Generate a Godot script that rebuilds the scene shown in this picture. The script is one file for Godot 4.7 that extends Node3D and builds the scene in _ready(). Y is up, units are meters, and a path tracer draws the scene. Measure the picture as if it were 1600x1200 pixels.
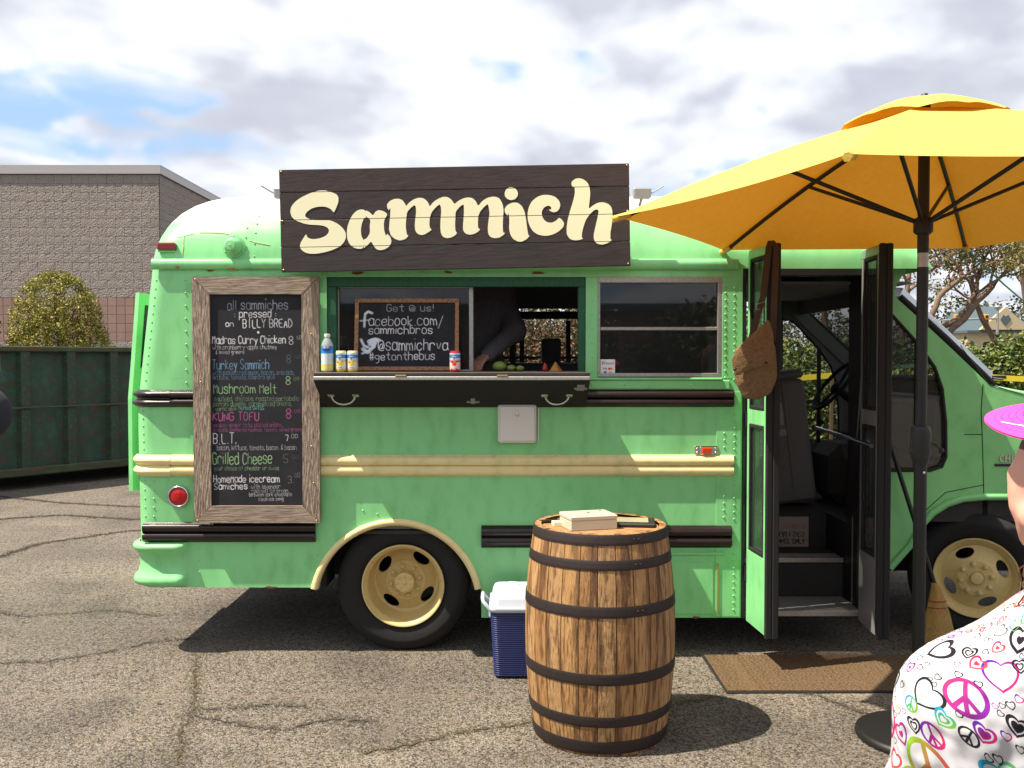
extends Node3D
# A green short bus turned food truck, parked on worn asphalt. y up, metres. The bus side facing the camera lies in the plane z = 0.

class B:
	# collects triangles in world metres; `x` moves them into the space of the thing they belong to
	var v := PackedVector3Array()
	var n := PackedVector3Array()
	var t := PackedVector2Array()
	var c := PackedColorArray()
	var x := Transform3D.IDENTITY
	var tint := Color.WHITE
	func put(p: Vector3, nn: Vector3, uv := Vector2.ZERO):
		v.push_back(x * p)
		n.push_back((x.basis * nn).normalized())
		t.push_back(uv)
		c.push_back(tint)
	func tri(a: Vector3, b: Vector3, d: Vector3):
		var nn := (b - a).cross(d - a)
		if nn.length_squared() < 1e-16:
			return
		put(a, nn); put(d, nn); put(b, nn)
	func quad(a: Vector3, b: Vector3, d: Vector3, e: Vector3):
		tri(a, b, d)
		tri(a, d, e)
	func quad_uv(a: Vector3, b: Vector3, d: Vector3, e: Vector3):
		var nn := (b - a).cross(d - a)
		put(a, nn, Vector2(0, 1)); put(d, nn, Vector2(1, 0)); put(b, nn, Vector2(1, 1))
		put(a, nn, Vector2(0, 1)); put(e, nn, Vector2(0, 0)); put(d, nn, Vector2(1, 0))
	func box(lo: Vector3, hi: Vector3, bev := 0.0):
		var ce := (lo + hi) / 2
		var h := (hi - lo) / 2
		var q := minf(bev, minf(h.x, minf(h.y, h.z)) * 0.95)
		for ax in 3:
			for s in [-1.0, 1.0]:
				var u := (ax + 1) % 3
				var w := (ax + 2) % 3
				var p := []
				for k in [[-1, -1], [1, -1], [1, 1], [-1, 1]]:
					var r := Vector3.ZERO
					r[ax] = s * h[ax]
					r[u] = k[0] * (h[u] - q)
					r[w] = k[1] * (h[w] - q)
					p.append(ce + r)
				if s > 0: quad(p[0], p[1], p[2], p[3])
				else: quad(p[3], p[2], p[1], p[0])
				if q > 0:
					# the chamfers between this face and its two upper neighbours
					for s2 in [-1.0, 1.0]:
						var e := []
						for k in [-1.0, 1.0]:
							var r1 := Vector3.ZERO
							r1[ax] = s * h[ax]; r1[u] = s2 * (h[u] - q); r1[w] = k * (h[w] - q)
							var r2 := Vector3.ZERO
							r2[ax] = s * (h[ax] - q); r2[u] = s2 * h[u]; r2[w] = k * (h[w] - q)
							e.append(ce + r1); e.append(ce + r2)
						if s * s2 > 0: quad(e[0], e[1], e[3], e[2])
						else: quad(e[2], e[3], e[1], e[0])
		if q > 0:
			for sx in [-1.0, 1.0]:
				for sy in [-1.0, 1.0]:
					for sz in [-1.0, 1.0]:
						var a := ce + Vector3(sx * h.x, sy * (h.y - q), sz * (h.z - q))
						var b2 := ce + Vector3(sx * (h.x - q), sy * h.y, sz * (h.z - q))
						var d := ce + Vector3(sx * (h.x - q), sy * (h.y - q), sz * h.z)
						if sx * sy * sz > 0: tri(a, b2, d)
						else: tri(d, b2, a)
	func grid(rows: Array, wrap := false, flip := false):
		# rows of points, smooth shaded; counter-clockwise seen from outside when rows go up and points go right
		var nr := rows.size()
		var nc: int = rows[0].size()
		var nm := []
		for i in nr:
			var a := PackedVector3Array()
			a.resize(nc)
			nm.append(a)
		for i in nr:
			for j in nc:
				var j0 := (j - 1 + nc) % nc if wrap else maxi(j - 1, 0)
				var j1 := (j + 1) % nc if wrap else mini(j + 1, nc - 1)
				var du: Vector3 = rows[i][j1] - rows[i][j0]
				var dv: Vector3 = rows[mini(i + 1, nr - 1)][j] - rows[maxi(i - 1, 0)][j]
				var k := du.cross(dv)
				if k.length_squared() < 1e-18:
					var i2 := 1 if i == 0 else nr - 2
					du = rows[i2][j1] - rows[i2][j0]
					k = du.cross(dv)
				nm[i][j] = (-k if flip else k).normalized()
		for i in nr - 1:
			for j in (nc if wrap else nc - 1):
				var j1 := (j + 1) % nc
				var q := [[i, j], [i, j1], [i + 1, j1], [i + 1, j]]
				if flip:
					q.reverse()
				for f in [[0, 2, 1], [0, 3, 2]]:
					for g in f:
						var e = q[g]
						put(rows[e[0]][e[1]], nm[e[0]][e[1]], Vector2(float(e[1]) / maxi(nc - 1, 1), 1.0 - float(e[0]) / maxi(nr - 1, 1)))
	func lathe(profile: Array, seg := 24, sharp := false, arc := TAU, start := 0.0):
		# profile of Vector2(radius, height) going up the outside, turned about y
		var parts := [profile]
		if sharp:
			parts = []
			for i in profile.size() - 1:
				parts.append([profile[i], profile[i + 1]])
		for pr in parts:
			var rows := []
			for p in pr:
				var r := PackedVector3Array()
				for k in (seg if arc == TAU else seg + 1):
					var a := start + arc * k / seg
					r.push_back(Vector3(cos(a) * p.x, p.y, -sin(a) * p.x))
				rows.append(r)
			grid(rows, arc == TAU)
	func tube(path: Array, rad, sides := 8, caps := true):
		var rows := []
		var up := Vector3.UP
		for i in path.size():
			var d: Vector3 = (path[mini(i + 1, path.size() - 1)] - path[maxi(i - 1, 0)]).normalized()
			if absf(d.dot(up)) > 0.95:
				up = Vector3.RIGHT if absf(d.x) < 0.9 else Vector3.BACK
			var s := d.cross(up).normalized()
			up = s.cross(d).normalized()
			var r: float = rad[i] if rad is Array else rad
			var row := PackedVector3Array()
			for k in sides:
				var a := TAU * k / sides
				row.push_back(path[i] + (s * cos(a) + up * sin(a)) * r)
			rows.append(row)
		grid(rows, true, true)
		if caps:
			for k in range(1, sides - 1):
				tri(rows[0][0], rows[0][k], rows[0][k + 1])
				var l = rows[-1]
				tri(l[0], l[k + 1], l[k])
	func prism(poly: PackedVector2Array, z0: float, z1: float):
		# a flat outline in x and y given depth along z
		var p := poly
		if Geometry2D.is_polygon_clockwise(p):
			p.reverse()
		# Godot's "clockwise" is meant with y down; settle by area
		var area := 0.0
		for i in p.size():
			area += p[i].cross(p[(i + 1) % p.size()])
		if area < 0:
			p.reverse()
		var ix := Geometry2D.triangulate_polygon(p)
		for i in range(0, ix.size(), 3):
			var a := p[ix[i]]
			var b := p[ix[i + 1]]
			var d := p[ix[i + 2]]
			if (b - a).cross(d - a) < 0:
				var e := b
				b = d
				d = e
			tri(Vector3(a.x, a.y, z1), Vector3(b.x, b.y, z1), Vector3(d.x, d.y, z1))
			tri(Vector3(a.x, a.y, z0), Vector3(d.x, d.y, z0), Vector3(b.x, b.y, z0))
		for i in p.size():
			var a := p[i]
			var b := p[(i + 1) % p.size()]
			quad(Vector3(a.x, a.y, z0), Vector3(b.x, b.y, z0), Vector3(b.x, b.y, z1), Vector3(a.x, a.y, z1))
	func run(profile: Array, x0: float, x1: float, close_ends := true):
		# a profile of Vector2(z, y), given from its lower to its upper edge, drawn along x
		var rows := []
		for p in profile:
			rows.append(PackedVector3Array([Vector3(x0, p.y, p.x), Vector3(x1, p.y, p.x)]))
		grid(rows)
		if close_ends:
			for i in range(1, profile.size() - 1):
				var a := Vector3(x0, profile[0].y, profile[0].x)
				var b := Vector3(x0, profile[i].y, profile[i].x)
				var d := Vector3(x0, profile[i + 1].y, profile[i + 1].x)
				tri(a, b, d)
				var w := Vector3(x1 - x0, 0, 0)
				tri(a + w, d + w, b + w)
	func dome(p: Vector3, r: float, nrm: Vector3, seg := 6):
		var s := nrm.cross(Vector3(0.31, 0.9, 0.22)).normalized()
		var w := nrm.cross(s)
		var rows := []
		for q in [[1.0, 0.0], [0.72, 0.55], [0.0, 0.8]]:
			var row := PackedVector3Array()
			for k in seg:
				var a := TAU * k / seg
				row.push_back(p + (s * cos(a) + w * sin(a)) * r * q[0] + nrm * r * q[1])
			rows.append(row)
		grid(rows, true)
	func ball(p: Vector3, r: Vector3, seg := 12, rings := 8):
		var rows := []
		for i in rings + 1:
			var e := -PI / 2 + PI * i / rings
			var row := PackedVector3Array()
			for k in seg:
				var a := TAU * k / seg
				row.push_back(p + Vector3(cos(a) * cos(e) * r.x, sin(e) * r.y, -sin(a) * cos(e) * r.z))
			rows.append(row)
		grid(rows, true)
	func mesh() -> ArrayMesh:
		var a := []
		a.resize(Mesh.ARRAY_MAX)
		a[Mesh.ARRAY_VERTEX] = v
		a[Mesh.ARRAY_NORMAL] = n
		a[Mesh.ARRAY_TEX_UV] = t
		a[Mesh.ARRAY_COLOR] = c
		var m := ArrayMesh.new()
		m.add_surface_from_arrays(Mesh.PRIMITIVE_TRIANGLES, a)
		return m

var taken := {}
var M := {}

func numbered(called: String) -> String:
	var k: int = taken.get(called, -1) + 1
	taken[called] = k
	return called if k == 0 else "%s_%03d" % [called, k]

func thing(called: String, label: String, category: String, at := Vector3.ZERO, group := "", turn := 0.0) -> Node3D:
	var o := Node3D.new()
	o.name = numbered(called)
	o.position = at
	o.rotation.y = turn
	add_child(o)
	tag(o, label, category, group)
	return o

func tag(o: Node, label: String, category: String, group := ""):
	o.set_meta("label", label)
	o.set_meta("category", category)
	if group != "":
		o.set_meta("group", group)

func mk(t: Node3D = null) -> B:
	# a builder whose world coordinates land right under the thing t
	var b := B.new()
	if t:
		b.x = t.transform.affine_inverse()
	return b

func add(b: B, called: String, m: Material, parent: Node = null, kind := "") -> MeshInstance3D:
	var o := MeshInstance3D.new()
	o.name = called if parent else numbered(called)
	o.mesh = b.mesh()
	o.material_override = m
	(parent if parent else self).add_child(o, true)
	if kind != "":
		o.set_meta("kind", kind)
	return o

func lin(r: float, g: float, b: float, a := 1.0) -> Color:
	var q := Color(r, g, b).linear_to_srgb()
	q.a = a
	return q

func ntex(freq: float, oct: int, stops: Array, sd := 1, size := 512, kind := FastNoiseLite.TYPE_SIMPLEX_SMOOTH) -> NoiseTexture2D:
	var f := FastNoiseLite.new()
	f.seed = sd
	f.noise_type = kind
	f.frequency = freq
	f.fractal_octaves = oct
	if oct < 2:
		f.fractal_type = FastNoiseLite.FRACTAL_NONE
	if kind == FastNoiseLite.TYPE_CELLULAR:
		f.cellular_return_type = FastNoiseLite.RETURN_CELL_VALUE
	var t := NoiseTexture2D.new()
	t.width = size
	t.height = size
	t.seamless = true
	t.noise = f
	var g := Gradient.new()
	var off := PackedFloat32Array()
	var col := PackedColorArray()
	for s in stops:
		off.push_back(s[0])
		col.push_back(lin(s[1], s[2], s[3]))
	g.offsets = off
	g.colors = col
	t.color_ramp = g
	return t

func nbump(freq: float, oct: int, strength: float, sd := 1, size := 512, kind := FastNoiseLite.TYPE_SIMPLEX_SMOOTH) -> NoiseTexture2D:
	var t := ntex(freq, oct, [[0.0, 0, 0, 0], [1.0, 1, 1, 1]], sd, size, kind)
	t.color_ramp = null
	t.as_normal_map = true
	t.bump_strength = strength
	return t

func mat(key: String, r: float, g: float, b: float, rough := 0.6, metal := 0.0, tex: Texture2D = null, scale := Vector3.ONE, bump: Texture2D = null, depth := 1.0) -> StandardMaterial3D:
	var m := StandardMaterial3D.new()
	m.albedo_color = lin(r, g, b)
	m.roughness = rough
	m.metallic = metal
	if tex or bump:
		m.uv1_triplanar = true
		m.uv1_scale = scale
	if tex:
		m.albedo_texture = tex
	if bump:
		m.normal_enabled = true
		m.normal_texture = bump
		m.normal_scale = depth
	M[key] = m
	return m

const SIGN_LETTERS := [ # outlines in millimetres from the middle of the sign: x, y, x, y ...
	[-645, 38, -631, 65, -619, 95, -618, 119, -628, 136, -645, 144, -664, 150, -687, 158, -718, 158, -745, 152, -772, 143, -811, 126, -846, 104, -870, 77, -877, 50, -871, 23, -852, 3, -829, -7, -802, -17, -768, -23, -729, -25, -698, -30, -677, -42, -672, -56, -678, -71, -695, -86, -723, -96, -754, -100, -777, -96, -790, -88, -794, -71, -811, -94, -825, -117, -830, -136, -824, -153, -805, -169, -778, -177, -740, -177, -693, -169, -654, -158, -615, -140, -592, -117, -582, -90, -586, -63, -602, -40, -625, -20, -663, -1, -713, 0, -756, 2, -782, 10, -798, 22, -797, 33, -786, 48, -762, 64, -731, 72, -700, 73, -677, 68, -658, 56],
	[-477, 50, -502, 54, -523, 47, -543, 28, -559, 2, -573, -33, -578, -67, -576, -102, -565, -129, -546, -147, -519, -156, -492, -154, -490, -108, -501, -88, -503, -53, -496, -19, -485, 6, -472, 12],
	[-477, 50, -472, 12, -457, 6, -450, -8, -455, -35, -454, -72, -472, -100, -490, -108, -490, -108, -492, -154, -469, -137, -449, -116, -438, -139, -423, -159, -404, -165, -381, -162, -357, -149, -343, -130, -341, -114, -347, -95, -364, -77, -366, -87, -371, -87, -378, -63, -380, -32, -376, -2, -358, 25, -377, 41, -404, 49, -423, 40, -436, 19, -454, 38],
	[-351, 45, -360, 60, -360, 79, -344, 96, -321, 106, -298, 107, -278, 99, -265, 81, -259, 66, -240, 87, -217, 102, -190, 110, -166, 107, -149, 94, -138, 77, -134, 61, -113, 86, -86, 103, -58, 113, -35, 110, -16, 96, -1, 71, 18, 88, 46, 102, 73, 107, 96, 102, 113, 86, 125, 59, 146, 85, 173, 102, 204, 109, 227, 105, 241, 96, 256, 67, 260, 34, 256, -8, 254, -46, 255, -79, 258, -85, 266, -84, 258, -95, 237, -109, 211, -113, 187, -106, 175, -87, 174, -54, 179, -16, 185, 21, 181, 55, 176, 71, 153, 52, 133, 28, 124, 5, 122, -26, 122, -53, 127, -61, 134, -62, 123, -76, 100, -88, 77, -92, 54, -85, 42, -67, 42, -40, 46, -6, 49, 33, 49, 68, 43, 69, 26, 58, 4, 32, 2, -5, 0, -39, 1, -66, 6, -78, 11, -79, 0, -93, -24, -105, -45, -108, -66, -100, -77, -80, -79, -50, -77, -11, -73, 27, -73, 58, -80, 74, -102, 57, -125, 30, -134, 2, -137, -29, -135, -48, -131, -56, -124, -60, -139, -72, -162, -85, -180, -89, -201, -82, -213, -64, -215, -35, -211, -1, -206, 34, -207, 61, -213, 72, -233, 59, -255, 35, -260, -4, -263, -42, -260, -73, -257, -86, -249, -89, -263, -106, -282, -113, -300, -115, -325, -105, -344, -87, -353, -56, -349, -18, -344, 21, -342, 56, -347, 56],
	[338, 121, 336, 111, 331, 102, 323, 94, 313, 90, 302, 88, 291, 90, 281, 95, 273, 103, 268, 112, 267, 123, 269, 133, 274, 143, 282, 150, 292, 155, 303, 156, 314, 154, 324, 149, 331, 141, 336, 132],
	[281, 5, 267, 22, 265, 44, 282, 64, 311, 76, 337, 73, 358, 56, 371, 27, 378, -10, 382, -48, 386, -81, 390, -101, 398, -101, 380, -121, 354, -134, 331, -132, 307, -118, 293, -94, 287, -61, 290, -23, 288, 10, 284, 20],
	[501, 35, 513, 34, 514, 46, 504, 55, 490, 54, 473, 44, 462, 23, 465, -3, 476, -22, 493, -34, 516, -36, 540, -25, 554, -9, 571, -21, 582, -42, 575, -61, 553, -82, 520, -99, 482, -106, 444, -99, 416, -82, 398, -53, 388, -20, 387, 13, 393, 46, 410, 79, 439, 102, 472, 113, 510, 111, 538, 100, 556, 81, 563, 59, 558, 38, 543, 22, 524, 19, 508, 26],
	[633, 148, 623, 164, 626, 181, 643, 194, 664, 198, 688, 191, 709, 174, 720, 148, 723, 115, 719, 78, 713, 33, 735, 51, 763, 66, 792, 68, 817, 59, 834, 42, 840, 14, 839, -19, 834, -57, 827, -94, 826, -127, 834, -134, 816, -148, 783, -158, 755, -152, 740, -135, 737, -107, 747, -64, 759, -17, 767, 20, 758, 32, 739, 25, 715, 2, 696, -26, 683, -63, 675, -96, 674, -120, 683, -122, 665, -130, 632, -132, 609, -123, 594, -99, 594, -62, 601, -19, 616, 32, 632, 79, 642, 121, 640, 154],
]

func make_materials():
	# sun-faded paint: slow drifts of tone and fine dirt specks; panels are not quite flat
	var fade := ntex(0.012, 5, [[0.0, 0.72, 0.79, 0.70], [0.3, 0.89, 0.92, 0.89], [0.5, 0.97, 0.98, 0.97], [0.7, 1, 1, 1], [1.0, 0.93, 0.97, 0.9]], 3)
	var sheet := nbump(0.006, 2, 4.0, 5, 256)
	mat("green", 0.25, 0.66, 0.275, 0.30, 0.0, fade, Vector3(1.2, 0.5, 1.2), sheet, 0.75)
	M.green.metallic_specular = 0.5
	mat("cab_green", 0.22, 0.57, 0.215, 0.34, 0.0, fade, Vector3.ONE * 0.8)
	mat("roof_white", 0.80, 0.78, 0.74, 0.5, 0.0, ntex(0.01, 5, [[0.0, 0.72, 0.68, 0.62], [0.35, 0.95, 0.93, 0.9], [1, 1, 1, 1]], 8), Vector3.ONE * 0.7, sheet, 0.3)
	mat("cream", 0.82, 0.69, 0.34, 0.42, 0.0, fade, Vector3.ONE * 1.5)
	mat("rim_paint", 0.68, 0.53, 0.225, 0.5, 0.0, ntex(0.03, 5, [[0.0, 0.62, 0.55, 0.48], [0.3, 0.95, 0.93, 0.9], [1, 1, 1, 1]], 12), Vector3.ONE * 3.0)
	mat("brown_rail", 0.022, 0.012, 0.012, 0.3, 0.0, ntex(0.03, 4, [[0.0, 0.6, 0.6, 0.6], [1, 1.0, 1.0, 1.0]], 14), Vector3.ONE * 2)
	mat("black", 0.012, 0.012, 0.013, 0.5)
	mat("rubber", 0.009, 0.009, 0.009, 0.8, 0.0, ntex(0.02, 5, [[0.0, 0.7, 0.68, 0.66], [0.6, 1, 1, 1], [1.0, 1.0, 0.97, 0.93]], 16), Vector3.ONE * 3)
	mat("inside", 0.17, 0.17, 0.175, 0.75)
	mat("inside_grey", 0.15, 0.152, 0.155, 0.6)
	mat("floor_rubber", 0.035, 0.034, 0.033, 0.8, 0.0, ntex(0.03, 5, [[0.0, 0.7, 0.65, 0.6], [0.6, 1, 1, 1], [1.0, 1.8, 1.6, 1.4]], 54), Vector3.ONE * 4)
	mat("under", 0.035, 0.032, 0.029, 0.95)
	mat("chrome", 0.62, 0.62, 0.62, 0.22, 1.0)
	mat("alu", 0.50, 0.49, 0.47, 0.45, 0.75, ntex(0.03, 4, [[0.0, 0.7, 0.7, 0.7], [1, 1, 1, 1]], 18), Vector3.ONE * 3)
	mat("white_plastic", 0.72, 0.70, 0.64, 0.45)
	mat("red_lens", 0.42, 0.012, 0.014, 0.12)
	mat("dark_red_lens", 0.20, 0.008, 0.012, 0.15)
	mat("orange_lens", 0.62, 0.05, 0.012, 0.15)
	mat("tape_green", 0.012, 0.115, 0.052, 0.6, 0.0, ntex(0.02, 4, [[0.0, 0.5, 0.6, 0.5], [1, 1, 1, 1]], 20), Vector3(6, 1, 6))
	var gl := mat("glass", 0.02, 0.022, 0.024, 0.02)
	gl.transparency = BaseMaterial3D.TRANSPARENCY_ALPHA
	gl.albedo_color.a = 0.80
	var gc := mat("clear_glass", 0.05, 0.06, 0.06, 0.02)
	gc.transparency = BaseMaterial3D.TRANSPARENCY_ALPHA
	gc.albedo_color.a = 0.22
	var gw := mat("windscreen", 0.07, 0.105, 0.125, 0.05)
	gw.transparency = BaseMaterial3D.TRANSPARENCY_ALPHA
	gw.albedo_color.a = 0.8
	# timber: noise stretched along the grain
	var grain := ntex(0.03, 5, [[0.0, 0.30, 0.26, 0.23], [0.32, 0.62, 0.56, 0.52], [0.5, 0.86, 0.82, 0.78], [0.75, 1, 0.98, 0.95], [1, 0.74, 0.7, 0.68]], 22)
	var ridges := nbump(0.03, 5, 9.0, 22)
	mat("grey_wood_up", 0.34, 0.275, 0.215, 0.85, 0.0, grain, Vector3(11, 0.35, 11), ridges, 0.9)
	mat("grey_wood_across", 0.36, 0.295, 0.235, 0.85, 0.0, grain, Vector3(0.35, 11, 11), ridges, 0.9)
	var stain := ntex(0.014, 5, [[0.0, 0.55, 0.5, 0.5], [0.45, 0.95, 0.9, 0.88], [0.62, 1, 1, 1], [1.0, 1.25, 1.0, 0.95]], 24)
	mat("sign_wood", 0.040, 0.025, 0.026, 0.7, 0.0, stain, Vector3(0.6, 6, 6), ridges, 0.12)
	mat("sign_wood_dark", 0.034, 0.024, 0.026, 0.7, 0.0, stain, Vector3(0.5, 5, 5), ridges, 0.12)
	mat("sign_cream", 0.90, 0.86, 0.58, 0.6)
	mat("shelf_wood", 0.045, 0.033, 0.028, 0.45, 0.0, stain, Vector3(1.5, 6, 6))
	mat("shelf_black", 0.014, 0.012, 0.011, 0.9, 0.0, stain, Vector3(1.5, 6, 6))
	var oak := ntex(0.022, 6, [[0.0, 0.12, 0.09, 0.07], [0.22, 0.42, 0.33, 0.25], [0.36, 0.78, 0.68, 0.55], [0.55, 1, 0.94, 0.82], [1.0, 0.98, 0.80, 0.60]], 26)
	var mould := ntex(0.0045, 4, [[0.0, 0.22, 0.19, 0.17], [0.33, 0.42, 0.37, 0.34], [0.46, 0.92, 0.9, 0.88], [1, 1, 1, 1]], 27)
	for k in 5:
		var o: Color = [Color(0.41, 0.25, 0.11), Color(0.36, 0.205, 0.085), Color(0.45, 0.29, 0.145), Color(0.32, 0.18, 0.078), Color(0.41, 0.265, 0.13)][k]
		var q := mat("oak_%d" % k, o.r, o.g, o.b, 0.66, 0.0, oak, Vector3(6.0 + k * 0.3, 0.55 + 0.07 * k, 6.0), ridges, 0.3)
		q.uv1_offset = Vector3(0.37 * k, 0.21 * k, 0.11 * k)
		q.detail_enabled = true
		q.detail_blend_mode = BaseMaterial3D.BLEND_MODE_MUL
		q.detail_albedo = mould
	mat("head_oak", 0.40, 0.235, 0.115, 0.7, 0.0, oak, Vector3(1.2, 5, 6), ridges, 0.4)
	mat("hoop", 0.036, 0.026, 0.024, 0.6, 0.35, ntex(0.03, 5, [[0.0, 0.5, 0.4, 0.35], [0.5, 0.9, 0.85, 0.85], [0.8, 1, 1, 1], [1.0, 1.5, 1.1, 0.8]], 28), Vector3.ONE * 4)
	mat("oak_frame", 0.36, 0.17, 0.06, 0.5, 0.0, grain, Vector3(4, 4, 4))
	mat("canopy", 0.76, 0.54, 0.105, 0.8, 0.0, ntex(0.02, 3, [[0.0, 0.9, 0.88, 0.8], [1, 1, 1, 1]], 30), Vector3(2, 2, 2), nbump(0.08, 3, 3.0, 31, 256), 0.3)
	M.canopy.backlight_enabled = true
	M.canopy.backlight = lin(0.28, 0.125, 0.004)
	mat("pole", 0.007, 0.007, 0.007, 0.5)
	mat("pole_wood", 0.12, 0.05, 0.02, 0.5)
	mat("coir", 0.17, 0.11, 0.055, 0.95, 0.0, ntex(0.09, 4, [[0.0, 0.25, 0.22, 0.2], [0.45, 0.8, 0.75, 0.7], [1, 1.1, 1.05, 1.0]], 32), Vector3(1.0, 1.0, 3.5), nbump(0.09, 3, 14.0, 33), 1.0)
	mat("cooler_blue", 0.012, 0.022, 0.115, 0.42)
	mat("cooler_white", 0.50, 0.54, 0.62, 0.4)
	mat("cash_box", 0.53, 0.485, 0.375, 0.4)
	mat("paper", 0.78, 0.72, 0.48, 0.8)
	mat("screen_film", 0.36, 0.33, 0.20, 0.25)
	mat("strap_web", 0.055, 0.034, 0.020, 0.9)
	mat("canvas", 0.20, 0.122, 0.058, 0.92, 0.0, ntex(0.02, 5, [[0.0, 0.55, 0.52, 0.5], [0.5, 0.95, 0.93, 0.9], [1, 1.1, 1.1, 1.1]], 34), Vector3.ONE * 4, nbump(0.1, 3, 6.0, 35, 256), 0.6)
	mat("straw", 0.46, 0.29, 0.085, 0.85, 0.0, grain, Vector3(22, 1.5, 22), ridges, 1.0)
	mat("red_thread", 0.35, 0.02, 0.02, 0.8)
	mat("bottle", 0.75, 0.82, 0.85, 0.06)
	M.bottle.transparency = BaseMaterial3D.TRANSPARENCY_ALPHA
	M.bottle.albedo_color.a = 0.32
	mat("leather_skin", 0.66, 0.35, 0.26, 0.55)
	M.leather_skin.subsurf_scatter_enabled = true
	M.leather_skin.subsurf_scatter_strength = 0.15
	mat("dark_cloth", 0.022, 0.022, 0.030, 0.95, 0.0, ntex(0.02, 4, [[0.0, 0.7, 0.7, 0.7], [1, 1, 1, 1]], 36), Vector3.ONE * 3)
	mat("grey_cloth", 0.17, 0.165, 0.185, 0.95, 0.0, ntex(0.02, 4, [[0.0, 0.7, 0.7, 0.7], [1, 1, 1, 1]], 37), Vector3.ONE * 3)
	mat("denim", 0.035, 0.05, 0.11, 0.95)
	mat("pink", 0.80, 0.06, 0.33, 0.7)
	mat("hair", 0.10, 0.035, 0.018, 0.6)
	mat("dark_hair", 0.02, 0.014, 0.01, 0.6)
	mat("eye_white", 0.7, 0.68, 0.65, 0.3)
	mat("shoe", 0.05, 0.05, 0.055, 0.7)
	# split-faced block and smooth pink tile of the building
	var rock := ntex(0.05, 5, [[0.0, 0.78, 0.76, 0.75], [0.5, 0.94, 0.93, 0.92], [1, 1.0, 1.0, 1.0]], 40)
	for k in 4:
		mat("block_%d" % k, [0.287, 0.281, 0.292, 0.284][k], [0.252, 0.247, 0.256, 0.250][k], [0.232, 0.228, 0.236, 0.230][k], 0.95, 0.0, rock, Vector3.ONE * (1.3 + 0.1 * k), nbump(0.05, 5, 9.0, 41 + k, 256), 0.8)
	for k in 3:
		mat("tile_%d" % k, [0.30, 0.28, 0.32][k], [0.195, 0.18, 0.205][k], [0.165, 0.152, 0.175][k], 0.8, 0.0, rock, Vector3.ONE * 1.1)
	mat("mortar", 0.27, 0.238, 0.222, 0.95)
	mat("coping", 0.42, 0.40, 0.39, 0.45, 0.3)
	# rust runs over old green paint: stretched up and down
	var rust := ntex(0.011, 5, [[0.0, 0.13, 0.05, 0.026], [0.2, 0.085, 0.052, 0.034], [0.33, 0.036, 0.058, 0.040], [0.6, 0.030, 0.080, 0.054], [0.85, 0.052, 0.105, 0.072], [1.0, 0.036, 0.066, 0.048]], 44)
	mat("bin_green", 0.9, 0.9, 0.9, 0.7, 0.1, rust, Vector3(1.3, 0.75, 1.3))
	mat("bin_rib", 1.0, 0.85, 0.75, 0.75, 0.1, rust, Vector3(2.0, 0.45, 2.0))
	M.bin_rib.uv1_offset = Vector3(0.3, 0.55, 0.1)
	mat("bin_rail", 1.6, 0.95, 0.7, 0.8, 0.1, rust, Vector3(0.8, 2.0, 0.8))
	mat("placard", 0.62, 0.50, 0.14, 0.6)
	for a in [["leaf", 0.6], ["needle", 0.5]]:
		var lm := mat(a[0], 1, 1, 1, 0.55)
		lm.vertex_color_use_as_albedo = true
		lm.backlight_enabled = true
		lm.backlight = lin(0.16, 0.20, 0.04)
		lm.cull_mode = BaseMaterial3D.CULL_DISABLED
	mat("bark", 0.20, 0.135, 0.095, 0.85, 0.0, ntex(0.03, 5, [[0.0, 0.45, 0.4, 0.38], [0.5, 0.9, 0.85, 0.8], [1, 1.2, 1.1, 1.0]], 46), Vector3(5, 1.2, 5))
	mat("twig", 0.15, 0.085, 0.048, 0.9)
	mat("crack", 0.045, 0.038, 0.028, 1.0)
	mat("moss", 0.062, 0.050, 0.022, 1.0)
	mat("yellow_tape", 0.75, 0.60, 0.03, 0.5)
	mat("house_wall", 0.48, 0.40, 0.25, 0.8)
	mat("house_roof", 0.07, 0.105, 0.125, 0.8)
	mat("house_brick", 0.22, 0.12, 0.09, 0.85)
	mat("signal", 0.62, 0.26, 0.03, 0.5)
	mat("galvanised", 0.30, 0.30, 0.30, 0.5, 0.4)
	mat("cord_green", 0.02, 0.10, 0.06, 0.6)
	mat("lime", 0.22, 0.30, 0.06, 0.5)
	mat("pepper", 0.45, 0.03, 0.02, 0.35)
	mat("carton", 0.60, 0.28, 0.06, 0.6)
	mat("rust", 0.26, 0.085, 0.022, 0.95, 0.0, ntex(0.05, 4, [[0.0, 0.5, 0.4, 0.4], [1, 1.1, 1.1, 1.0]], 52), Vector3.ONE * 12)
	mat("brass", 0.62, 0.42, 0.14, 0.35, 0.9)
	# asphalt: coloured stones in dark binder; the sheet's own tone (old, stained, bleached) comes from the vertices
	var stones := ntex(0.125, 1, [[0.0, 0.16, 0.14, 0.12], [0.2, 0.40, 0.34, 0.28], [0.34, 0.62, 0.56, 0.48], [0.36, 0.80, 0.56, 0.36], [0.42, 0.66, 0.58, 0.48], [0.6, 0.80, 0.72, 0.62], [0.62, 0.45, 0.42, 0.40], [0.7, 0.90, 0.84, 0.74], [0.86, 1.0, 0.95, 0.86], [0.93, 1.0, 1.0, 0.98], [1.0, 1.0, 1.0, 1.0]], 50, 1024, FastNoiseLite.TYPE_CELLULAR)
	var ga := mat("asphalt", 1, 1, 1, 0.92, 0.0, stones, Vector3.ONE * 0.85, nbump(0.10, 3, 12.0, 51, 1024), 0.9)
	ga.uv1_world_triplanar = true
	ga.vertex_color_use_as_albedo = true

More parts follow.
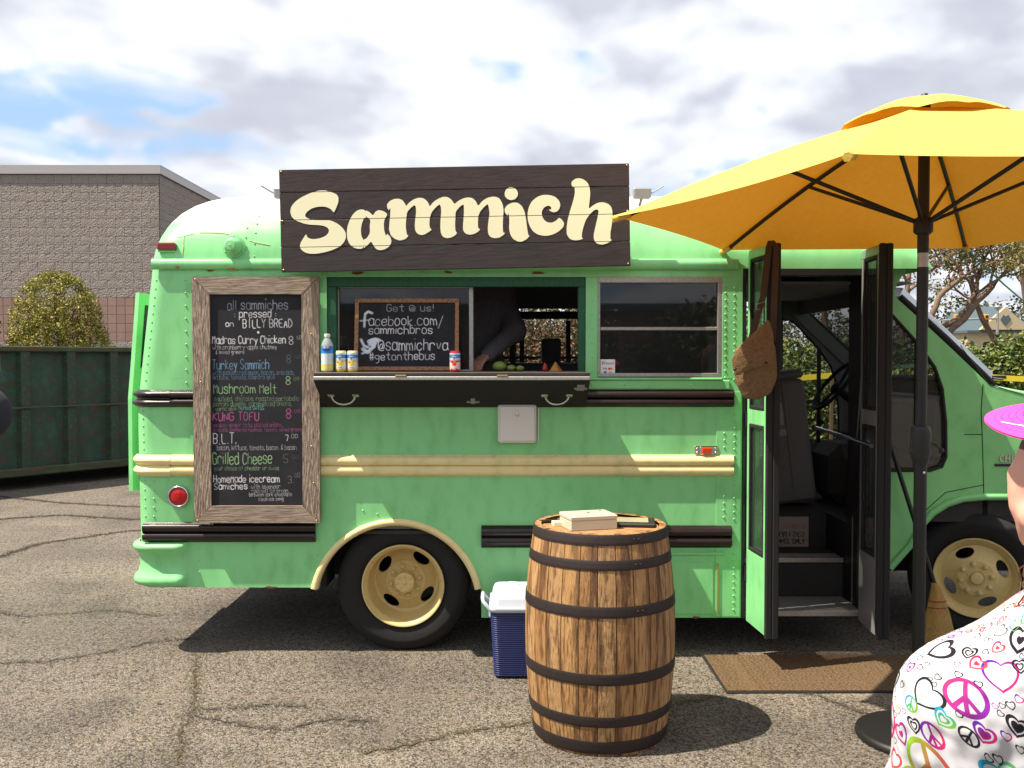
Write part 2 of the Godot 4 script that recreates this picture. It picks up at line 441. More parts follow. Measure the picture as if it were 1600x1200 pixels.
# ---------------------------------------------------------------- chalk handwriting
const GLYPHS := {
	"a": "4536160503123243 4643 4352", "b": "0802 0516364543321203", "c": "4536160503123243", "d": "4842 4536160503123243", "e": "04444536160503123243",
	"f": "47382722 0646", "g": "4536160504133344 46413010", "h": "0802 0516364542", "i": "2622 2828", "j": "36312010 3838", "k": "0802 3604 0442", "l": "2822",
	"m": "0602 05162522 25364542", "n": "0602 0516364542", "o": "160503123243453616", "p": "0600 0516364543321203", "q": "4640 4536160503123243", "r": "0602 05163645",
	"s": "45361605143443321203", "t": "28233242 0646", "u": "0603123243 4642", "v": "062246", "w": "0612243246", "x": "0642 4602", "y": "0623 4610", "z": "06460242",
	"A": "022842 1434", "B": "0802 083847463505 3544433202", "C": "4738180703123243", "D": "0802 082846442202", "E": "48080242 0535", "F": "480802 0535", "G": "47381807031232434525",
	"H": "0802 4842 0545", "I": "2822", "J": "4843321203", "K": "0802 4805 1542", "L": "080242", "M": "0208254842", "N": "02084248", "O": "180703123243473818", "P": "02083847463505",
	"R": "02083847463505 2542", "S": "4738180706154443321203", "T": "0848 2822", "U": "080312324348", "V": "082248", "W": "0812253248", "Y": "082548 2522", "Z": "08480242",
	"0": "180703123243473818", "3": "07183847463525 354443321203", "5": "480805354443321203", "7": "084822", "8": "250607183847462504031232434425",
	".": "2222", ",": "2321", "!": "2824 2222", ":": "2323 2525", "-": "1535", "/": "0048", "#": "1218 3238 0646 0444", "@": "3525141323333533 33434537170603122242", "&": "42162738261403122234", "'": "2827"}

func dab(im: Image, p: Vector2, r: float, col: Color, grit: FastNoiseLite):
	for y in range(int(p.y - r), int(p.y + r) + 2):
		for x in range(int(p.x - r), int(p.x + r) + 2):
			if x < 0 or y < 0 or x >= im.get_width() or y >= im.get_height():
				continue
			var d := Vector2(x, y).distance_to(p)
			if d > r + 0.5:
				continue
			var k := clampf(r + 0.5 - d, 0, 1) * clampf(0.62 + grit.get_noise_2d(x, y) * 1.1, 0.0, 1.0)
			im.set_pixel(x, y, im.get_pixel(x, y).lerp(col, k * 0.6))

func chalk(im: Image, txt: String, x0: float, x1: float, base: float, cap: float, col: Color, thick: float, rng: RandomNumberGenerator, grit: FastNoiseLite, rise := 0.0):
	# one written line from x0 to x1 (texture pixels), capital height cap
	var units := 0.0
	for ch in txt:
		units += 3.2 if ch == " " else (2.4 if ch in "il.,!:'" else (6.6 if ch in "mw@" else 5.4))
	var w := (x1 - x0) / units
	var sy := cap / 6.0
	var x := x0
	for ch in txt:
		var adv := 3.2 if ch == " " else (2.4 if ch in "il.,!:'" else (6.6 if ch in "mw@" else 5.4))
		if GLYPHS.has(ch):
			var wob := rng.randf_range(-0.25, 0.25)
			var big := rng.randf_range(0.93, 1.07)
			var press := rng.randf_range(0.72, 1.0)
			for stroke in GLYPHS[ch].split(" "):
				var pts := []
				for i in range(0, stroke.length(), 2):
					var gx := float(stroke.substr(i, 1)) / 4.0 * (adv - 1.5)
					if ch in "il.,!:'":
						gx = (float(stroke.substr(i, 1)) - 2.0) * 0.3 + 0.5
					var gy := float(stroke.substr(i + 1, 1)) - 2.0
					pts.append(Vector2(x + gx * w, base - (gy * big + wob) * sy - rise * (x - x0) / (x1 - x0)) + Vector2(rng.randf_range(-0.3, 0.3), rng.randf_range(-0.3, 0.3)) * sy * 0.5)
				var ink := Color(col.r, col.g, col.b).lerp(Color(0.05, 0.05, 0.07), 1.0 - press)
				if pts[0].distance_to(pts[-1]) < 0.5 and pts.size() == 2:
					dab(im, pts[0], thick * 0.9, ink, grit)
					dab(im, pts[0], thick * 0.9, ink, grit)
				# round the corners of the stroke a little
				for pass_ in 1:
					var q := [pts[0]]
					for i in pts.size() - 1:
						q.append(pts[i].lerp(pts[i + 1], 0.25))
						q.append(pts[i].lerp(pts[i + 1], 0.75))
					q.append(pts[-1])
					pts = q
				for i in pts.size() - 1:
					var len: float = pts[i].distance_to(pts[i + 1])
					var n := int(len / 1.2) + 1
					for k in n:
						dab(im, pts[i].lerp(pts[i + 1], float(k) / n), thick * (0.5 if cap > 34 else 0.36), ink, grit)
		x += adv * w

func slate(w: int, h: int, sd: int) -> Image:
	var im := Image.create(w, h, false, Image.FORMAT_RGB8)
	var f := FastNoiseLite.new()
	f.seed = sd
	f.frequency = 0.008
	f.fractal_octaves = 5
	for y in h:
		for x in w:
			var k := f.get_noise_2d(x, y * 0.6) * 0.5 + 0.5
			im.set_pixel(x, y, Color(0.095, 0.095, 0.115).lerp(Color(0.15, 0.15, 0.175), clampf(k * k * 1.2, 0, 1)))
	return im

func printed(key: String, im: Image, rough := 0.8) -> StandardMaterial3D:
	im.generate_mipmaps()
	var m := StandardMaterial3D.new()
	m.albedo_texture = ImageTexture.create_from_image(im)
	m.roughness = rough
	M[key] = m
	return m

# ---------------------------------------------------------------- the bus
# its elevation was drawn at 285 units to the metre: sx, sy on the body side (z = 0), qx, qy on the narrower cab (z = -0.22)
func sx(u: float) -> float: return (u - 800.0) / 285.0
func sy(v: float) -> float: return 1.634 - (v - 560.0) / 285.0
func qx(u: float) -> float: return (u - 800.0) / 273.3
func qy(v: float) -> float: return 1.634 - (v - 560.0) / 273.3
func sp(a: Array) -> PackedVector2Array:
	var r := PackedVector2Array()
	for i in range(0, a.size(), 2):
		r.push_back(Vector2(sx(a[i]), sy(a[i + 1])))
	return r
func qp(a: Array) -> PackedVector2Array:
	var r := PackedVector2Array()
	for i in range(0, a.size(), 2):
		r.push_back(Vector2(qx(a[i]), qy(a[i + 1])))
	return r

const WIDE := 2.2      # body width
const CAB := -0.22     # the cab side stands this far in
const EAVE := 2.125    # where the roof starts

func rear_x(y: float) -> float:
	# the tail leans: widest at the belt
	if y > 1.36:
		return lerpf(-2.09, -2.0, (y - 1.36) / (EAVE - 1.36))
	return lerpf(-2.075, -2.09, clampf((y - 0.37) / 1.0, 0, 1))

func roof_point(x: float, a: float) -> Vector3:
	# a runs from 0 at the near eave to PI at the far one
	var tail := clampf((x + 2.0) / 0.5, 0.0, 1.0)
	var h := 0.52 * pow(maxf(1.0 - pow(1.0 - tail, 3.4), 0.0), 1.0 / 3.4)
	var nose := clampf((2.3 - x) / 0.5, 0.0, 1.0)
	h *= pow(maxf(1.0 - pow(1.0 - nose, 2.2), 0.0), 1.0 / 2.2)
	var half := WIDE / 2
	var r := 0.12
	if x < -2.0 + r:
		half -= r - sqrt(maxf(r * r - pow(r - (x + 2.0), 2), 0))
	var cs := cos(a)
	var z := -WIDE / 2 + half * signf(cs) * pow(absf(cs), 2.0 / 2.6)
	return Vector3(x, EAVE + h * pow(absf(sin(a)), 2.0 / 2.6), z)

func strip(b: B, u0: float, u1: float, v0: float, v1: float, out := 0.03):
	# a rub rail: two half-round ridges between flat lips
	var y0 := sy(v1)
	var y1 := sy(v0)
	var p := [Vector2(0, y0), Vector2(0.006, y0 + 0.0005)]
	for s in 2:
		for k in 9:
			var a := PI * k / 8.0
			var f := 0.06 + 0.44 * s + 0.44 * (0.5 - cos(a) * 0.5)
			p.append(Vector2(0.007 + (out - 0.007) * sin(a), lerpf(y0, y1, f)))
	p.append(Vector2(0.006, y1 - 0.0005))
	p.append(Vector2(0, y1))
	b.run(p, sx(u0), sx(u1))

func wheel(bus: Node3D, at: Vector3, turn: float, dished: bool, label: String):
	var w := Node3D.new()
	w.name = "wheel"
	bus.add_child(w, true)
	w.position = at - bus.position
	w.rotation.y = turn
	w.set_meta("label", label)
	# the wheel's axle runs along its own z; build about y and tip it over
	var tip := Transform3D(Basis(Vector3.RIGHT, PI / 2), Vector3.ZERO)
	var R := 0.368
	var b := B.new()
	b.x = tip
	var pr := [Vector2(0.215, -0.20), Vector2(0.30, -0.215), Vector2(R - 0.03, -0.20), Vector2(R, -0.165)]
	for g in 4:
		var y := -0.15 + g * 0.036
		pr += [Vector2(R, y), Vector2(R - 0.008, y + 0.004), Vector2(R - 0.008, y + 0.010), Vector2(R, y + 0.014)]
	pr += [Vector2(R, -0.02), Vector2(R - 0.014, -0.003), Vector2(R - 0.035, 0.008), Vector2(0.315, 0.016), Vector2(0.306, 0.013), Vector2(0.27, 0.012), Vector2(0.235, -0.004), Vector2(0.212, -0.02)]
	b.lathe(pr, 56)
	add(b, "tyre", M.rubber, w)
	if dished:
		var b2 := B.new()
		b2.x = Transform3D(Basis(Vector3.RIGHT, PI / 2), Vector3(0, 0, -0.27))
		b2.lathe([Vector2(0.2, -0.2), Vector2(0.30, -0.21), Vector2(R - 0.02, -0.19), Vector2(R, -0.15), Vector2(R, -0.05), Vector2(R - 0.02, -0.01), Vector2(0.3, 0.01), Vector2(0.2, 0.0)], 40)
		add(b2, "inner_tyre", M.rubber, w)
	# the pressed steel rim with its four hand holes, cut out for real
	var rim := CSGCombiner3D.new()
	rim.name = "rim"
	w.add_child(rim)
	var face := CSGPolygon3D.new()
	face.name = "pressing"
	face.mode = CSGPolygon3D.MODE_SPIN
	face.spin_sides = 120
	face.smooth_faces = false
	var d := -0.15 if dished else -0.045
	var prof: PackedVector2Array
	if dished:
		prof = PackedVector2Array([Vector2(0.0005, d + 0.02), Vector2(0.112, d + 0.02), Vector2(0.122, d + 0.012), Vector2(0.172, d - 0.012), Vector2(0.186, d - 0.005), Vector2(0.196, d + 0.03), Vector2(0.202, -0.02), Vector2(0.214, 0.0), Vector2(0.222, 0.013), Vector2(0.229, 0.014), Vector2(0.231, 0.006), Vector2(0.222, -0.004), Vector2(0.211, -0.024), Vector2(0.206, d + 0.02), Vector2(0.196, d - 0.018), Vector2(0.172, d - 0.024), Vector2(0.0005, d + 0.006)])
	else:
		prof = PackedVector2Array([Vector2(0.0005, 0.012), Vector2(0.10, 0.012), Vector2(0.112, 0.004), Vector2(0.165, -0.022), Vector2(0.184, -0.03), Vector2(0.194, -0.016), Vector2(0.202, -0.006), Vector2(0.214, 0.004), Vector2(0.222, 0.016), Vector2(0.229, 0.017), Vector2(0.231, 0.008), Vector2(0.222, -0.006), Vector2(0.206, -0.022), Vector2(0.190, -0.04), Vector2(0.165, -0.036), Vector2(0.0005, -0.004)])
	face.polygon = prof
	face.rotation.x = PI / 2
	face.material = M.rim_paint
	rim.add_child(face)
	for k in 4:
		var a := TAU * k / 4 + (0.95 if dished else 0.42)
		var h := CSGCylinder3D.new()
		h.name = "hand_hole"
		h.radius = 0.03
		h.height = 0.2
		h.sides = 24
		h.operation = CSGShape3D.OPERATION_SUBTRACTION
		h.material = M.rim_paint
		var turnz := Basis(Vector3.BACK, a)
		h.transform = Transform3D(turnz * Basis(Vector3.RIGHT, PI / 2) * Basis.from_scale(Vector3(0.95, 1, 1.75)), turnz * Vector3(0.148, 0, d - 0.01 if dished else -0.02))
		rim.add_child(h, true)
	var top := d + 0.02 if dished else 0.012
	for k in 8:
		var a := TAU * k / 8 + 0.2
		var nb := B.new()
		nb.x = Transform3D(Basis(Vector3.RIGHT, PI / 2), Vector3(cos(a), sin(a), 0) * 0.083 + Vector3(0, 0, top))
		nb.lathe([Vector2(0.017, 0), Vector2(0.017, 0.003), Vector2(0.013, 0.0035), Vector2(0.013, 0.02), Vector2(0.008, 0.025), Vector2(0.0, 0.025)], 6, true)
		add(nb, "lug_nut", M.rim_paint, rim)
	var hb := B.new()
	if dished:
		hb.x = Transform3D(Basis(Vector3.RIGHT, PI / 2), Vector3(0, 0, top - 0.001))
		hb.lathe([Vector2(0.058, 0), Vector2(0.053, 0.05), Vector2(0.056, 0.055), Vector2(0.056, 0.07), Vector2(0.05, 0.074), Vector2(0.0, 0.074)], 28, true)
		for k in 8:
			var a := TAU * k / 8
			hb.dome(Vector3(cos(a) * 0.041, 0.074, sin(a) * 0.041), 0.010, Vector3.UP, 8)
		hb.dome(Vector3(0, 0.074, 0), 0.012, Vector3.UP, 8)
	else:
		hb.x = Transform3D(Basis(Vector3.RIGHT, PI / 2), Vector3(0, 0, top - 0.001))
		hb.lathe([Vector2(0.052, 0), Vector2(0.050, 0.006), Vector2(0.045, 0.006), Vector2(0.043, -0.012)], 28, true)
		hb.lathe([Vector2(0.036, 0.0), Vector2(0.034, 0.022), Vector2(0.028, 0.03), Vector2(0.0, 0.032)], 24, true)
	add(hb, "hub", M.rim_paint, rim)

func build_bus() -> Node3D:
	var bus := thing("food_truck", "mint green short school bus turned food truck with cream belt line", "food truck", Vector3(0, 0, -1.1))
	var b: B
	# --- near side, below the windows: one sheet with the wheel arch let in
	var arch := []
	for k in 25:
		var a := lerpf(PI - 0.206, 0.206, k / 24.0)
		arch += [618 + 136 * cos(a), 948 - 136 * sin(a)]
	b = mk(bus)
	b.prism(sp([267, 592, 267, 920] + arch + [752, 968, 1160, 968, 1160, 592]), -0.03, 0.0)
	add(b, "side_panel", M.green, bus)
	b = mk(bus)
	b.box(Vector3(sx(267), sy(592) + 0.0005, -0.03), Vector3(sx(511), EAVE, 0.0))
	add(b, "window_blank", M.green, bus)
	b = mk(bus)
	b.box(Vector3(sx(511) + 0.001, sy(433), -0.03), Vector3(sx(1160), EAVE, -0.001))
	add(b, "window_header", M.green, bus)
	for p in [[915, 934], [1128, 1160]]:
		b = mk(bus)
		b.box(Vector3(sx(p[0]), sy(592) + 0.0005, -0.05), Vector3(sx(p[1]), sy(433) - 0.0005, 0.001), 0.002)
		add(b, "window_pillar", M.green, bus)
	b = mk(bus)   # the riveted sill plate under the fixed window
	b.box(Vector3(sx(916), sy(608), 0.0), Vector3(sx(1140), sy(594), 0.012), 0.004)
	b.box(Vector3(sx(920), sy(594) + 0.0005, 0.0), Vector3(sx(1128), sy(590), 0.02), 0.004)
	add(b, "sill_plate", M.green, bus)
	# front pillar beside the doorway
	b = mk(bus)
	b.box(Vector3(sx(1120), sy(966), 0.001), Vector3(sx(1158), sy(612), 0.004), 0.001)
	add(b, "pillar_plate", M.green, bus)
	# --- tail: rounded corners and back wall
	for side in [0, 1]:
		b = mk(bus)
		var rows := []
		for k in 13:
			var y := lerpf(0.372, EAVE, k / 12.0)
			var xr := rear_x(y)
			var row := PackedVector3Array()
			for j in 9:
				var a := PI / 2 * j / 8.0
				row.push_back(Vector3(xr + 0.11 - 0.11 * cos(a), y, -0.11 + 0.11 * sin(a)))
			row.push_back(Vector3(sx(267), y, 0.0))
			if side == 1:
				for j in row.size():
					row[j].z = -WIDE - row[j].z
			rows.append(row)
		b.grid(rows, false, side == 1)
		add(b, "rear_corner", M.green, bus)
	b = mk(bus)
	var rw := []
	for k in 5:
		var y := lerpf(0.372, EAVE, k / 4.0)
		rw.append(PackedVector3Array([Vector3(rear_x(y), y, -WIDE + 0.11), Vector3(rear_x(y), y, -0.11)]))
	b.grid(rw)
	add(b, "rear_wall", M.green, bus)
	# the emergency door of the tail, standing open, its edge and glass in view past the corner
	b = mk(bus)
	var hinge := Vector3(-2.085, 0, -0.80)
	var swing := Basis(Vector3.UP, deg_to_rad(75))
	b.x = b.x * Transform3D(swing, hinge)
	b.prism(PackedVector2Array([Vector2(-0.50, 0.86), Vector2(0.0, 0.86), Vector2(0.0, 2.02), Vector2(-0.42, 2.02), Vector2(-0.47, 1.62), Vector2(-0.50, 1.40)]), -0.026, 0.0)
	var ed := add(b, "emergency_door", M.green, bus)
	b = mk(bus)
	b.x = b.x * Transform3D(swing, hinge)
	b.prism(PackedVector2Array([Vector2(-0.42, 1.58), Vector2(-0.05, 1.58), Vector2(-0.05, 1.95), Vector2(-0.37, 1.95)]), 0.001, 0.004)
	add(b, "door_glass", M.black, ed)
	b = mk(bus)
	b.x = b.x * Transform3D(swing, hinge)
	b.prism(PackedVector2Array([Vector2(-0.44, 0.92), Vector2(-0.05, 0.92), Vector2(-0.05, 1.22), Vector2(-0.44, 1.22)]), 0.001, 0.004)
	add(b, "door_glass", M.black, ed)
	# --- roof: green to the shoulder, white above
	var xs := []
	for k in 15:
		xs.append(-2.0 + 0.75 * pow(k / 14.0, 2.8))
	for k in 8:
		xs.append(-1.25 + 3.05 * (k + 1) / 8.0)
	for k in 10:
		xs.append(1.8 + 0.5 * (1.0 - pow(1.0 - (k + 1) / 10.0, 1.8)))
	for part in [["roof_side", 0, M.green], ["roof", 1, M.roof_white], ["roof_side", 2, M.green]]:
		b = mk(bus)
		var rows := []
		var nn := 40 if part[0] == "roof" else 12
		for k in nn + 1:
			var f := k / float(nn)
			if part[1] == 0: f = f * f
			elif part[1] == 2: f = 1.0 - (1.0 - f) * (1.0 - f)
			var row := PackedVector3Array()
			for x in xs:
				# the paint line runs level, 0.27 m above the eaves
				var crown := roof_point(x, PI / 2).y - EAVE
				var line := asin(pow(clampf(0.27 / maxf(crown, 0.001), 0.0, 1.0), 1.3))
				var a0: float = [0.0, line, PI - line][part[1]]
				var a1: float = [line, PI - line, PI][part[1]]
				row.push_back(roof_point(x, lerpf(a0, a1, f)))
			rows.append(row)
		b.grid(rows)
		add(b, part[0], part[2], bus)
	b = mk(bus)   # lining, so the roof keeps the light out
	var lr := []
	for k in 21:
		var row := PackedVector3Array()
		for x in [-1.9, -1.4, 0.0, 1.6, 2.05, 2.2]:
			var p := roof_point(x, PI * k / 20.0)
			row.push_back(Vector3(x, EAVE + (p.y - EAVE) * 0.92, -WIDE / 2 + (p.z + WIDE / 2) * 0.975))
		lr.append(row)
	b.grid(lr, false, true)
	add(b, "headlining", M.inside, bus)
	# drip rail under the roof
	b = mk(bus)
	b.run([Vector2(0.0, sy(421)), Vector2(0.012, sy(422)), Vector2(0.022, sy(418)), Vector2(0.026, sy(413)), Vector2(0.022, sy(408)), Vector2(0.010, sy(405)), Vector2(0.0, sy(405))], sx(240), sx(1152))
	add(b, "drip_rail", M.green, bus)
	# --- rub rails and the cream belt
	for s in [[222, 492, 817, 848], [752, 1144, 822, 857]]:
		b = mk(bus)
		strip(b, s[0], s[1], s[2], s[3])
		add(b, "rub_rail", M.brown_rail, bus)
	for s in [["belt_rail", 711, 745, M.cream], ["rub_rail", 609, 636, M.brown_rail]]:
		b = mk(bus)
		strip(b, 267, 1146, s[1], s[2])
		# and on round the tail
		var rows := []
		var y0 := sy(s[2])
		var y1 := sy(s[1])
		for k in 17:
			var f := k / 16.0
			var o := 0.006 + 0.026 * absf(sin(f * TAU))
			var y := lerpf(y0, y1, f)
			var row := PackedVector3Array()
			for j in 8:
				var a := PI / 2 * j / 7.0
				row.push_back(Vector3(rear_x(y) + 0.11 - (0.11 + o) * cos(a), y, -0.11 + (0.11 + o) * sin(a)))
			row.push_back(Vector3(sx(267), y, o))
			rows.append(row)
		b.grid(rows)
		add(b, s[0], s[3], bus)
	# --- pressed corner of the rear bumper
	b = mk(bus)
	var prof := [[918, 0.012], [915, 0.036], [909, 0.046], [903, 0.038], [897, 0.018], [886, 0.008], [874, 0.010], [866, 0.022], [860, 0.040], [855, 0.046], [851, 0.036], [849, 0.008]]
	var br := []
	for p in prof:
		var o: float = p[1]
		var y := sy(p[0])
		var row := PackedVector3Array()
		row.push_back(Vector3(rear_x(y) - o, y, -0.9))
		for j in 8:
			var a := PI / 2 * j / 7.0
			row.push_back(Vector3(rear_x(y) + 0.11 - (0.11 + o) * cos(a), y, -0.11 + (0.11 + o) * sin(a)))
		for u in [268, 276, 284]:
			row.push_back(Vector3(sx(u), y, o * (1.0 if u < 280 else 0.75)))
		row.push_back(Vector3(sx(291), y, 0.0005))
		br.append(row)
	b.grid(br)
	add(b, "bumper_corner", M.green, bus)
	# --- arch trim and wheel well
	b = mk(bus)
	var rows := []
	for q in [[136.5, 0.0], [136.5, 0.016], [131, 0.02], [126, 0.016], [126, -0.04]]:
		var row := PackedVector3Array()
		for k in 41:
			var a := lerpf(PI - 0.2, 0.2, k / 40.0)
			row.push_back(Vector3(sx(618 + q[0] * cos(a)), sy(948 - q[0] * sin(a)), q[1]))
		rows.append(row)
	b.grid(rows, false, true)
	add(b, "arch_trim", M.cream, bus)
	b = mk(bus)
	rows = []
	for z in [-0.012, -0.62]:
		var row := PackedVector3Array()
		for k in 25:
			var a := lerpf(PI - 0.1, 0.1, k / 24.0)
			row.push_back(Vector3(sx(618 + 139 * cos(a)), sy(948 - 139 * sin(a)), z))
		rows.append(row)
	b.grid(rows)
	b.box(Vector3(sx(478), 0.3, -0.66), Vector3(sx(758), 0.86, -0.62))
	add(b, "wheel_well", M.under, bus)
	b = mk(bus)
	b.box(Vector3(sx(497), sy(925), -0.30), Vector3(sx(505), sy(878), -0.05), 0.003)
	add(b, "mud_flap", M.rubber, bus)
	# --- underbody: frame and axle, filled out with boxes to block light below the floor
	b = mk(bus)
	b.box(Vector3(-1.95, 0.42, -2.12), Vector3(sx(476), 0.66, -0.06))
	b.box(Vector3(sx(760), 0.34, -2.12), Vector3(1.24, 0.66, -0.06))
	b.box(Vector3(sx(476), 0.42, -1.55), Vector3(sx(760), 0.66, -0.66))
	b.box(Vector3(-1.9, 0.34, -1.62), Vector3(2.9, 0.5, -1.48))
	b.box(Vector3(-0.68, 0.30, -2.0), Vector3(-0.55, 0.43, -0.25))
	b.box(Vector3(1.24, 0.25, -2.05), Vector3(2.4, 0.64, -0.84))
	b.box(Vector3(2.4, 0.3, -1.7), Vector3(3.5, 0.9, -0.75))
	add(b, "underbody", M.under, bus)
	# --- far side: wall left solid except one window band, so the interior stays dark
	b = mk(bus)
	b.box(Vector3(-1.98, 0.40, -WIDE), Vector3(2.0, 1.50, -WIDE + 0.03))
	b.box(Vector3(-1.98, 1.5005, -WIDE), Vector3(-0.25, EAVE, -WIDE + 0.03))
	b.box(Vector3(0.85, 1.5005, -WIDE), Vector3(1.6, EAVE, -WIDE + 0.03))
	b.box(Vector3(-0.2495, 2.02, -WIDE), Vector3(0.8495, EAVE, -WIDE + 0.03))
	add(b, "far_wall", M.inside, bus)
	b = mk(bus)
	for x in [0.06, 0.42]:
		b.box(Vector3(x, 1.5005, -WIDE), Vector3(x + 0.035, 1.93, -WIDE + 0.03))
	b.box(Vector3(-0.249, 1.63, -WIDE + 0.004), Vector3(0.849, 1.65, -WIDE + 0.026))
	b.box(Vector3(-0.249, 1.94, -WIDE + 0.004), Vector3(0.849, 2.0, -WIDE + 0.026))
	add(b, "far_window_bars", M.black, bus, "stuff")
	# --- floor, and inner face of the near wall
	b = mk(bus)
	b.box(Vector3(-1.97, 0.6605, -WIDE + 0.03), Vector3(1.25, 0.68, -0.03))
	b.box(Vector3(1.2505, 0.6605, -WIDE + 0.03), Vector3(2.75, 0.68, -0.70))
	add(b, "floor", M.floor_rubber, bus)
	b = mk(bus)
	b.box(Vector3(-1.95, 0.69, -0.06), Vector3(1.24, sy(598), -0.032))
	b.box(Vector3(-1.95, sy(598) + 0.001, -0.06), Vector3(sx(505), 2.1, -0.032))
	add(b, "inner_lining", M.inside, bus)
	# counter and racks inside, seen dimly through the hatch
	b = mk(bus)
	b.box(Vector3(-1.5, 0.69, -0.42), Vector3(1.0, 1.50, -0.065))
	add(b, "counter", M.inside_grey, bus)
	b = mk(bus)
	b.box(Vector3(-1.6, 0.69, -2.1), Vector3(1.0, 1.60, -1.65), 0.01)
	b.box(Vector3(0.22, 1.6, -1.95), Vector3(0.36, 1.78, -1.75), 0.01)
	b.box(Vector3(-0.02, 1.6, -1.8), Vector3(0.03, 1.86, -1.75), 0.01)
	add(b, "kitchen_rack", M.inside, bus)
	for x in [0.22, 0.44]:
		b = mk(bus)
		b.ball(Vector3(x, 2.09, -0.5), Vector3(0.022, 0.022, 0.022))
		b.tube([Vector3(x, 2.10, -0.5), Vector3(x, 2.6, -0.5)], 0.006, 6)
		add(b, "ceiling_bulb", M.white_plastic, bus)
	# --- service hatch: taped frame, sliding sash, shelf
	b = mk(bus)
	var fr := [[511, 433, 915, 448], [511, 448.2, 526, 581], [903, 448.2, 915, 581]]
	for r in fr:
		b.box(Vector3(sx(r[0]) + 0.001, sy(r[3]), -0.05), Vector3(sx(r[2]) - 0.001, sy(r[1]), -0.006), 0.003)
	add(b, "hatch_frame", M.tape_green, bus)
	b = mk(bus)
	var sash := mk(bus)
	sash.box(Vector3(sx(526) + 0.001, sy(579), -0.075), Vector3(sx(737), sy(447), -0.069))
	var sa := add(sash, "hatch_sash", M.glass, bus)
	b.box(Vector3(sx(732), sy(580), -0.08), Vector3(sx(739), sy(446), -0.055), 0.002)
	b.box(Vector3(sx(525), sy(449.5), -0.08), Vector3(sx(731.8), sy(447), -0.055), 0.001)
	b.box(Vector3(sx(525), sy(580), -0.08), Vector3(sx(527.5), sy(450), -0.055), 0.001)
	b.box(Vector3(sx(528), sy(580), -0.08), Vector3(sx(731.8), sy(577.5), -0.055), 0.001)
	add(b, "sash_frame", M.alu, sa)
	# the drop-down shelf: hatch lid swung down on its stay, ledge on top
	b = mk(bus)
	b.box(Vector3(-1.026, sy(586.5), -0.28), Vector3(0.404, sy(580.5), 0.295), 0.004)
	var shelf := add(b, "serving_shelf", M.shelf_wood, bus)
	b = mk(bus)
	b.box(Vector3(-1.027, sy(592), 0.002), Vector3(0.405, sy(586.6), 0.303), 0.003)
	add(b, "shelf_edge", M.alu, shelf)
	b = mk(bus)
	var ly := [sy(592.2), sy(636)]
	b.quad(Vector3(-1.026, ly[1], 0.02), Vector3(0.404, ly[1], 0.02), Vector3(0.404, ly[0], 0.30), Vector3(-1.026, ly[0], 0.30))
	b.quad(Vector3(-1.026, ly[1], 0.001), Vector3(0.404, ly[1], 0.001), Vector3(0.404, ly[1], 0.02), Vector3(-1.026, ly[1], 0.02))
	b.quad(Vector3(-1.026, ly[0], 0.001), Vector3(-1.026, ly[0], 0.30), Vector3(0.404, ly[0], 0.30), Vector3(0.404, ly[0], 0.001))
	for x in [[-1.026, false], [0.404, true]]:
		var e := [Vector3(x[0], ly[1], 0.001), Vector3(x[0], ly[1], 0.02), Vector3(x[0], ly[0], 0.30), Vector3(x[0], ly[0], 0.001)]
		if x[1]: e.reverse()
		b.quad(e[0], e[1], e[2], e[3])
	add(b, "hatch_lid", M.shelf_black, shelf)
	for x in [-0.90, 0.24]:
		b = mk(bus)
		var s := Vector3(0, (ly[0] - ly[1]), 0.28).normalized()
		var o := Vector3(x, lerpf(ly[1], ly[0], 0.45), lerpf(0.02, 0.30, 0.45))
		var nn := Vector3(0, -s.z, s.y)
		var path := []
		for k in 11:
			var a := PI * k / 10.0
			path.append(o + Vector3(-cos(a) * 0.062, 0, 0) + nn * (0.004 + 0.032 * sin(a)) - s * 0.035 * sin(a))
		b.tube(path, 0.0055, 8)
		for e in [-1, 1]:
			b.x = mk(bus).x * Transform3D(Basis(Vector3.RIGHT, s, Vector3.RIGHT.cross(s)), o + Vector3(e * 0.066, 0, 0))
			b.box(Vector3(-0.018, -0.013, -0.004), Vector3(0.018, 0.013, 0.004), 0.002)
			b.x = mk(bus).x
		add(b, "handle", M.chrome, shelf)
	for q in [[0.36, 0.75, 0.02], [-0.21, 0.25, 0.012]]:
		b = mk(bus)
		var o := Vector3(q[0], lerpf(ly[1], ly[0], q[1]), lerpf(0.02, 0.30, q[1]))
		var s := Vector3(0, (ly[0] - ly[1]), 0.28).normalized()
		b.x = b.x * Transform3D(Basis(Vector3.RIGHT, s, Vector3.RIGHT.cross(s)), o)
		b.box(Vector3(-q[2], -0.03, -0.004), Vector3(q[2], 0.03, 0.006), 0.002)
		b.box(Vector3(-0.035, -0.012, -0.004), Vector3(0.035, -0.002, 0.009), 0.002)
		add(b, "latch", M.galvanised, shelf)
	for x in [-0.575, -0.05]:
		b = mk(bus)
		b.box(Vector3(x - 0.028, sy(586.4), 0.296), Vector3(x + 0.028, sy(584.4), 0.305), 0.001)
		add(b, "hinge", M.brass, shelf)
	# --- the fixed window
	b = mk(bus)
	for r in [[934, 433, 1128, 442], [934, 583, 1128, 589], [934, 442.2, 938, 582.8], [1121, 442.2, 1128, 582.8], [938.2, 511, 1120.8, 516]]:
		b.box(Vector3(sx(r[0]) + 0.0006, sy(r[3]), -0.035), Vector3(sx(r[2]) - 0.0006, sy(r[1]), 0.0 if r[1] != 511 else -0.008), 0.002)
	var wf := add(b, "window_frame", M.alu, bus)
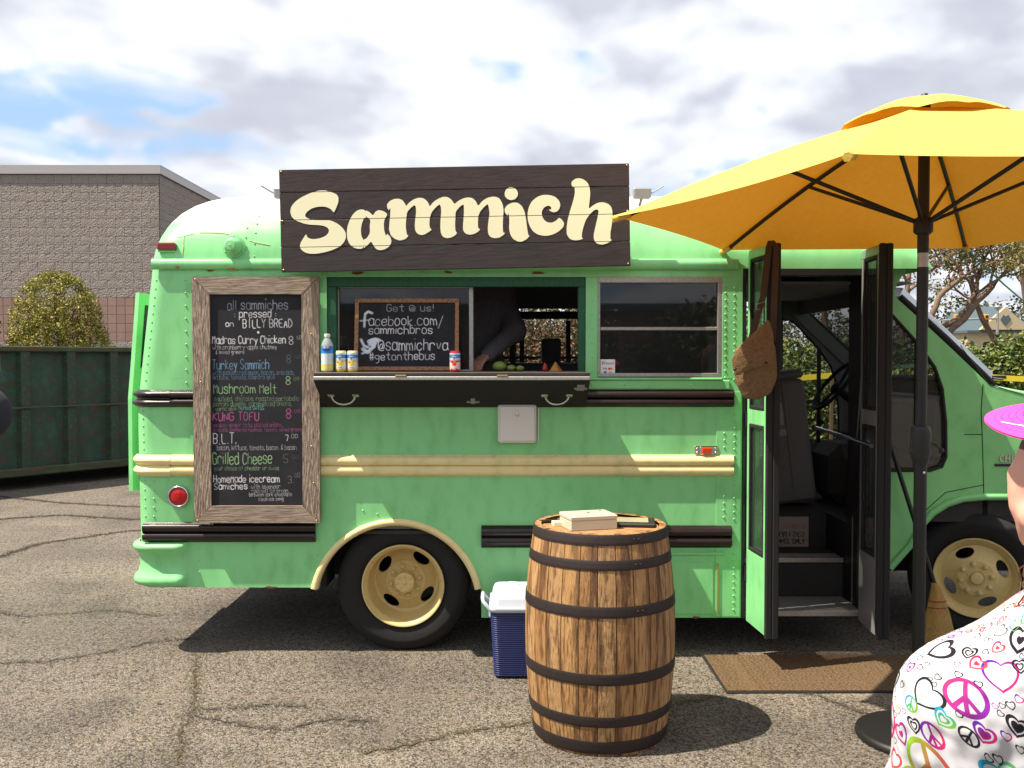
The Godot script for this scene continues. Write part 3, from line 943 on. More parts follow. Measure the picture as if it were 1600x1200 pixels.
	for r in [[938, 442, 511], [938, 516, 583]]:
		b = mk(bus)
		b.box(Vector3(sx(938.2), sy(r[2]) + 0.0005, -0.026 if r[1] == 442 else -0.018), Vector3(sx(1120.8), sy(r[1]) - 0.0005, -0.021 if r[1] == 442 else -0.013))
		add(b, "pane", M.glass, wf)
	# --- lamps
	b = mk(bus)
	var o := Vector3(sx(262), sy(387), -0.022)
	b.box(o + Vector3(-0.050, -0.026, -0.03), o + Vector3(0.050, -0.018, 0.03), 0.004)
	var ml := add(b, "marker_lamp", M.green, bus)
	b = mk(bus)
	b.box(o + Vector3(-0.052, -0.0175, -0.03), o + Vector3(0.052, 0.026, 0.038), 0.009)
	add(b, "lens", M.dark_red_lens, ml)
	b = mk(bus)
	b.x = b.x * Transform3D(Basis(Vector3.RIGHT, PI / 2), Vector3(sx(367), sy(386), -0.004))
	b.lathe([Vector2(0.062, 0), Vector2(0.060, 0.008), Vector2(0.050, 0.010), Vector2(0.048, 0.03), Vector2(0.044, 0.034), Vector2(0.043, 0.05), Vector2(0.038, 0.055), Vector2(0.034, 0.074), Vector2(0.026, 0.083), Vector2(0.0, 0.085)], 28, true)
	b.dome(Vector3(0, 0.085, 0), 0.004, Vector3.UP)
	for k in 3:
		b.dome(Vector3(cos(k * 2.1 + 0.5) * 0.055, 0.009, sin(k * 2.1 + 0.5) * 0.055), 0.006, Vector3.UP)
	add(b, "dome_lamp", M.green, bus)
	b = mk(bus)
	b.x = b.x * Transform3D(Basis(Vector3.RIGHT, PI / 2), Vector3(sx(278), sy(776), 0.0))
	b.lathe([Vector2(0.062, 0), Vector2(0.060, 0.016), Vector2(0.055, 0.022), Vector2(0.050, 0.02), Vector2(0.048, 0.012)], 36, false)
	var tl := add(b, "tail_lamp", M.chrome, bus)
	b = mk(bus)
	b.x = b.x * Transform3D(Basis(Vector3.RIGHT, PI / 2), Vector3(sx(278), sy(776), 0.0))
	b.lathe([Vector2(0.049, 0.012), Vector2(0.04, 0.018), Vector2(0.02, 0.022), Vector2(0.0, 0.023)], 36)
	add(b, "lens", M.red_lens, tl)
	b = mk(bus)
	o = Vector3(sx(1104), sy(704), 0.0)
	b.box(o + Vector3(-0.065, -0.026, 0), o + Vector3(0.065, 0.026, 0.010), 0.009)
	b.box(o + Vector3(-0.034, -0.023, 0.0095), o + Vector3(0.034, 0.023, 0.018), 0.006)
	for e in [-1, 1]:
		for g in [-1, 1]:
			b.dome(o + Vector3(e * 0.050, g * 0.010, 0.010), 0.006, Vector3.BACK)
	var sm := add(b, "side_marker", M.chrome, bus)
	b = mk(bus)
	b.box(o + Vector3(-0.027, -0.017, 0.0175), o + Vector3(0.027, 0.017, 0.026), 0.006)
	add(b, "lens", M.orange_lens, sm)
	# power inlet box
	b = mk(bus)
	b.box(Vector3(sx(778), sy(691), 0.0), Vector3(sx(838), sy(631), 0.055), 0.012)
	b.box(Vector3(sx(781), sy(688), 0.054), Vector3(sx(835), sy(634), 0.062), 0.006)
	var pb := add(b, "inlet_box", M.white_plastic, bus)
	b = mk(bus)
	b.x = b.x * Transform3D(Basis(Vector3.RIGHT, PI / 2), Vector3(sx(808), sy(647), 0.062))
	b.lathe([Vector2(0.012, 0), Vector2(0.011, 0.006), Vector2(0.0, 0.007)], 16, true)
	add(b, "lock", M.chrome, pb)
	b = mk(bus)
	b.box(Vector3(sx(840), sy(690), 0.0), Vector3(sx(842), sy(636), 0.03), 0.002)
	add(b, "hinge", M.white_plastic, pb)
	# access flap low beside the doorway
	b = mk(bus)
	b.box(Vector3(sx(1000), sy(962), 0.0), Vector3(sx(1116), sy(880), 0.005), 0.002)
	var fl := add(b, "access_flap", M.green, bus)
	b = mk(bus)
	b.tube([Vector3(sx(1124), sy(960), 0.006), Vector3(sx(1124), sy(882), 0.006)], 0.005, 8)
	add(b, "hinge", M.brass, fl)
	b = mk(bus)
	b.box(Vector3(sx(990), sy(868), 0.0), Vector3(sx(1134), sy(864), 0.012), 0.002)
	add(b, "flap_gutter", M.green, bus)
	# --- rivets
	b = mk(bus)
	var R := 0.0062
	for u in range(248, 436, 9): b.dome(Vector3(sx(u), sy(416.0) + 0.03, 0.0005), R, Vector3.BACK)
	for u in range(990, 1150, 10): b.dome(Vector3(sx(u), sy(416.0) + 0.03, 0.0005), R, Vector3.BACK)
	for k in 8:
		for c in 2:
			var p := roof_point(-1.46 + 0.05 * c - 0.0 * k, 0.02 + 0.11 * k + 0.05 * c)
			b.dome(p, R, Vector3(0, 0.25 + k * 0.09, 1).normalized())
	for v in range(438, 600, 13): b.dome(Vector3(rear_x(sy(v)) + 0.058, sy(v), -0.013), R, Vector3(-0.3, 0, 1).normalized())
	for v in range(438, 600, 20): b.dome(Vector3(sx(291), sy(v), 0.0), R, Vector3.BACK)
	for v in range(642, 706, 12): b.dome(Vector3(rear_x(sy(v)) + 0.058, sy(v), -0.013), R, Vector3(-0.4, 0, 1).normalized())
	for v in range(752, 812, 14):
		b.dome(Vector3(rear_x(sy(v)) + 0.058, sy(v), -0.013), R, Vector3(-0.4, 0, 1).normalized())
		b.dome(Vector3(sx(238), sy(v), 0.0), R, Vector3.BACK)
	for v in range(858, 918, 19): b.dome(Vector3(sx(308), sy(v), 0.0), R, Vector3.BACK)
	for v in range(448, 586, 22): b.dome(Vector3(sx(925), sy(v), 0.001), R * 0.8, Vector3.BACK)
	for v in range(447, 600, 11):
		b.dome(Vector3(sx(1133), sy(v), 0.001), R, Vector3.BACK)
		b.dome(Vector3(sx(1147), sy(v + 3), 0.001), R, Vector3.BACK)
	for v in range(644, 962, 11):
		if v < 818 or v > 860:
			b.dome(Vector3(sx(1148), sy(v + 3), 0.004), R, Vector3.BACK)
		if v < 704 or (v > 748 and v < 812):
			b.dome(Vector3(sx(1132), sy(v), 0.004), R, Vector3.BACK)
	for u in range(924, 1130, 52): b.dome(Vector3(sx(u), sy(601), 0.012), R * 1.1, Vector3.BACK)
	for k in 20:
		var a := lerpf(PI - 0.3, 0.3, k / 19.0)
		var rr := 147.0 if k % 2 == 0 else 158.0
		b.dome(Vector3(sx(618 + rr * cos(a)), sy(948 - rr * sin(a)), 0.0), R * 0.9, Vector3.BACK)
	for u in range(245, 1140, 48):
		b.dome(Vector3(sx(u), sy(712.5), 0.006), R * 0.8, Vector3.BACK)
		b.dome(Vector3(sx(u), sy(743.5), 0.006), R * 0.8, Vector3.BACK)
	for p in [[330, 772], [560, 783], [675, 785], [540, 700], [640, 668], [900, 780], [1010, 790]]:
		b.dome(Vector3(sx(p[0]), sy(p[1]), 0.0), R * 0.8, Vector3.BACK)
	add(b, "rivets", M.green, bus, "stuff")
	# rust blooming through at the drip rail, scratches to the primer
	var rr := RandomNumberGenerator.new()
	rr.seed = 17
	for q in [[365, 421.5, 10, 0.026], [330, 423, 7, 0.004], [281, 419, 4, 0.024], [560, 427, 14, 0.002], [700, 426, 9, 0.002], [840, 427, 12, 0.002], [1090, 967, 9, 0.004], [420, 919.5, 12, 0.001], [1010, 966, 14, 0.0055]]:
		b = mk(bus)
		var c := Vector3(sx(q[0]), sy(q[1]), q[3] + 0.0012)
		var ring := []
		for k in 12:
			var a := TAU * k / 12.0
			ring.append(c + Vector3(cos(a) * q[2] / 285.0 * rr.randf_range(0.5, 1.1), sin(a) * 2.2 / 285.0 * rr.randf_range(0.4, 1.2), 0))
		for k in 12:
			b.tri(c, ring[k], ring[(k + 1) % 12])
		add(b, "rust_patch", M.rust, bus)
	b = mk(bus)
	for q in [[[272, 366], [284, 366], [300, 363]], [[310, 362], [340, 363], [356, 365]], [[390, 376], [405, 380], [422, 383]], [[286, 364], [287, 385], [286, 402], [284, 418]]]:
		var pth := []
		for p in q:
			var y := sy(p[1])
			var h := clampf((y - EAVE) / 0.52, 0, 1)
			var z := -WIDE / 2 + WIDE / 2 * pow(maxf(1.0 - pow(h, 2.6), 0), 1 / 2.6)
			pth.append(Vector3(sx(p[0]), y, z + 0.002))
		b.tube(pth, 0.0016, 4)
	add(b, "scratches", M.cream, bus, "stuff")
	build_doorway(bus)
	build_cab(bus)
	wheel(bus, Vector3(sx(627), 0.368, -0.055), 0.0, true, "rear wheel, cream dished rim with eight lug nuts")
	wheel(bus, Vector3(2.68, 0.368, -0.24), -0.40, false, "front wheel steered outward, cream rim")
	return bus

func build_doorway(bus: Node3D):
	var b: B
	# jambs, header and step well
	b = mk(bus)
	b.box(Vector3(1.2635, 0.20, -0.75), Vector3(1.285, EAVE - 0.001, -0.001))
	b.box(Vector3(1.945, 0.6805, -0.28), Vector3(2.03, EAVE - 0.001, -0.02))
	b.box(Vector3(1.945, 0.20, -0.70), Vector3(2.03, 0.68, -0.02))
	b.box(Vector3(1.2855, 2.09, -0.1), Vector3(1.9445, EAVE - 0.001, 0.004))
	add(b, "door_frame", M.black, bus)
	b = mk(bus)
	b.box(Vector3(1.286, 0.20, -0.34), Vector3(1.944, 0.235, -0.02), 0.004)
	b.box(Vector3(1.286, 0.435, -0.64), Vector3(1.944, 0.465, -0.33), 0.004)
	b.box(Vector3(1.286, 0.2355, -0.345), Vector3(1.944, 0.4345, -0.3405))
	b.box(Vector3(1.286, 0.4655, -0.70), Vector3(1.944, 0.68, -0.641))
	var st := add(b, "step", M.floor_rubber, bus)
	b = mk(bus)
	for k in 15:   # worn ribbed treads
		b.box(Vector3(1.30, 0.2345, -0.32 + k * 0.02), Vector3(1.93, 0.239, -0.312 + k * 0.02))
	for k in 5:
		b.box(Vector3(1.30, 0.4645, -0.44 + k * 0.02), Vector3(1.93, 0.468, -0.432 + k * 0.02))
	b.box(Vector3(1.287, 0.206, -0.02), Vector3(1.943, 0.237, -0.013), 0.002)
	b.box(Vector3(1.287, 0.438, -0.33), Vector3(1.943, 0.467, -0.323), 0.002)
	add(b, "tread", M.alu, st, "stuff")
	# notice on the upper riser
	var im := Image.create(320, 224, false, Image.FORMAT_RGB8)
	im.fill(Color(0.62, 0.60, 0.58))
	var rng := RandomNumberGenerator.new()
	rng.seed = 5
	var grit := FastNoiseLite.new()
	grit.frequency = 0.03
	for k in 70:   # the red heading has worn to smears
		dab(im, Vector2(rng.randf_range(24, 296), rng.randf_range(52, 92)), rng.randf_range(3, 8), Color(0.72, 0.42, 0.40), grit)
	chalk(im, "AUTHORIZED", 20, 300, 148, 34, Color(0.13, 0.12, 0.13), 8, rng, grit)
	chalk(im, "PERSONNEL ONLY", 20, 300, 198, 34, Color(0.13, 0.12, 0.13), 8, rng, grit)
	b = mk(bus)
	b.quad_uv(Vector3(1.53, 0.468, -0.6375), Vector3(1.835, 0.468, -0.6375), Vector3(1.835, 0.655, -0.6375), Vector3(1.53, 0.655, -0.6375))
	add(b, "notice", printed("notice", im), bus)
	# two folded pairs of door leaves, standing out from the doorway
	for side in [0, 1]:
		var x0: float = 1.30 if side == 0 else 1.955
		var x1: float = 1.325 if side == 0 else 1.935
		var bottom := 0.19
		var top := 2.22
		var dir := Vector3(x1 - x0, 0, 0.31).normalized()
		var off := Vector3(0.035, 0, 0) if side == 0 else Vector3(-0.035, 0, 0)
		for fold in 2:
			var o := Vector3(x0, 0, 0.012) + (off if fold == 1 else Vector3.ZERO)
			var X := mk(bus).x * Transform3D(Basis(dir, Vector3.UP, dir.cross(Vector3.UP)), o)
			b = B.new()
			b.x = X
			var w := 0.30
			b.box(Vector3(0, bottom, -0.012), Vector3(w, bottom + 0.40, 0.012), 0.003)
			b.box(Vector3(0, bottom + 0.4005, -0.012), Vector3(0.035, top - 0.05, 0.012), 0.003)
			b.box(Vector3(w - 0.035, bottom + 0.4005, -0.012), Vector3(w, top - 0.05, 0.012), 0.003)
			b.box(Vector3(0, top - 0.0495, -0.012), Vector3(w, top, 0.012), 0.003)
			b.box(Vector3(0.0355, 1.28, -0.011), Vector3(w - 0.0355, 1.36, 0.011), 0.002)
			var paint: Material = M.green if side == 0 and fold == 0 else (M.inside_grey if fold == 0 else M.black)
			if side == 1: paint = M.galvanised if fold == 1 else M.green
			var leaf := add(b, "door_leaf", paint, bus)
			for g in [[bottom + 0.401, 1.2795], [1.3605, top - 0.05]]:
				b = B.new()
				b.x = X
				b.box(Vector3(0.0355, g[0], -0.003), Vector3(w - 0.0355, g[1], 0.003))
				add(b, "pane", M.clear_glass, leaf)
				b = B.new()
				b.x = X
				for q in [[0.036, g[0] + 0.0005, 0.052, g[1] - 0.0005], [w - 0.052, g[0] + 0.0005, w - 0.036, g[1] - 0.0005], [0.0525, g[0] + 0.0005, w - 0.0525, g[0] + 0.02], [0.0525, g[1] - 0.02, w - 0.0525, g[1] - 0.0005]]:
					for s in [[0.0035, 0.014], [-0.014, -0.0035]]:
						b.box(Vector3(q[0], q[1], s[0]), Vector3(q[2], q[3], s[1]), 0.003)
				add(b, "pane_rubber", M.rubber, leaf)
			b = B.new()
			b.x = X
			b.box(Vector3(w + 0.0005, bottom - 0.012, -0.018), Vector3(w + 0.022, top + 0.005, 0.018), 0.006)
			add(b, "rubber_edge", M.rubber, leaf)
		b = mk(bus)
		for y in [0.45, 1.30, 2.0]:
			b.tube([Vector3(x0 - 0.014, y - 0.04, 0.012), Vector3(x0 - 0.014, y + 0.04, 0.012)], 0.008, 8)
		add(b, "door_hinges", M.black, bus, "stuff")
	b = mk(bus)
	b.tube([Vector3(1.90, 1.17, 0.2), Vector3(1.89, 1.18, 0.05), Vector3(1.86, 1.2, -0.2), Vector3(1.9, 1.2, -0.7)], 0.012, 8)
	add(b, "door_linkage", M.chrome, bus)

func build_cab(bus: Node3D):
	var b: B
	var outline := [1352, 900, 1390, 890, 1425, 852, 1447, 816, 1461, 802, 1482, 788, 1507, 780, 1540, 777, 1610, 777, 1650, 795, 1682, 840, 1690, 880, 1790, 880, 1800, 830, 1795, 700, 1780, 655, 1700, 632, 1600, 614, 1548, 603, 1490, 548, 1440, 502, 1402, 468, 1352, 462,
		1352, 478, 1376, 480, 1392, 492, 1434, 538, 1460, 574, 1472, 608, 1478, 660, 1479, 715, 1473, 729, 1455, 735, 1352, 735]
	for side in 2:
		var z0 := CAB - 0.03 if side == 0 else -WIDE - CAB
		b = mk(bus)
		b.prism(qp(outline), z0, z0 + 0.03)
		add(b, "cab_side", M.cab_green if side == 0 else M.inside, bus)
	# raised press lines on the near side: arch lip, door shut line, window swage
	b = mk(bus)
	var lip := []
	for p in [[1393, 893], [1425, 856], [1446, 820], [1460, 805], [1482, 791], [1507, 783], [1540, 780], [1610, 780], [1652, 798]]:
		lip.append(Vector3(qx(p[0]), qy(p[1]) + 0.012, CAB + 0.0))
	b.tube(lip, 0.022, 10)
	add(b, "arch_lip", M.cab_green, bus)
	b = mk(bus)
	for line in [[[1536, 600], [1534, 640], [1537, 700], [1540, 776]], [[1508, 679], [1535, 679]], [[1500, 540], [1545, 600], [1600, 617]], [[1447, 800], [1480, 770], [1540, 758]]]:
		var pth := []
		for p in line:
			pth.append(Vector3(qx(p[0]), qy(p[1]), CAB + 0.0005))
		b.tube(pth, 0.0025, 6)
	add(b, "shut_lines", M.under, bus, "stuff")
	# side glass and its rubber
	for side in 2:
		var z := CAB - 0.012 if side == 0 else -WIDE - CAB + 0.012
		b = mk(bus)
		b.prism(qp([1353, 477, 1377, 479, 1393, 491, 1435, 537, 1461, 573, 1473, 607, 1479, 660, 1480, 715, 1474, 730, 1456, 736, 1353, 736]), z - 0.004, z)
		var g := add(b, "cab_window", M.clear_glass, bus)
		b = mk(bus)
		var path := []
		for p in [[1353, 735], [1455, 735], [1473, 729], [1479, 715], [1478, 660], [1472, 608], [1460, 574], [1434, 538], [1392, 492], [1376, 480], [1353, 478]]:
			path.append(Vector3(qx(p[0]), qy(p[1]), CAB + 0.002 if side == 0 else -WIDE - CAB - 0.002))
		b.tube(path, 0.011, 8)
		add(b, "window_rubber", M.rubber, g)
		b = mk(bus)
		b.box(Vector3(2.31, 1.0, z - 0.012), Vector3(2.335, 1.78, z + 0.012))
		b.box(Vector3(2.0, qy(737), z - 0.01), Vector3(2.03, 1.95, z + 0.01))
		add(b, "window_post", M.rubber if side == 0 else M.black, g)
	# A-pillars, windscreen, bonnet and nose
	var wtop := Vector2(qx(1404), qy(466))
	var wbot := Vector2(qx(1550), qy(602))
	var zn := CAB
	var zf := -WIDE - CAB
	b = mk(bus)
	for z in [zn - 0.045, zf + 0.015]:
		b.prism(PackedVector2Array([wtop + Vector2(-0.12, 0.0), wtop + Vector2(0.0, 0.012), wbot + Vector2(0.0, 0.012), wbot + Vector2(-0.10, -0.02)]), z, z + 0.03)
	add(b, "windscreen_pillars", M.inside, bus, "stuff")
	b = mk(bus)
	var rows := []
	for k in 9:
		var f := k / 8.0
		var row := PackedVector3Array()
		for j in 13:
			var g := j / 12.0
			var bow := 0.115 * pow(maxf(1.0 - pow(absf(g * 2 - 1), 4), 0), 0.5) + 0.010
			var p := wbot.lerp(wtop, f)
			row.push_back(Vector3(p.x + bow, p.y + bow * 0.75, lerpf(zn - 0.03, zf + 0.03, g)))
		rows.append(row)
	b.grid(rows)
	var ws := add(b, "windscreen", M.windscreen, bus)
	b = mk(bus)
	b.tube([Vector3(wtop.x + 0.01, wtop.y + 0.005, zn - 0.02), Vector3((wtop.x + wbot.x) / 2 + 0.014, (wtop.y + wbot.y) / 2 + 0.012, zn - 0.02), Vector3(wbot.x + 0.012, wbot.y + 0.006, zn - 0.02), Vector3(wbot.x + 0.09, wbot.y + 0.02, -0.5), Vector3(wbot.x + 0.09, wbot.y + 0.02, -1.6), Vector3(wbot.x + 0.012, wbot.y + 0.006, zf + 0.02), Vector3(wtop.x + 0.01, wtop.y + 0.005, zf + 0.02)], 0.022, 10)
	add(b, "windscreen_rubber", M.rubber, ws)
	b = mk(bus)
	b.tube([Vector3(wbot.x + 0.12, wbot.y - 0.005, -0.75), Vector3(wbot.x + 0.06, wbot.y + 0.06, -0.48), Vector3(wbot.x + 0.02, wbot.y + 0.11, -0.40)], 0.009, 6)
	b.tube([Vector3(wbot.x + 0.01, wbot.y + 0.05, -0.55), Vector3(wbot.x + 0.16, wbot.y + 0.03, -0.40)], 0.007, 6)
	add(b, "wiper", M.black, ws)
	b = mk(bus)
	rows = []
	for p in [[1552, 606], [1600, 616], [1700, 634], [1772, 653], [1790, 690], [1796, 780], [1792, 840]]:
		var row := PackedVector3Array()
		for j in 11:
			var g := j / 10.0
			var e := pow(absf(g * 2 - 1), 6)
			row.push_back(Vector3(qx(p[0]) + 0.03 * (1 - e), qy(p[1]) + 0.035 * (1 - e) * (1.0 if p[1] < 680 else 0.2), lerpf(zn, zf, g)))
		rows.append(row)
	b.grid(rows, false, true)
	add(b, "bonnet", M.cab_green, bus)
	b = mk(bus)
	b.box(Vector3(qx(1796) - 0.02, 0.42, zf - 0.02), Vector3(qx(1796) + 0.10, 0.60, zn + 0.02), 0.03)
	add(b, "front_bumper", M.chrome, bus)
	for z in [zn - 0.2, zf + 0.2]:
		b = mk(bus)
		b.box(Vector3(qx(1796) + 0.02, 0.78, z - 0.11), Vector3(qx(1796) + 0.06, 0.95, z + 0.11), 0.015)
		add(b, "headlight", M.chrome, bus)
	# cap between the body roof and the cab
	for z in [zn - 0.03, zf]:
		b = mk(bus)
		b.prism(qp([1352, 392, 1430, 392, 1424, 408, 1412, 426, 1400, 444, 1396, 458, 1402, 468, 1352, 462]), z, z + 0.03)
		add(b, "cap_side", M.cab_green if z > -1 else M.inside, bus)
	b = mk(bus)
	rows = []
	for p in [[1430, 392], [1424, 408], [1412, 426], [1400, 444], [1396, 458], [1402, 468]]:
		rows.append(PackedVector3Array([Vector3(qx(p[0]), qy(p[1]), zn), Vector3(qx(p[0]), qy(p[1]), zf)]))
	b.grid(rows, false, true)
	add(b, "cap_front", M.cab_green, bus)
	b = mk(bus)   # cab headliner
	b.box(Vector3(1.29, 2.06, zf + 0.04), Vector3(qx(1424), 2.075, zn - 0.035))
	b.box(Vector3(qx(1390), 1.96, zf + 0.04), Vector3(qx(1392), 2.0595, zn - 0.035))
	b.box(Vector3(2.0, 1.2, zf + 0.035), Vector3(2.03, 2.0595, zf + 0.06))
	add(b, "cab_headliner", M.inside, bus)
	b = mk(bus)   # closing pieces where the wide body steps in to the cab
	b.box(Vector3(2.03, 0.25, zn - 0.03), Vector3(2.045, EAVE, -0.022))
	b.box(Vector3(2.03, 0.25, -WIDE + 0.002), Vector3(2.045, EAVE, zf + 0.03))
	add(b, "cab_bulkhead", M.black, bus)
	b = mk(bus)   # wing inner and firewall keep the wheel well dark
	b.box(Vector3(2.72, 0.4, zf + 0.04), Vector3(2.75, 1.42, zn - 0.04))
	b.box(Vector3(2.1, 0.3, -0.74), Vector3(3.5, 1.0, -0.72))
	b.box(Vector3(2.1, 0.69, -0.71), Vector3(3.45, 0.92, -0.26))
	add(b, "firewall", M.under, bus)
	b = mk(bus)
	b.box(Vector3(2.46, 1.05, zf + 0.06), Vector3(2.715, 1.40, zn - 0.06), 0.04)
	add(b, "dashboard", M.inside, bus)
	# badge
	var tm := TextMesh.new()
	tm.text = "CHEVROLET"
	tm.font_size = 16
	tm.pixel_size = 0.0032
	tm.depth = 0.006
	tm.horizontal_alignment = HORIZONTAL_ALIGNMENT_LEFT
	var sf := SystemFont.new()
	sf.font_names = PackedStringArray(["Droid Sans"])
	sf.font_weight = 700
	tm.font = sf
	var bd := MeshInstance3D.new()
	bd.name = "badge"
	bd.mesh = tm
	bd.material_override = M.chrome
	bus.add_child(bd, true)
	bd.position = Vector3(qx(1562), qy(717), CAB + 0.004) - bus.position
	b = mk(bus)
	b.box(Vector3(qx(1556), qy(729), CAB), Vector3(qx(1660), qy(725), CAB + 0.008), 0.002)
	add(b, "badge_bar", M.black, bus)
	# steering wheel, column, engine cover, driver's seat
	b = mk(bus)
	b.x = b.x * Transform3D(Basis(Vector3.BACK, deg_to_rad(52)) * Basis(Vector3.UP, 0.0), Vector3(2.26, 1.44, -1.45))
	var ring := []
	for k in 33:
		ring.append(Vector3(cos(TAU * k / 32) * 0.20, 0, sin(TAU * k / 32) * 0.20))
	b.tube(ring, 0.014, 8, false)
	b.tube([Vector3(-0.2, 0, 0), Vector3(0, -0.03, 0), Vector3(0.2, 0, 0)], 0.012, 6)
	b.tube([Vector3(0, -0.03, 0), Vector3(0, 0, 0.2)], 0.012, 6)
	b.tube([Vector3(0, -0.02, 0), Vector3(0, -0.5, 0)], 0.03, 8)
	b.ball(Vector3(0, -0.02, 0), Vector3(0.05, 0.03, 0.05))
	add(b, "steering_wheel", M.rubber, bus)
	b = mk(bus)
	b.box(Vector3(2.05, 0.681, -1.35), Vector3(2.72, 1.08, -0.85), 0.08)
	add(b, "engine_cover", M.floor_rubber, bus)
	b = mk(bus)
	b.box(Vector3(1.55, 0.9, -1.85), Vector3(2.05, 1.08, -1.3), 0.05)
	b.box(Vector3(1.50, 1.05, -1.85), Vector3(1.63, 1.62, -1.3), 0.05)
	b.box(Vector3(1.6, 0.681, -1.75), Vector3(1.95, 0.9, -1.4))
	add(b, "driver_seat", M.inside, bus)

# ---------------------------------------------------------------- sky and ground
func make_sky() -> Sky:
	var w := 2048
	var h := 1024
	var im := Image.create(w, h, false, Image.FORMAT_RGBF)
	var f := FastNoiseLite.new()
	f.seed = 11
	f.frequency = 1.0
	f.fractal_octaves = 6
	f.fractal_gain = 0.52
	var g := FastNoiseLite.new()
	g.seed = 29
	g.frequency = 0.9
	g.fractal_octaves = 4
	var low := Color(0.42, 0.44, 0.46)
	for y in h:
		var el := PI / 2 - PI * (y + 0.5) / h
		if el < -0.06:
			im.fill_rect(Rect2i(0, y, w, h - y), Color(0.20, 0.19, 0.18))
			break
		var sy_ := sin(el)
		var cy := cos(el)
		for x in w:
			var az := TAU * (float(x) + 0.5) / w
			var d := Vector3(sin(az) * cy, sy_, -cos(az) * cy)
			var k := 1.9 / (maxf(d.y, 0.0) + 0.28)
			var p := Vector3(d.x * k, d.y * 1.5, d.z * k)
			var warp := g.get_noise_3dv(p * 0.8) * 0.5
			var n := f.get_noise_3d(p.x + warp, p.y * 1.6, p.z - warp)
			# broken towards the west, where blue shows; closed overhead and to the east
			var cover := n * 1.5 + 0.62 + clampf(d.x * 0.35, -0.12, 0.16)
			var fine := f.get_noise_3d(p.x * 3.1 + 5.0, p.y * 4.0, p.z * 3.1)
			cover += fine * 0.45 + 0.05
			cover -= (0.62 + 0.9 * fine) * exp(-(pow((d.x + 0.385) / 0.12, 2) + pow((d.y - 0.215) / 0.05, 2)))
			cover -= 0.30 * exp(-(pow((d.x - 0.11) / 0.05, 2) + pow((d.y - 0.225) / 0.03, 2)))
			cover += 0.35 * exp(-(pow((d.x - 0.02) / 0.22, 2) + pow((d.y - 0.34) / 0.12, 2)))
			var blue := Color(0.25, 0.41, 0.66).lerp(Color(0.42, 0.53, 0.65), pow(1.0 - clampf(d.y, 0, 1), 5))
			var th := clampf((n + g.get_noise_3d(p.x * 1.4 + 7.0, p.y, p.z * 1.4)) * 1.1 + 0.52, 0, 1)
			var cloud := Color(0.66, 0.675, 0.71).lerp(Color(0.385, 0.405, 0.475), smoothstep(0.25, 1.25, th + fine * 0.25))
			var q := blue.lerp(cloud, smoothstep(-0.08, 0.5, cover))
			if el < 0.03:
				q = q.lerp(low, clampf((0.03 - el) / 0.06, 0, 1))
			im.set_pixel(x, y, q * 0.86)
	var pm := PanoramaSkyMaterial.new()
	pm.panorama = ImageTexture.create_from_image(im)
	var s := Sky.new()
	s.sky_material = pm
	return s

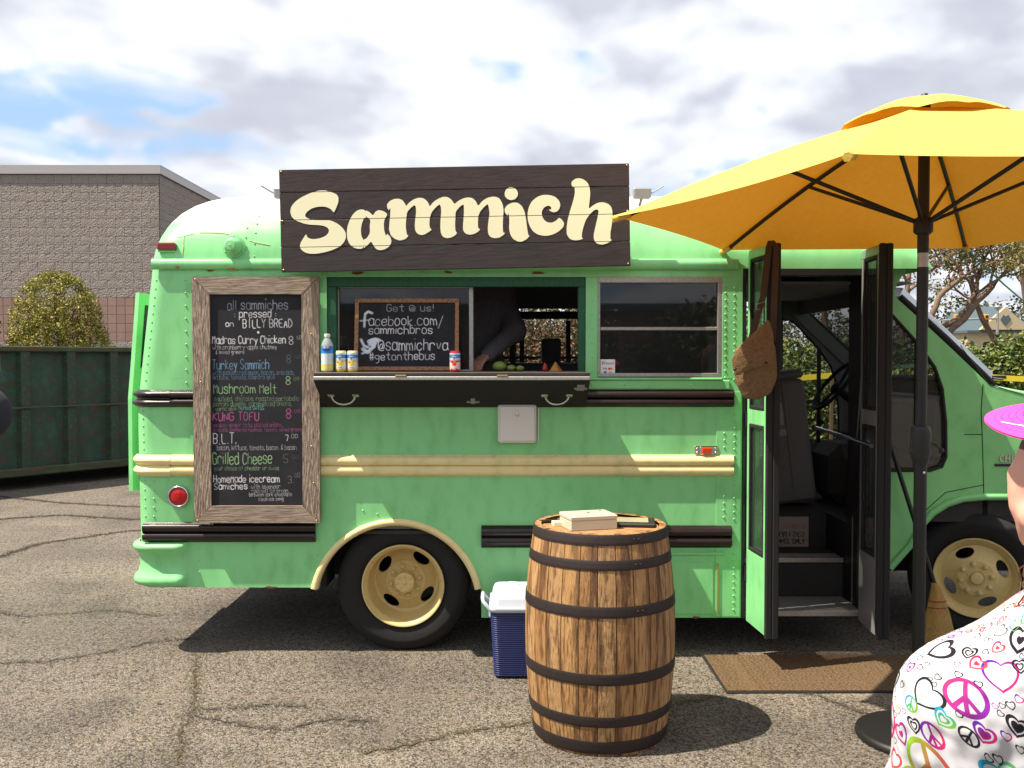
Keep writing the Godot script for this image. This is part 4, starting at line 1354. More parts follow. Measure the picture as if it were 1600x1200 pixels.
func build_ground():
	var b := B.new()
	var xs := [-400.0, -120.0, -50.0, -25.0, -16.0]
	var zs := [-400.0, -150.0, -70.0, -40.0, -26.0, -19.0]
	var x := -11.0
	while x < 8.0:
		xs.append(x)
		x += 0.16
	xs += [9.0, 12.0, 25.0, 50.0, 120.0, 400.0]
	var z := -14.0
	while z < 3.2:
		zs.append(z)
		z += 0.16
	zs += [4.0, 8.0, 20.0, 60.0, 200.0]
	var f := FastNoiseLite.new()
	f.seed = 4
	f.frequency = 0.35
	f.fractal_octaves = 5
	var tone := []
	var pts := []
	for zz in zs:
		var row := PackedVector3Array()
		var tr := []
		for xx in xs:
			row.push_back(Vector3(xx, 0, zz))
			var n := f.get_noise_2d(xx, zz * 1.4)
			var s := f.get_noise_2d(xx * 2.3 + 40.0, zz * 2.3)
			var k := 0.228 * (1.0 + 0.45 * n) * (1.0 - 0.30 * smoothstep(0.12, 0.45, s))
			tr.append(Color(k * 1.06, k * 0.985, k * 0.885))
		pts.append(row)
		tone.append(tr)
	for i in zs.size() - 1:
		for j in xs.size() - 1:
			for e in [[0, 0], [1, 1], [1, 0], [0, 0], [0, 1], [1, 1]]:
				b.tint = tone[i + e[0]][j + e[1]]
				b.put(pts[i + e[0]][j + e[1]], Vector3.UP)
	var o := add(b, "ground", M.asphalt, null, "structure")
	o.set_meta("label", "worn speckled asphalt of the parking lot")
	# cracks, some with moss in them
	var rng := RandomNumberGenerator.new()
	rng.seed = 9
	var lines := [
		[[-2.9, 0.2, -2.741, 0.165, -2.499, 0.122, -2.341, 0.034, -2.208, -0.068, -2.073, -0.211, -1.8, -0.3], 0.013, 0],
		[[-1.72, 0.02, -1.70, 0.144, -1.60, 0.454, -1.49, 0.819, -1.442, 1.104, -1.341, 1.451, -1.36, 1.8], 0.012, 1],
		[[-1.468, 0.835, -1.248, 0.803, -1.086, 0.77, -0.9, 0.81], 0.008, 0],
		[[-1.46, 0.90, -1.185, 1.025, -1.011, 1.076, -0.813, 0.936, -0.6, 0.98], 0.012, 0],
		[[-6.6, -6.1, -6.054, -5.937, -5.092, -5.443, -4.178, -5.168, -3.0, -5.0], 0.03, 0],
		[[-5.6, -4.2, -5.189, -4.344, -4.737, -4.617, -3.859, -4.344, -3.2, -4.4], 0.03, 0],
		[[-4.4, -2.3, -4.218, -2.555, -4.171, -3.091, -3.632, -3.707, -3.0, -3.9], 0.02, 0],
		[[1.40, 0.62, 1.498, 0.66, 1.531, 0.729, 1.593, 0.835, 1.643, 0.898, 1.70, 1.011, 1.9, 1.25], 0.010, 0],
		[[-0.62, 1.32, -0.432, 1.233, -0.224, 1.097, 0.086, 0.989, 0.45, 1.0, 0.75, 0.78, 1.05, 0.62], 0.013, 1],
		[[-3.6, -1.0, -3.1, -0.75, -2.6, -0.9, -2.2, -0.75], 0.009, 0]]
	for l in lines:
		var c := B.new()
		var p: Array = l[0]
		var path := []
		for i in range(0, p.size() - 2, 2):
			var a := Vector3(p[i], 0, p[i + 1])
			var e := Vector3(p[i + 2], 0, p[i + 3])
			var n := int(a.distance_to(e) / 0.028) + 1
			var side := (e - a).cross(Vector3.UP).normalized()
			for k in n:
				path.append(a.lerp(e, float(k) / n) + side * rng.randf_range(-0.013, 0.013) * (1.0 if l[1] < 0.015 else 2.0))
		var prev := []
		for i in path.size():
			var d: Vector3 = (path[mini(i + 1, path.size() - 1)] - path[maxi(i - 1, 0)]).normalized()
			var s := d.cross(Vector3.UP)
			var w: float = l[1] * 0.6 * rng.randf_range(0.1, 1.0) * (1.0 if i > 0 and i < path.size() - 1 else 0.1)
			var cur := [path[i] - s * w + Vector3(0, 0.004, 0), path[i] + s * w * rng.randf_range(0.5, 1.3) + Vector3(0, 0.004, 0)]
			if prev and rng.randf() > 0.12:
				c.quad(prev[0], prev[1], cur[1], cur[0])
			prev = cur
		# grit and moss crumbs lying along the crack
		for k in path.size() * 26:
			var at: Vector3 = path[rng.randi() % path.size()] + Vector3(rng.randfn() * 0.026, 0.004, rng.randfn() * 0.026)
			var a := rng.randf() * TAU
			var r := rng.randf_range(0.0015, 0.0055) * (1.0 if l[1] < 0.015 else 1.8)
			c.tri(at + Vector3(cos(a), 0, -sin(a)) * r, at + Vector3(cos(a + 2.1), 0.4, -sin(a + 2.1)) * r, at + Vector3(cos(a + 4.2), 0, -sin(a + 4.2)) * r)
		add(c, "crack", M.moss if l[2] == 1 else M.crack, o)
	# bits of leaf and grit
	var q := B.new()
	for k in 90:
		var a := rng.randf() * TAU
		var p := Vector3(rng.randf_range(-4.5, 2.2), 0.005, rng.randf_range(-3.0, 1.6))
		var s := rng.randf_range(0.008, 0.022)
		var u := Vector3(cos(a), 0, sin(a)) * s
		var v := Vector3(-sin(a), 0, cos(a)) * s * 0.45
		q.tri(p - u, p + v + Vector3(0, 0.006, 0), p + u)
		q.tri(p - u, p + u, p - v + Vector3(0, 0.004, 0))
	var li := add(q, "leaf_litter", M.twig, o, "stuff")
	li.set_meta("label", "dry leaf scraps on the asphalt")

# ---------------------------------------------------------------- buildings and container
func build_building():
	# a big shed of split-faced block; its corner stands behind the bus's tail
	var X := -8.07
	var Z := -16.5
	var H := 6.02
	var t := thing("block_building", "grey brown split-face block building with metal coping behind the container", "building", Vector3(X, 0, Z))
	var b := mk(t)
	b.box(Vector3(X - 22, 0, Z - 24), Vector3(X - 0.004, H - 0.02, Z - 0.004))
	add(b, "wall", M.mortar, t)
	b = mk(t)
	b.box(Vector3(X - 22.05, H, Z - 24), Vector3(X + 0.06, H + 0.02, Z + 0.06))
	b.box(Vector3(X - 22.05, H - 0.18, Z + 0.03), Vector3(X + 0.06, H, Z + 0.06), 0.006)
	b.box(Vector3(X + 0.03, H - 0.18, Z - 24), Vector3(X + 0.06, H, Z + 0.0295), 0.006)
	add(b, "coping", M.coping, t)
	var rng := RandomNumberGenerator.new()
	rng.seed = 21
	# four rough block faces, 0.4 by 0.2 m, shared by all
	var faces := []
	for k in 6:
		var c := B.new()
		var rows := []
		for i in 4:
			var row := PackedVector3Array()
			for j in 7:
				var edge := i == 0 or i == 3 or j == 0 or j == 6
				row.push_back(Vector3(-0.197 + 0.394 * j / 6.0, -0.098 + 0.196 * i / 3.0, rng.randf_range(0.010, 0.016) if edge else rng.randf_range(0.010, 0.020)))
			rows.append(row)
		c.grid(rows)
		for e in [[Vector3(-0.197, -0.098, -0.03), Vector3(0.197, -0.098, -0.03), Vector3(0.197, -0.098, 0.006), Vector3(-0.197, -0.098, 0.006)], [Vector3(-0.197, 0.098, 0.006), Vector3(0.197, 0.098, 0.006), Vector3(0.197, 0.098, -0.03), Vector3(-0.197, 0.098, -0.03)]]:
			c.quad(e[0], e[1], e[2], e[3])
		for e in [[Vector3(0.197, -0.098, 0.006), Vector3(0.197, -0.098, -0.03), Vector3(0.197, 0.098, -0.03), Vector3(0.197, 0.098, 0.006)], [Vector3(-0.197, -0.098, -0.03), Vector3(-0.197, -0.098, 0.006), Vector3(-0.197, 0.098, 0.006), Vector3(-0.197, 0.098, -0.03)]]:
			c.quad(e[0], e[1], e[2], e[3])
		faces.append(c)
	var meshes := []
	for c in faces:
		meshes.append(c.mesh())
	var rest := mk(t)
	var made := 0
	for course in 29:
		var y := H - 0.19 - 0.1 - course * 0.2
		var smooth_band := course >= 14 and course <= 18
		if y < 0.1: break
		for col in 40:
			var x := X - 0.2 - col * 0.4 - (0.2 if course % 2 == 1 else 0.0)
			if smooth_band:
				continue
			if col < 11 and course < 24 and made < 298:
				var o := MeshInstance3D.new()
				o.name = "block"
				o.mesh = meshes[rng.randi() % 6]
				o.material_override = M["block_%d" % (rng.randi() % 4)]
				t.add_child(o, true)
				o.position = Vector3(x - X, y, 0)
				made += 1
			elif col < 24:
				var c: B = faces[rng.randi() % 6]
				for k in range(0, c.v.size()):
					rest.v.push_back(c.v[k] + Vector3(x - X, y, 0)); rest.n.push_back(c.n[k]); rest.t.push_back(c.t[k]); rest.c.push_back(Color.WHITE)
		if not smooth_band:   # half blocks close the bond at the corner
			if course % 2 == 1:
				var o := MeshInstance3D.new()
				o.name = "block"
				o.mesh = meshes[rng.randi() % 6]
				o.material_override = M["block_%d" % (rng.randi() % 4)]
				t.add_child(o, true)
				o.scale.x = 0.5
				o.position = Vector3(-0.1, y, 0)
			else:
				var c: B = faces[rng.randi() % 6]
				for k in c.v.size():
					var p := c.v[k]
					rest.v.push_back(Vector3(p.z, y + p.y, -0.1 - p.x * 0.5)); rest.n.push_back(Vector3(c.n[k].z, c.n[k].y, -c.n[k].x)); rest.t.push_back(c.t[k]); rest.c.push_back(Color.WHITE)
		# the flank running back from the corner
		for col in 46:
			var zz := Z - 0.2 - col * 0.4 - (0.2 if course % 2 == 0 else 0.0)
			if smooth_band: continue
			var c: B = faces[rng.randi() % 6]
			for k in c.v.size():
				var p := c.v[k]
				rest.v.push_back(Vector3(p.z, y + p.y, zz - Z - p.x)); rest.n.push_back(Vector3(c.n[k].z, c.n[k].y, -c.n[k].x)); rest.t.push_back(c.t[k]); rest.c.push_back(Color.WHITE)
	add(rest, "blockwork", M.block_0, t, "stuff")
	# band of smooth square tiles
	var tb := B.new()
	tb.box(Vector3(-0.097, -0.097, -0.03), Vector3(0.097, 0.097, 0.012), 0.006)
	var tm := tb.mesh()
	var band := mk(t)
	for r in 5:
		var y := H - 0.19 - 0.1 - (14 + r) * 0.2
		for c in 60:
			var x := X - 0.1 - c * 0.2
			if c < 24:
				var o := MeshInstance3D.new()
				o.name = "tile"
				o.mesh = tm
				o.material_override = M["tile_%d" % (rng.randi() % 3)]
				t.add_child(o, true)
				o.position = Vector3(x - X, y, 0)
			else:
				band.box(Vector3(x - 0.097, y - 0.097, Z - 0.03), Vector3(x + 0.097, y + 0.097, Z + 0.012))
		for c in 90:
			var zz := Z - 0.1 - c * 0.2
			band.box(Vector3(X - 0.03, y - 0.097, zz - 0.097), Vector3(X + 0.012, y + 0.097, zz + 0.097))
	add(band, "tilework", M.tile_0, t, "stuff")

func build_container():
	# roll-off container; its long side runs back and to the right
	var a := Vector3(-6.27, 0, -6.37)
	var e := Vector3(-5.26, 0, -7.73)
	var dir := (e - a).normalized()
	var out := Vector3(-dir.z, 0, dir.x) * -1.0
	if out.dot(Vector3(0.5, 0, 1)) < 0: out = -out
	var t := thing("roll_off_container", "rusty dark green roll-off waste container with upright ribs", "container", a)
	var base := Transform3D(Basis(dir, Vector3.UP, dir.cross(Vector3.UP)), a)
	if base.basis.z.dot(out) < 0:
		base = Transform3D(Basis(-dir, Vector3.UP, -dir.cross(Vector3.UP)), a)
	var s := 1.0 if base.basis.x.dot(dir) > 0 else -1.0
	var x0 := -1.4
	var x1 := 4.6
	if s < 0:
		x0 = -4.6; x1 = 1.4
	var X := t.transform.affine_inverse() * base
	var b := B.new()
	b.x = X
	b.box(Vector3(x0, 0.22, -2.2), Vector3(x1, 0.26, 0.0))
	b.box(Vector3(x0, 0.26, -0.05), Vector3(x1, 1.72, 0.0))
	b.box(Vector3(x0, 0.26, -2.2), Vector3(x1, 1.72, -2.15))
	b.box(Vector3(x0, 0.26, -2.15), Vector3(x0 + 0.05, 1.72, -0.05))
	b.box(Vector3(x1 - 0.05, 0.26, -2.15), Vector3(x1, 1.72, -0.05))
	add(b, "side_wall", M.bin_green, t)
	b = B.new()
	b.x = X
	for q in [[-2.24, -2.1], [-0.09, 0.10]]:
		b.box(Vector3(x0 - 0.02, 1.72, q[0]), Vector3(x1 + 0.02, 1.785, q[1]), 0.008)
	add(b, "top_rail", M.bin_rail, t)
	b = B.new()
	b.x = X
	b.box(Vector3(x0, 0.17, 0.0005), Vector3(x1, 0.27, 0.10), 0.01)
	b.box(Vector3(x0, 0.10, -0.6), Vector3(x1, 0.2195, -0.5))
	b.box(Vector3(x0, 0.10, -1.7), Vector3(x1, 0.2195, -1.6))
	for xx in [x0 + 0.3, x1 - 0.3]:
		for zz in [-0.55, -1.65]:
			b.box(Vector3(xx - 0.1, 0.0, zz - 0.06), Vector3(xx + 0.1, 0.0995, zz + 0.06), 0.02)
	add(b, "bottom_rail", M.bin_rail, t)
	var rib := B.new()
	rib.prism(PackedVector2Array([Vector2(-0.075, 0.0), Vector2(0.075, 0.0), Vector2(0.055, 0.085), Vector2(-0.055, 0.085)]), 0.271, 1.719)
	var rm := rib.mesh()
	for k in 9:
		var xx := (0.27 + (k - 2) * 0.59) * s
		if xx < x0 or xx > x1: continue
		var o := MeshInstance3D.new()
		o.name = "rib"
		o.mesh = rm
		o.material_override = M.bin_rib
		t.add_child(o, true)
		o.transform = X * Transform3D(Basis(Vector3.RIGHT, Vector3.BACK, Vector3.DOWN) * Basis.IDENTITY, Vector3(xx, 0, 0)) * Transform3D(Basis(), Vector3.ZERO)
		# stand the extrusion upright: its length is z, its depth y
		o.transform = X * Transform3D(Basis(Vector3.LEFT, Vector3.BACK, Vector3.UP), Vector3(xx, 0, 0.0005))
	b = B.new()
	b.x = X
	b.tube([Vector3(x0, 1.02, 0.098), Vector3(x1, 1.02, 0.098)], 0.012, 6)
	add(b, "tarp_cable", M.bin_rail, t)
	b = B.new()
	b.x = X
	b.box(Vector3(-0.12 * s - 0.12, 1.48, 0.0005), Vector3(-0.12 * s + 0.12, 1.68, 0.006))
	add(b, "placard", M.placard, t)

# ---------------------------------------------------------------- plants
func leaves(b: B, spots: Array, count: int, size: float, cols: Array, rng: RandomNumberGenerator, shell := 0.55, gaps: FastNoiseLite = null, slim := 0.5):
	# small folded leaves through the volume of a few ellipsoids [centre, radii]
	var vol := []
	var sum := 0.0
	for s in spots:
		sum += s[1].x * s[1].y * s[1].z
		vol.append(sum)
	var made := 0
	var tries := 0
	while made < count and tries < count * 6:
		tries += 1
		var r := rng.randf() * sum
		var i := 0
		while vol[i] < r: i += 1
		var d := Vector3(rng.randfn(), rng.randfn(), rng.randfn()).normalized()
		var rad := pow(rng.randf(), 1.0 / 3.0)
		rad = lerpf(rad, rng.randf_range(0.88, 1.03), shell)
		var p: Vector3 = spots[i][0] + d * rad * spots[i][1]
		if gaps and gaps.get_noise_3dv(p) < 0.02: continue
		if p.y < 0.02: continue
		made += 1
		var nn := (d * 0.5 + Vector3(rng.randfn(), rng.randfn() + 0.5, rng.randfn()) * 0.6).normalized()
		var u := nn.cross(Vector3(rng.randfn(), rng.randfn(), rng.randfn())).normalized()
		var w := nn.cross(u)
		var L := size * rng.randf_range(0.6, 1.3)
		var c: Color = cols[rng.randi() % cols.size()]
		b.tint = c * rng.randf_range(0.75, 1.2)
		var tip := p + u * L
		var m1 := p + u * L * 0.5 + w * L * slim * 0.5 + nn * L * 0.12
		var m2 := p + u * L * 0.5 - w * L * slim * 0.5 + nn * L * 0.12
		b.tri(p, m1, tip)
		b.tri(p, tip, m2)
	b.tint = Color.WHITE

func limb(b: B, p: Vector3, d: Vector3, len: float, r: float, level: int, rng: RandomNumberGenerator, tips: Array, bend := 0.25, kids := 3, lift := 0.12):
	var path := [p]
	var rad := [r]
	var n := 5
	for k in n:
		d = (d + Vector3(rng.randfn(), rng.randfn() * 0.6 + lift, rng.randfn()) * bend * 0.5).normalized()
		p += d * len / n
		path.append(p)
		rad.append(r * (1.0 - 0.45 * (k + 1) / n))
	b.tube(path, rad, 7 if level > 1 else (5 if level == 1 else 4), false)
	if level == 0:
		tips.append(p)
		tips.append(path[3])
		return
	for k in kids:
		var side := Vector3(rng.randfn(), rng.randfn() * 0.5, rng.randfn()).normalized()
		var at: Vector3 = path[n - (k % 3)]
		limb(b, at, (d * 0.8 + side * 0.75).normalized(), len * rng.randf_range(0.55, 0.8), rad[n] * 0.85, level - 1, rng, tips, bend, kids, lift)

func tree(called: String, label: String, at: Vector3, stems: Array, seed_: int, cols: Array, leaf_n: int, leaf_size: float, group := "", level := 3, spread := 0.45, bend := 0.35):
	# stems: [direction, length, radius] from the ground
	var t := thing(called, label, "tree", at, group)
	var rng := RandomNumberGenerator.new()
	rng.seed = seed_
	var b := mk(t)
	var tips := []
	for s in stems:
		limb(b, at + Vector3(rng.randf_range(-0.06, 0.06), -0.05, rng.randf_range(-0.06, 0.06)), s[0].normalized(), s[1], s[2], level, rng, tips, bend)
	add(b, "trunk", M.bark, t)
	var spots := []
	for p in tips:
		spots.append([p + Vector3(0, 0.03, 0), Vector3(spread, spread * 0.6, spread) * rng.randf_range(0.6, 1.2)])
	var g := FastNoiseLite.new()
	g.seed = seed_
	g.frequency = 2.4
	var c := mk(t)
	leaves(c, spots, leaf_n, leaf_size, cols, rng, 0.1, g)
	add(c, "crown", M.leaf, t)

func crape(label: String, at: Vector3, stems: Array, seed_: int, cols: Array):
	# bare sinuous stems, fine twigs and thin clumps of new leaf at their ends
	var t := thing("smooth_barked_tree", label, "tree", at, "slim trees beyond the hedge")
	var rng := RandomNumberGenerator.new()
	rng.seed = seed_
	var b := mk(t)
	var tips := []
	for s in stems:
		var path := []
		for i in range(0, s.size(), 3):
			path.append(at + Vector3(s[i], s[i + 1], s[i + 2]))
		# subdivide with a little wander
		var fine := [path[0]]
		for i in path.size() - 1:
			for k in 3:
				fine.append(path[i].lerp(path[i + 1], (k + 1) / 3.0) + Vector3(rng.randfn(), rng.randfn() * 0.3, rng.randfn()) * (0.018 if k < 2 else 0.0))
		var rad := []
		for i in fine.size():
			rad.append(lerpf(0.068, 0.034, float(i) / (fine.size() - 1)))
		b.tube(fine, rad, 8, false)
		var d: Vector3 = (fine[-1] - fine[-3]).normalized()
		for k in 4:
			var side := Vector3(rng.randfn(), rng.randfn() * 0.3, rng.randfn()).normalized()
			limb(b, fine[-1 - (k % 3)], (d * 0.7 + side * 0.7 + Vector3(0, 0.25, 0)).normalized(), rng.randf_range(0.55, 0.85), 0.024, 2, rng, tips, 0.5, 3, 0.12)
	add(b, "trunk", M.bark, t)
	var spots := []
	for p in tips:
		if rng.randf() < 0.7:
			spots.append([p, Vector3(0.17, 0.10, 0.17) * rng.randf_range(0.7, 1.3)])
	var c := mk(t)
	leaves(c, spots, 6500, 0.055, cols, rng, 0.0)
	add(c, "crown", M.leaf, t)

func build_plants():
	var rng := RandomNumberGenerator.new()
	rng.seed = 77
	# clipped evergreen behind the container
	var at := Vector3(-7.72, 0, -10.9)
	var t := thing("clipped_evergreen", "dense rounded yellow green evergreen shrub behind the container", "shrub", at)
	var b := mk(t)
	var g := FastNoiseLite.new()
	g.seed = 8
	g.frequency = 3.4
	var gold := [Color(0.33, 0.28, 0.024), Color(0.25, 0.23, 0.022), Color(0.14, 0.145, 0.02), Color(0.38, 0.30, 0.032), Color(0.09, 0.105, 0.02)]
	var body := [[at + Vector3(0.05, 1.35, 0), Vector3(0.92, 1.2, 0.92)], [at + Vector3(-0.02, 2.0, 0), Vector3(0.78, 1.15, 0.8)], [at + Vector3(0.0, 2.45, 0), Vector3(0.55, 0.72, 0.55)], [at + Vector3(0.25, 0.9, 0.1), Vector3(0.85, 0.9, 0.85)]]
	leaves(b, body, 46000, 0.044, gold, rng, 0.66, g, 0.58)
	add(b, "crown", M.leaf, t)
	b = mk(t)
	b.tube([at, at + Vector3(0, 1.0, 0), at + Vector3(0.02, 2.3, 0)], [0.09, 0.07, 0.03], 8)
	for k in 14:
		var a := rng.randf() * TAU
		var y := rng.randf_range(0.5, 2.2)
		b.tube([at + Vector3(0, y, 0), at + Vector3(cos(a) * 0.35, y + 0.3, sin(a) * 0.35), at + Vector3(cos(a) * 0.5, y + 0.65, sin(a) * 0.5)], [0.025, 0.018, 0.008], 5)
	add(b, "trunk", M.bark, t)
	at = Vector3(-9.0, 0, -10.4)
	t = thing("loose_shrub", "straggly olive brown shrub beside the dense evergreen", "shrub", at)
	b = mk(t)
	leaves(b, [[at + Vector3(0, 1.2, 0), Vector3(0.62, 1.2, 0.6)], [at + Vector3(0.2, 1.9, 0), Vector3(0.4, 0.6, 0.4)]], 6000, 0.06, [Color(0.16, 0.10, 0.03), Color(0.17, 0.15, 0.03), Color(0.10, 0.075, 0.03)], rng, 0.2, g, 0.5)
	add(b, "crown", M.leaf, t)
	b = mk(t)
	for k in 9:
		var a := TAU * k / 9.0
		b.tube([at, at + Vector3(cos(a) * 0.2, 0.9, sin(a) * 0.2), at + Vector3(cos(a) * 0.4, 2.0, sin(a) * 0.4)], [0.02, 0.014, 0.006], 5)
	add(b, "stem", M.twig, t)
	# clipped hedge beyond the bus's nose
	var green := [Color(0.09, 0.14, 0.02), Color(0.055, 0.095, 0.018), Color(0.14, 0.175, 0.025), Color(0.20, 0.21, 0.035), Color(0.04, 0.07, 0.015)]
	for h in [[Vector3(2.2, 0, -7.6), 1.96, "glossy green hedge seen through the cab windows", 11000], [Vector3(4.1, 0, -7.5), 1.92, "glossy green hedge between the cab and the tape", 9000], [Vector3(5.9, 0, -7.5), 1.86, "glossy green hedge behind the yellow caution tape", 11000], [Vector3(7.7, 0, -7.6), 1.95, "glossy green hedge below the leaning tree", 9000]]:
		at = h[0]
		t = thing("hedge", h[2], "hedge", at, "clipped hedges beyond the bus")
		b = mk(t)
		var spots := []
		for k in 9:
			spots.append([at + Vector3(-0.95 + 1.9 * (k % 5) / 4.0, h[1] * (0.60 if k < 5 else 0.3), rng.randf_range(-0.12, 0.12)), Vector3(0.55, h[1] * 0.42 * rng.randf_range(0.93, 1.04), 0.55)])
		leaves(b, spots, h[3] * 2, 0.07, green, rng, 0.6, null, 0.65)
		add(b, "foliage", M.leaf, t)
		b = mk(t)
		for k in 12:
			var x := rng.randf_range(-0.9, 0.9)
			b.tube([at + Vector3(x, 0, 0), at + Vector3(x * 0.95, 0.7, 0.1), at + Vector3(x + 0.1, 1.5, 0.05)], [0.025, 0.02, 0.01], 5)
		add(b, "stem", M.twig, t)
	# bright loose shrub at the frame edge
	at = Vector3(8.45, 0, -9.0)
	t = thing("golden_shrub", "bright yellow green feathery shrub behind the hedge", "shrub", at)
	b = mk(t)
	leaves(b, [[at + Vector3(0.3, 1.5, 0), Vector3(1.1, 1.05, 0.8)], [at + Vector3(-0.3, 1.2, 0), Vector3(0.8, 0.9, 0.7)]], 9000, 0.08, [Color(0.22, 0.25, 0.03), Color(0.16, 0.2, 0.03), Color(0.10, 0.14, 0.025)], rng, 0.35, null, 0.4)
	add(b, "crown", M.leaf, t)
	b = mk(t)
	for k in 10:
		var a := TAU * k / 10.0
		b.tube([at, at + Vector3(cos(a) * 0.4, 0.8, sin(a) * 0.3), at + Vector3(cos(a) * 0.9, 1.9, sin(a) * 0.5)], [0.03, 0.02, 0.008], 5)
	add(b, "stem", M.twig, t)
	# multi-stemmed trees with smooth bark, thin new leaf
	var newleaf := [Color(0.17, 0.19, 0.035), Color(0.22, 0.20, 0.035), Color(0.16, 0.10, 0.04), Color(0.12, 0.15, 0.03), Color(0.23, 0.16, 0.05)]
	crape("multi-stemmed smooth barked tree leaning over the hedge", Vector3(6.0, 0, -9.1), [[0.0, 0, 0.0, 0.28, 1.3, 0.05, 0.52, 1.97, 0.1, 0.88, 2.34, 0.1, 1.14, 2.66, 0.1], [0.05, 0, -0.1, 0.2, 1.5, -0.1, 0.42, 2.05, -0.1, 0.78, 2.22, -0.1, 0.98, 2.48, -0.15, 1.12, 2.80, -0.2], [-0.05, 0, 0.0, 0.05, 1.6, 0.1, 0.2, 2.1, 0.2, 0.36, 2.55, 0.2, 0.68, 2.82, 0.2], [-0.1, 0, 0.1, -0.15, 1.6, 0.1, -0.1, 2.3, 0.0, 0.02, 2.95, -0.05]], 5, newleaf)
	crape("upright smooth barked tree standing behind the cab roof", Vector3(5.25, 0, -9.9), [[0, 0, 0, 0.1, 1.4, 0, 0.18, 2.3, 0, 0.3, 3.0, 0.1], [0.05, 0, 0.1, -0.1, 1.3, 0.1, -0.3, 2.2, 0.15, -0.35, 2.9, 0.2], [0.1, 0, 0, 0.4, 1.4, -0.1, 0.6, 2.2, -0.1, 0.75, 2.8, -0.1]], 16, newleaf)
	crape("smooth barked tree with arching limbs beyond the golden shrub", Vector3(8.6, 0, -10.6), [[0, 0, 0, -0.3, 1.5, 0, -0.75, 2.3, 0, -1.0, 2.9, 0.1], [0.05, 0, 0.1, 0.1, 1.5, 0.1, -0.1, 2.4, 0.15, -0.2, 3.1, 0.2], [0.1, 0, 0, 0.4, 1.4, -0.1, 0.6, 2.3, -0.1, 0.8, 2.9, -0.1]], 27, newleaf)
	# thicket behind the bus, seen through the hatch and the far window
	for k in 6:
		at = Vector3(-1.3 + k * 0.55, 0, -6.0 - 0.75 * (k % 2))
		t = thing("bare_thicket", ["tangled brown thicket behind the cook, seen through the hatch", "tangled brown thicket behind the limes, seen through the hatch", "tangled brown thicket behind the far window bars", "tangled brown thicket behind the red pepper, seen through the hatch", "tangled brown thicket behind the paper cone, seen through the hatch", "tangled brown thicket behind the payment sticker window"][k], "thicket", at, "thickets behind the bus")
		b = mk(t)
		var tips := []
		for s in 7:
			limb(b, at + Vector3(rng.randf_range(-0.3, 0.3), -0.02, rng.randf_range(-0.2, 0.2)), Vector3(rng.randfn() * 0.4, 1, rng.randfn() * 0.3).normalized(), 1.25, 0.036, 2, rng, tips, 0.5, 3, 0.2)
		add(b, "stem", M.twig, t)
		b = mk(t)
		var spots := []
		for p in tips:
			spots.append([p, Vector3(0.22, 0.2, 0.22)])
		leaves(b, spots, 10000, 0.06, [Color(0.11, 0.055, 0.02), Color(0.075, 0.042, 0.02), Color(0.05, 0.06, 0.02), Color(0.14, 0.075, 0.026)], rng, 0.0, null, 0.5)
		add(b, "foliage", M.leaf, t)
	# wood far off
	var wood := B.new()
	var spots := []
	for k in 100:
		var x := lerpf(-45.0, 75.0, k / 99.0)
		spots.append([Vector3(x + rng.randf_range(-1, 1), rng.randf_range(2.0, 5.0), -88 - rng.randf() * 8), Vector3(2.8, rng.randf_range(2.8, 4.6), 2.0)])
	leaves(wood, spots, 38000, 0.42, [Color(0.055, 0.075, 0.03), Color(0.085, 0.10, 0.035), Color(0.045, 0.06, 0.03), Color(0.11, 0.095, 0.05)], rng, 0.6, null, 0.7)
	var o := add(wood, "distant_woods", M.leaf, null, "stuff")
	o.set_meta("label", "hazy green line of distant woods behind the house")
	o.set_meta("category", "woods")

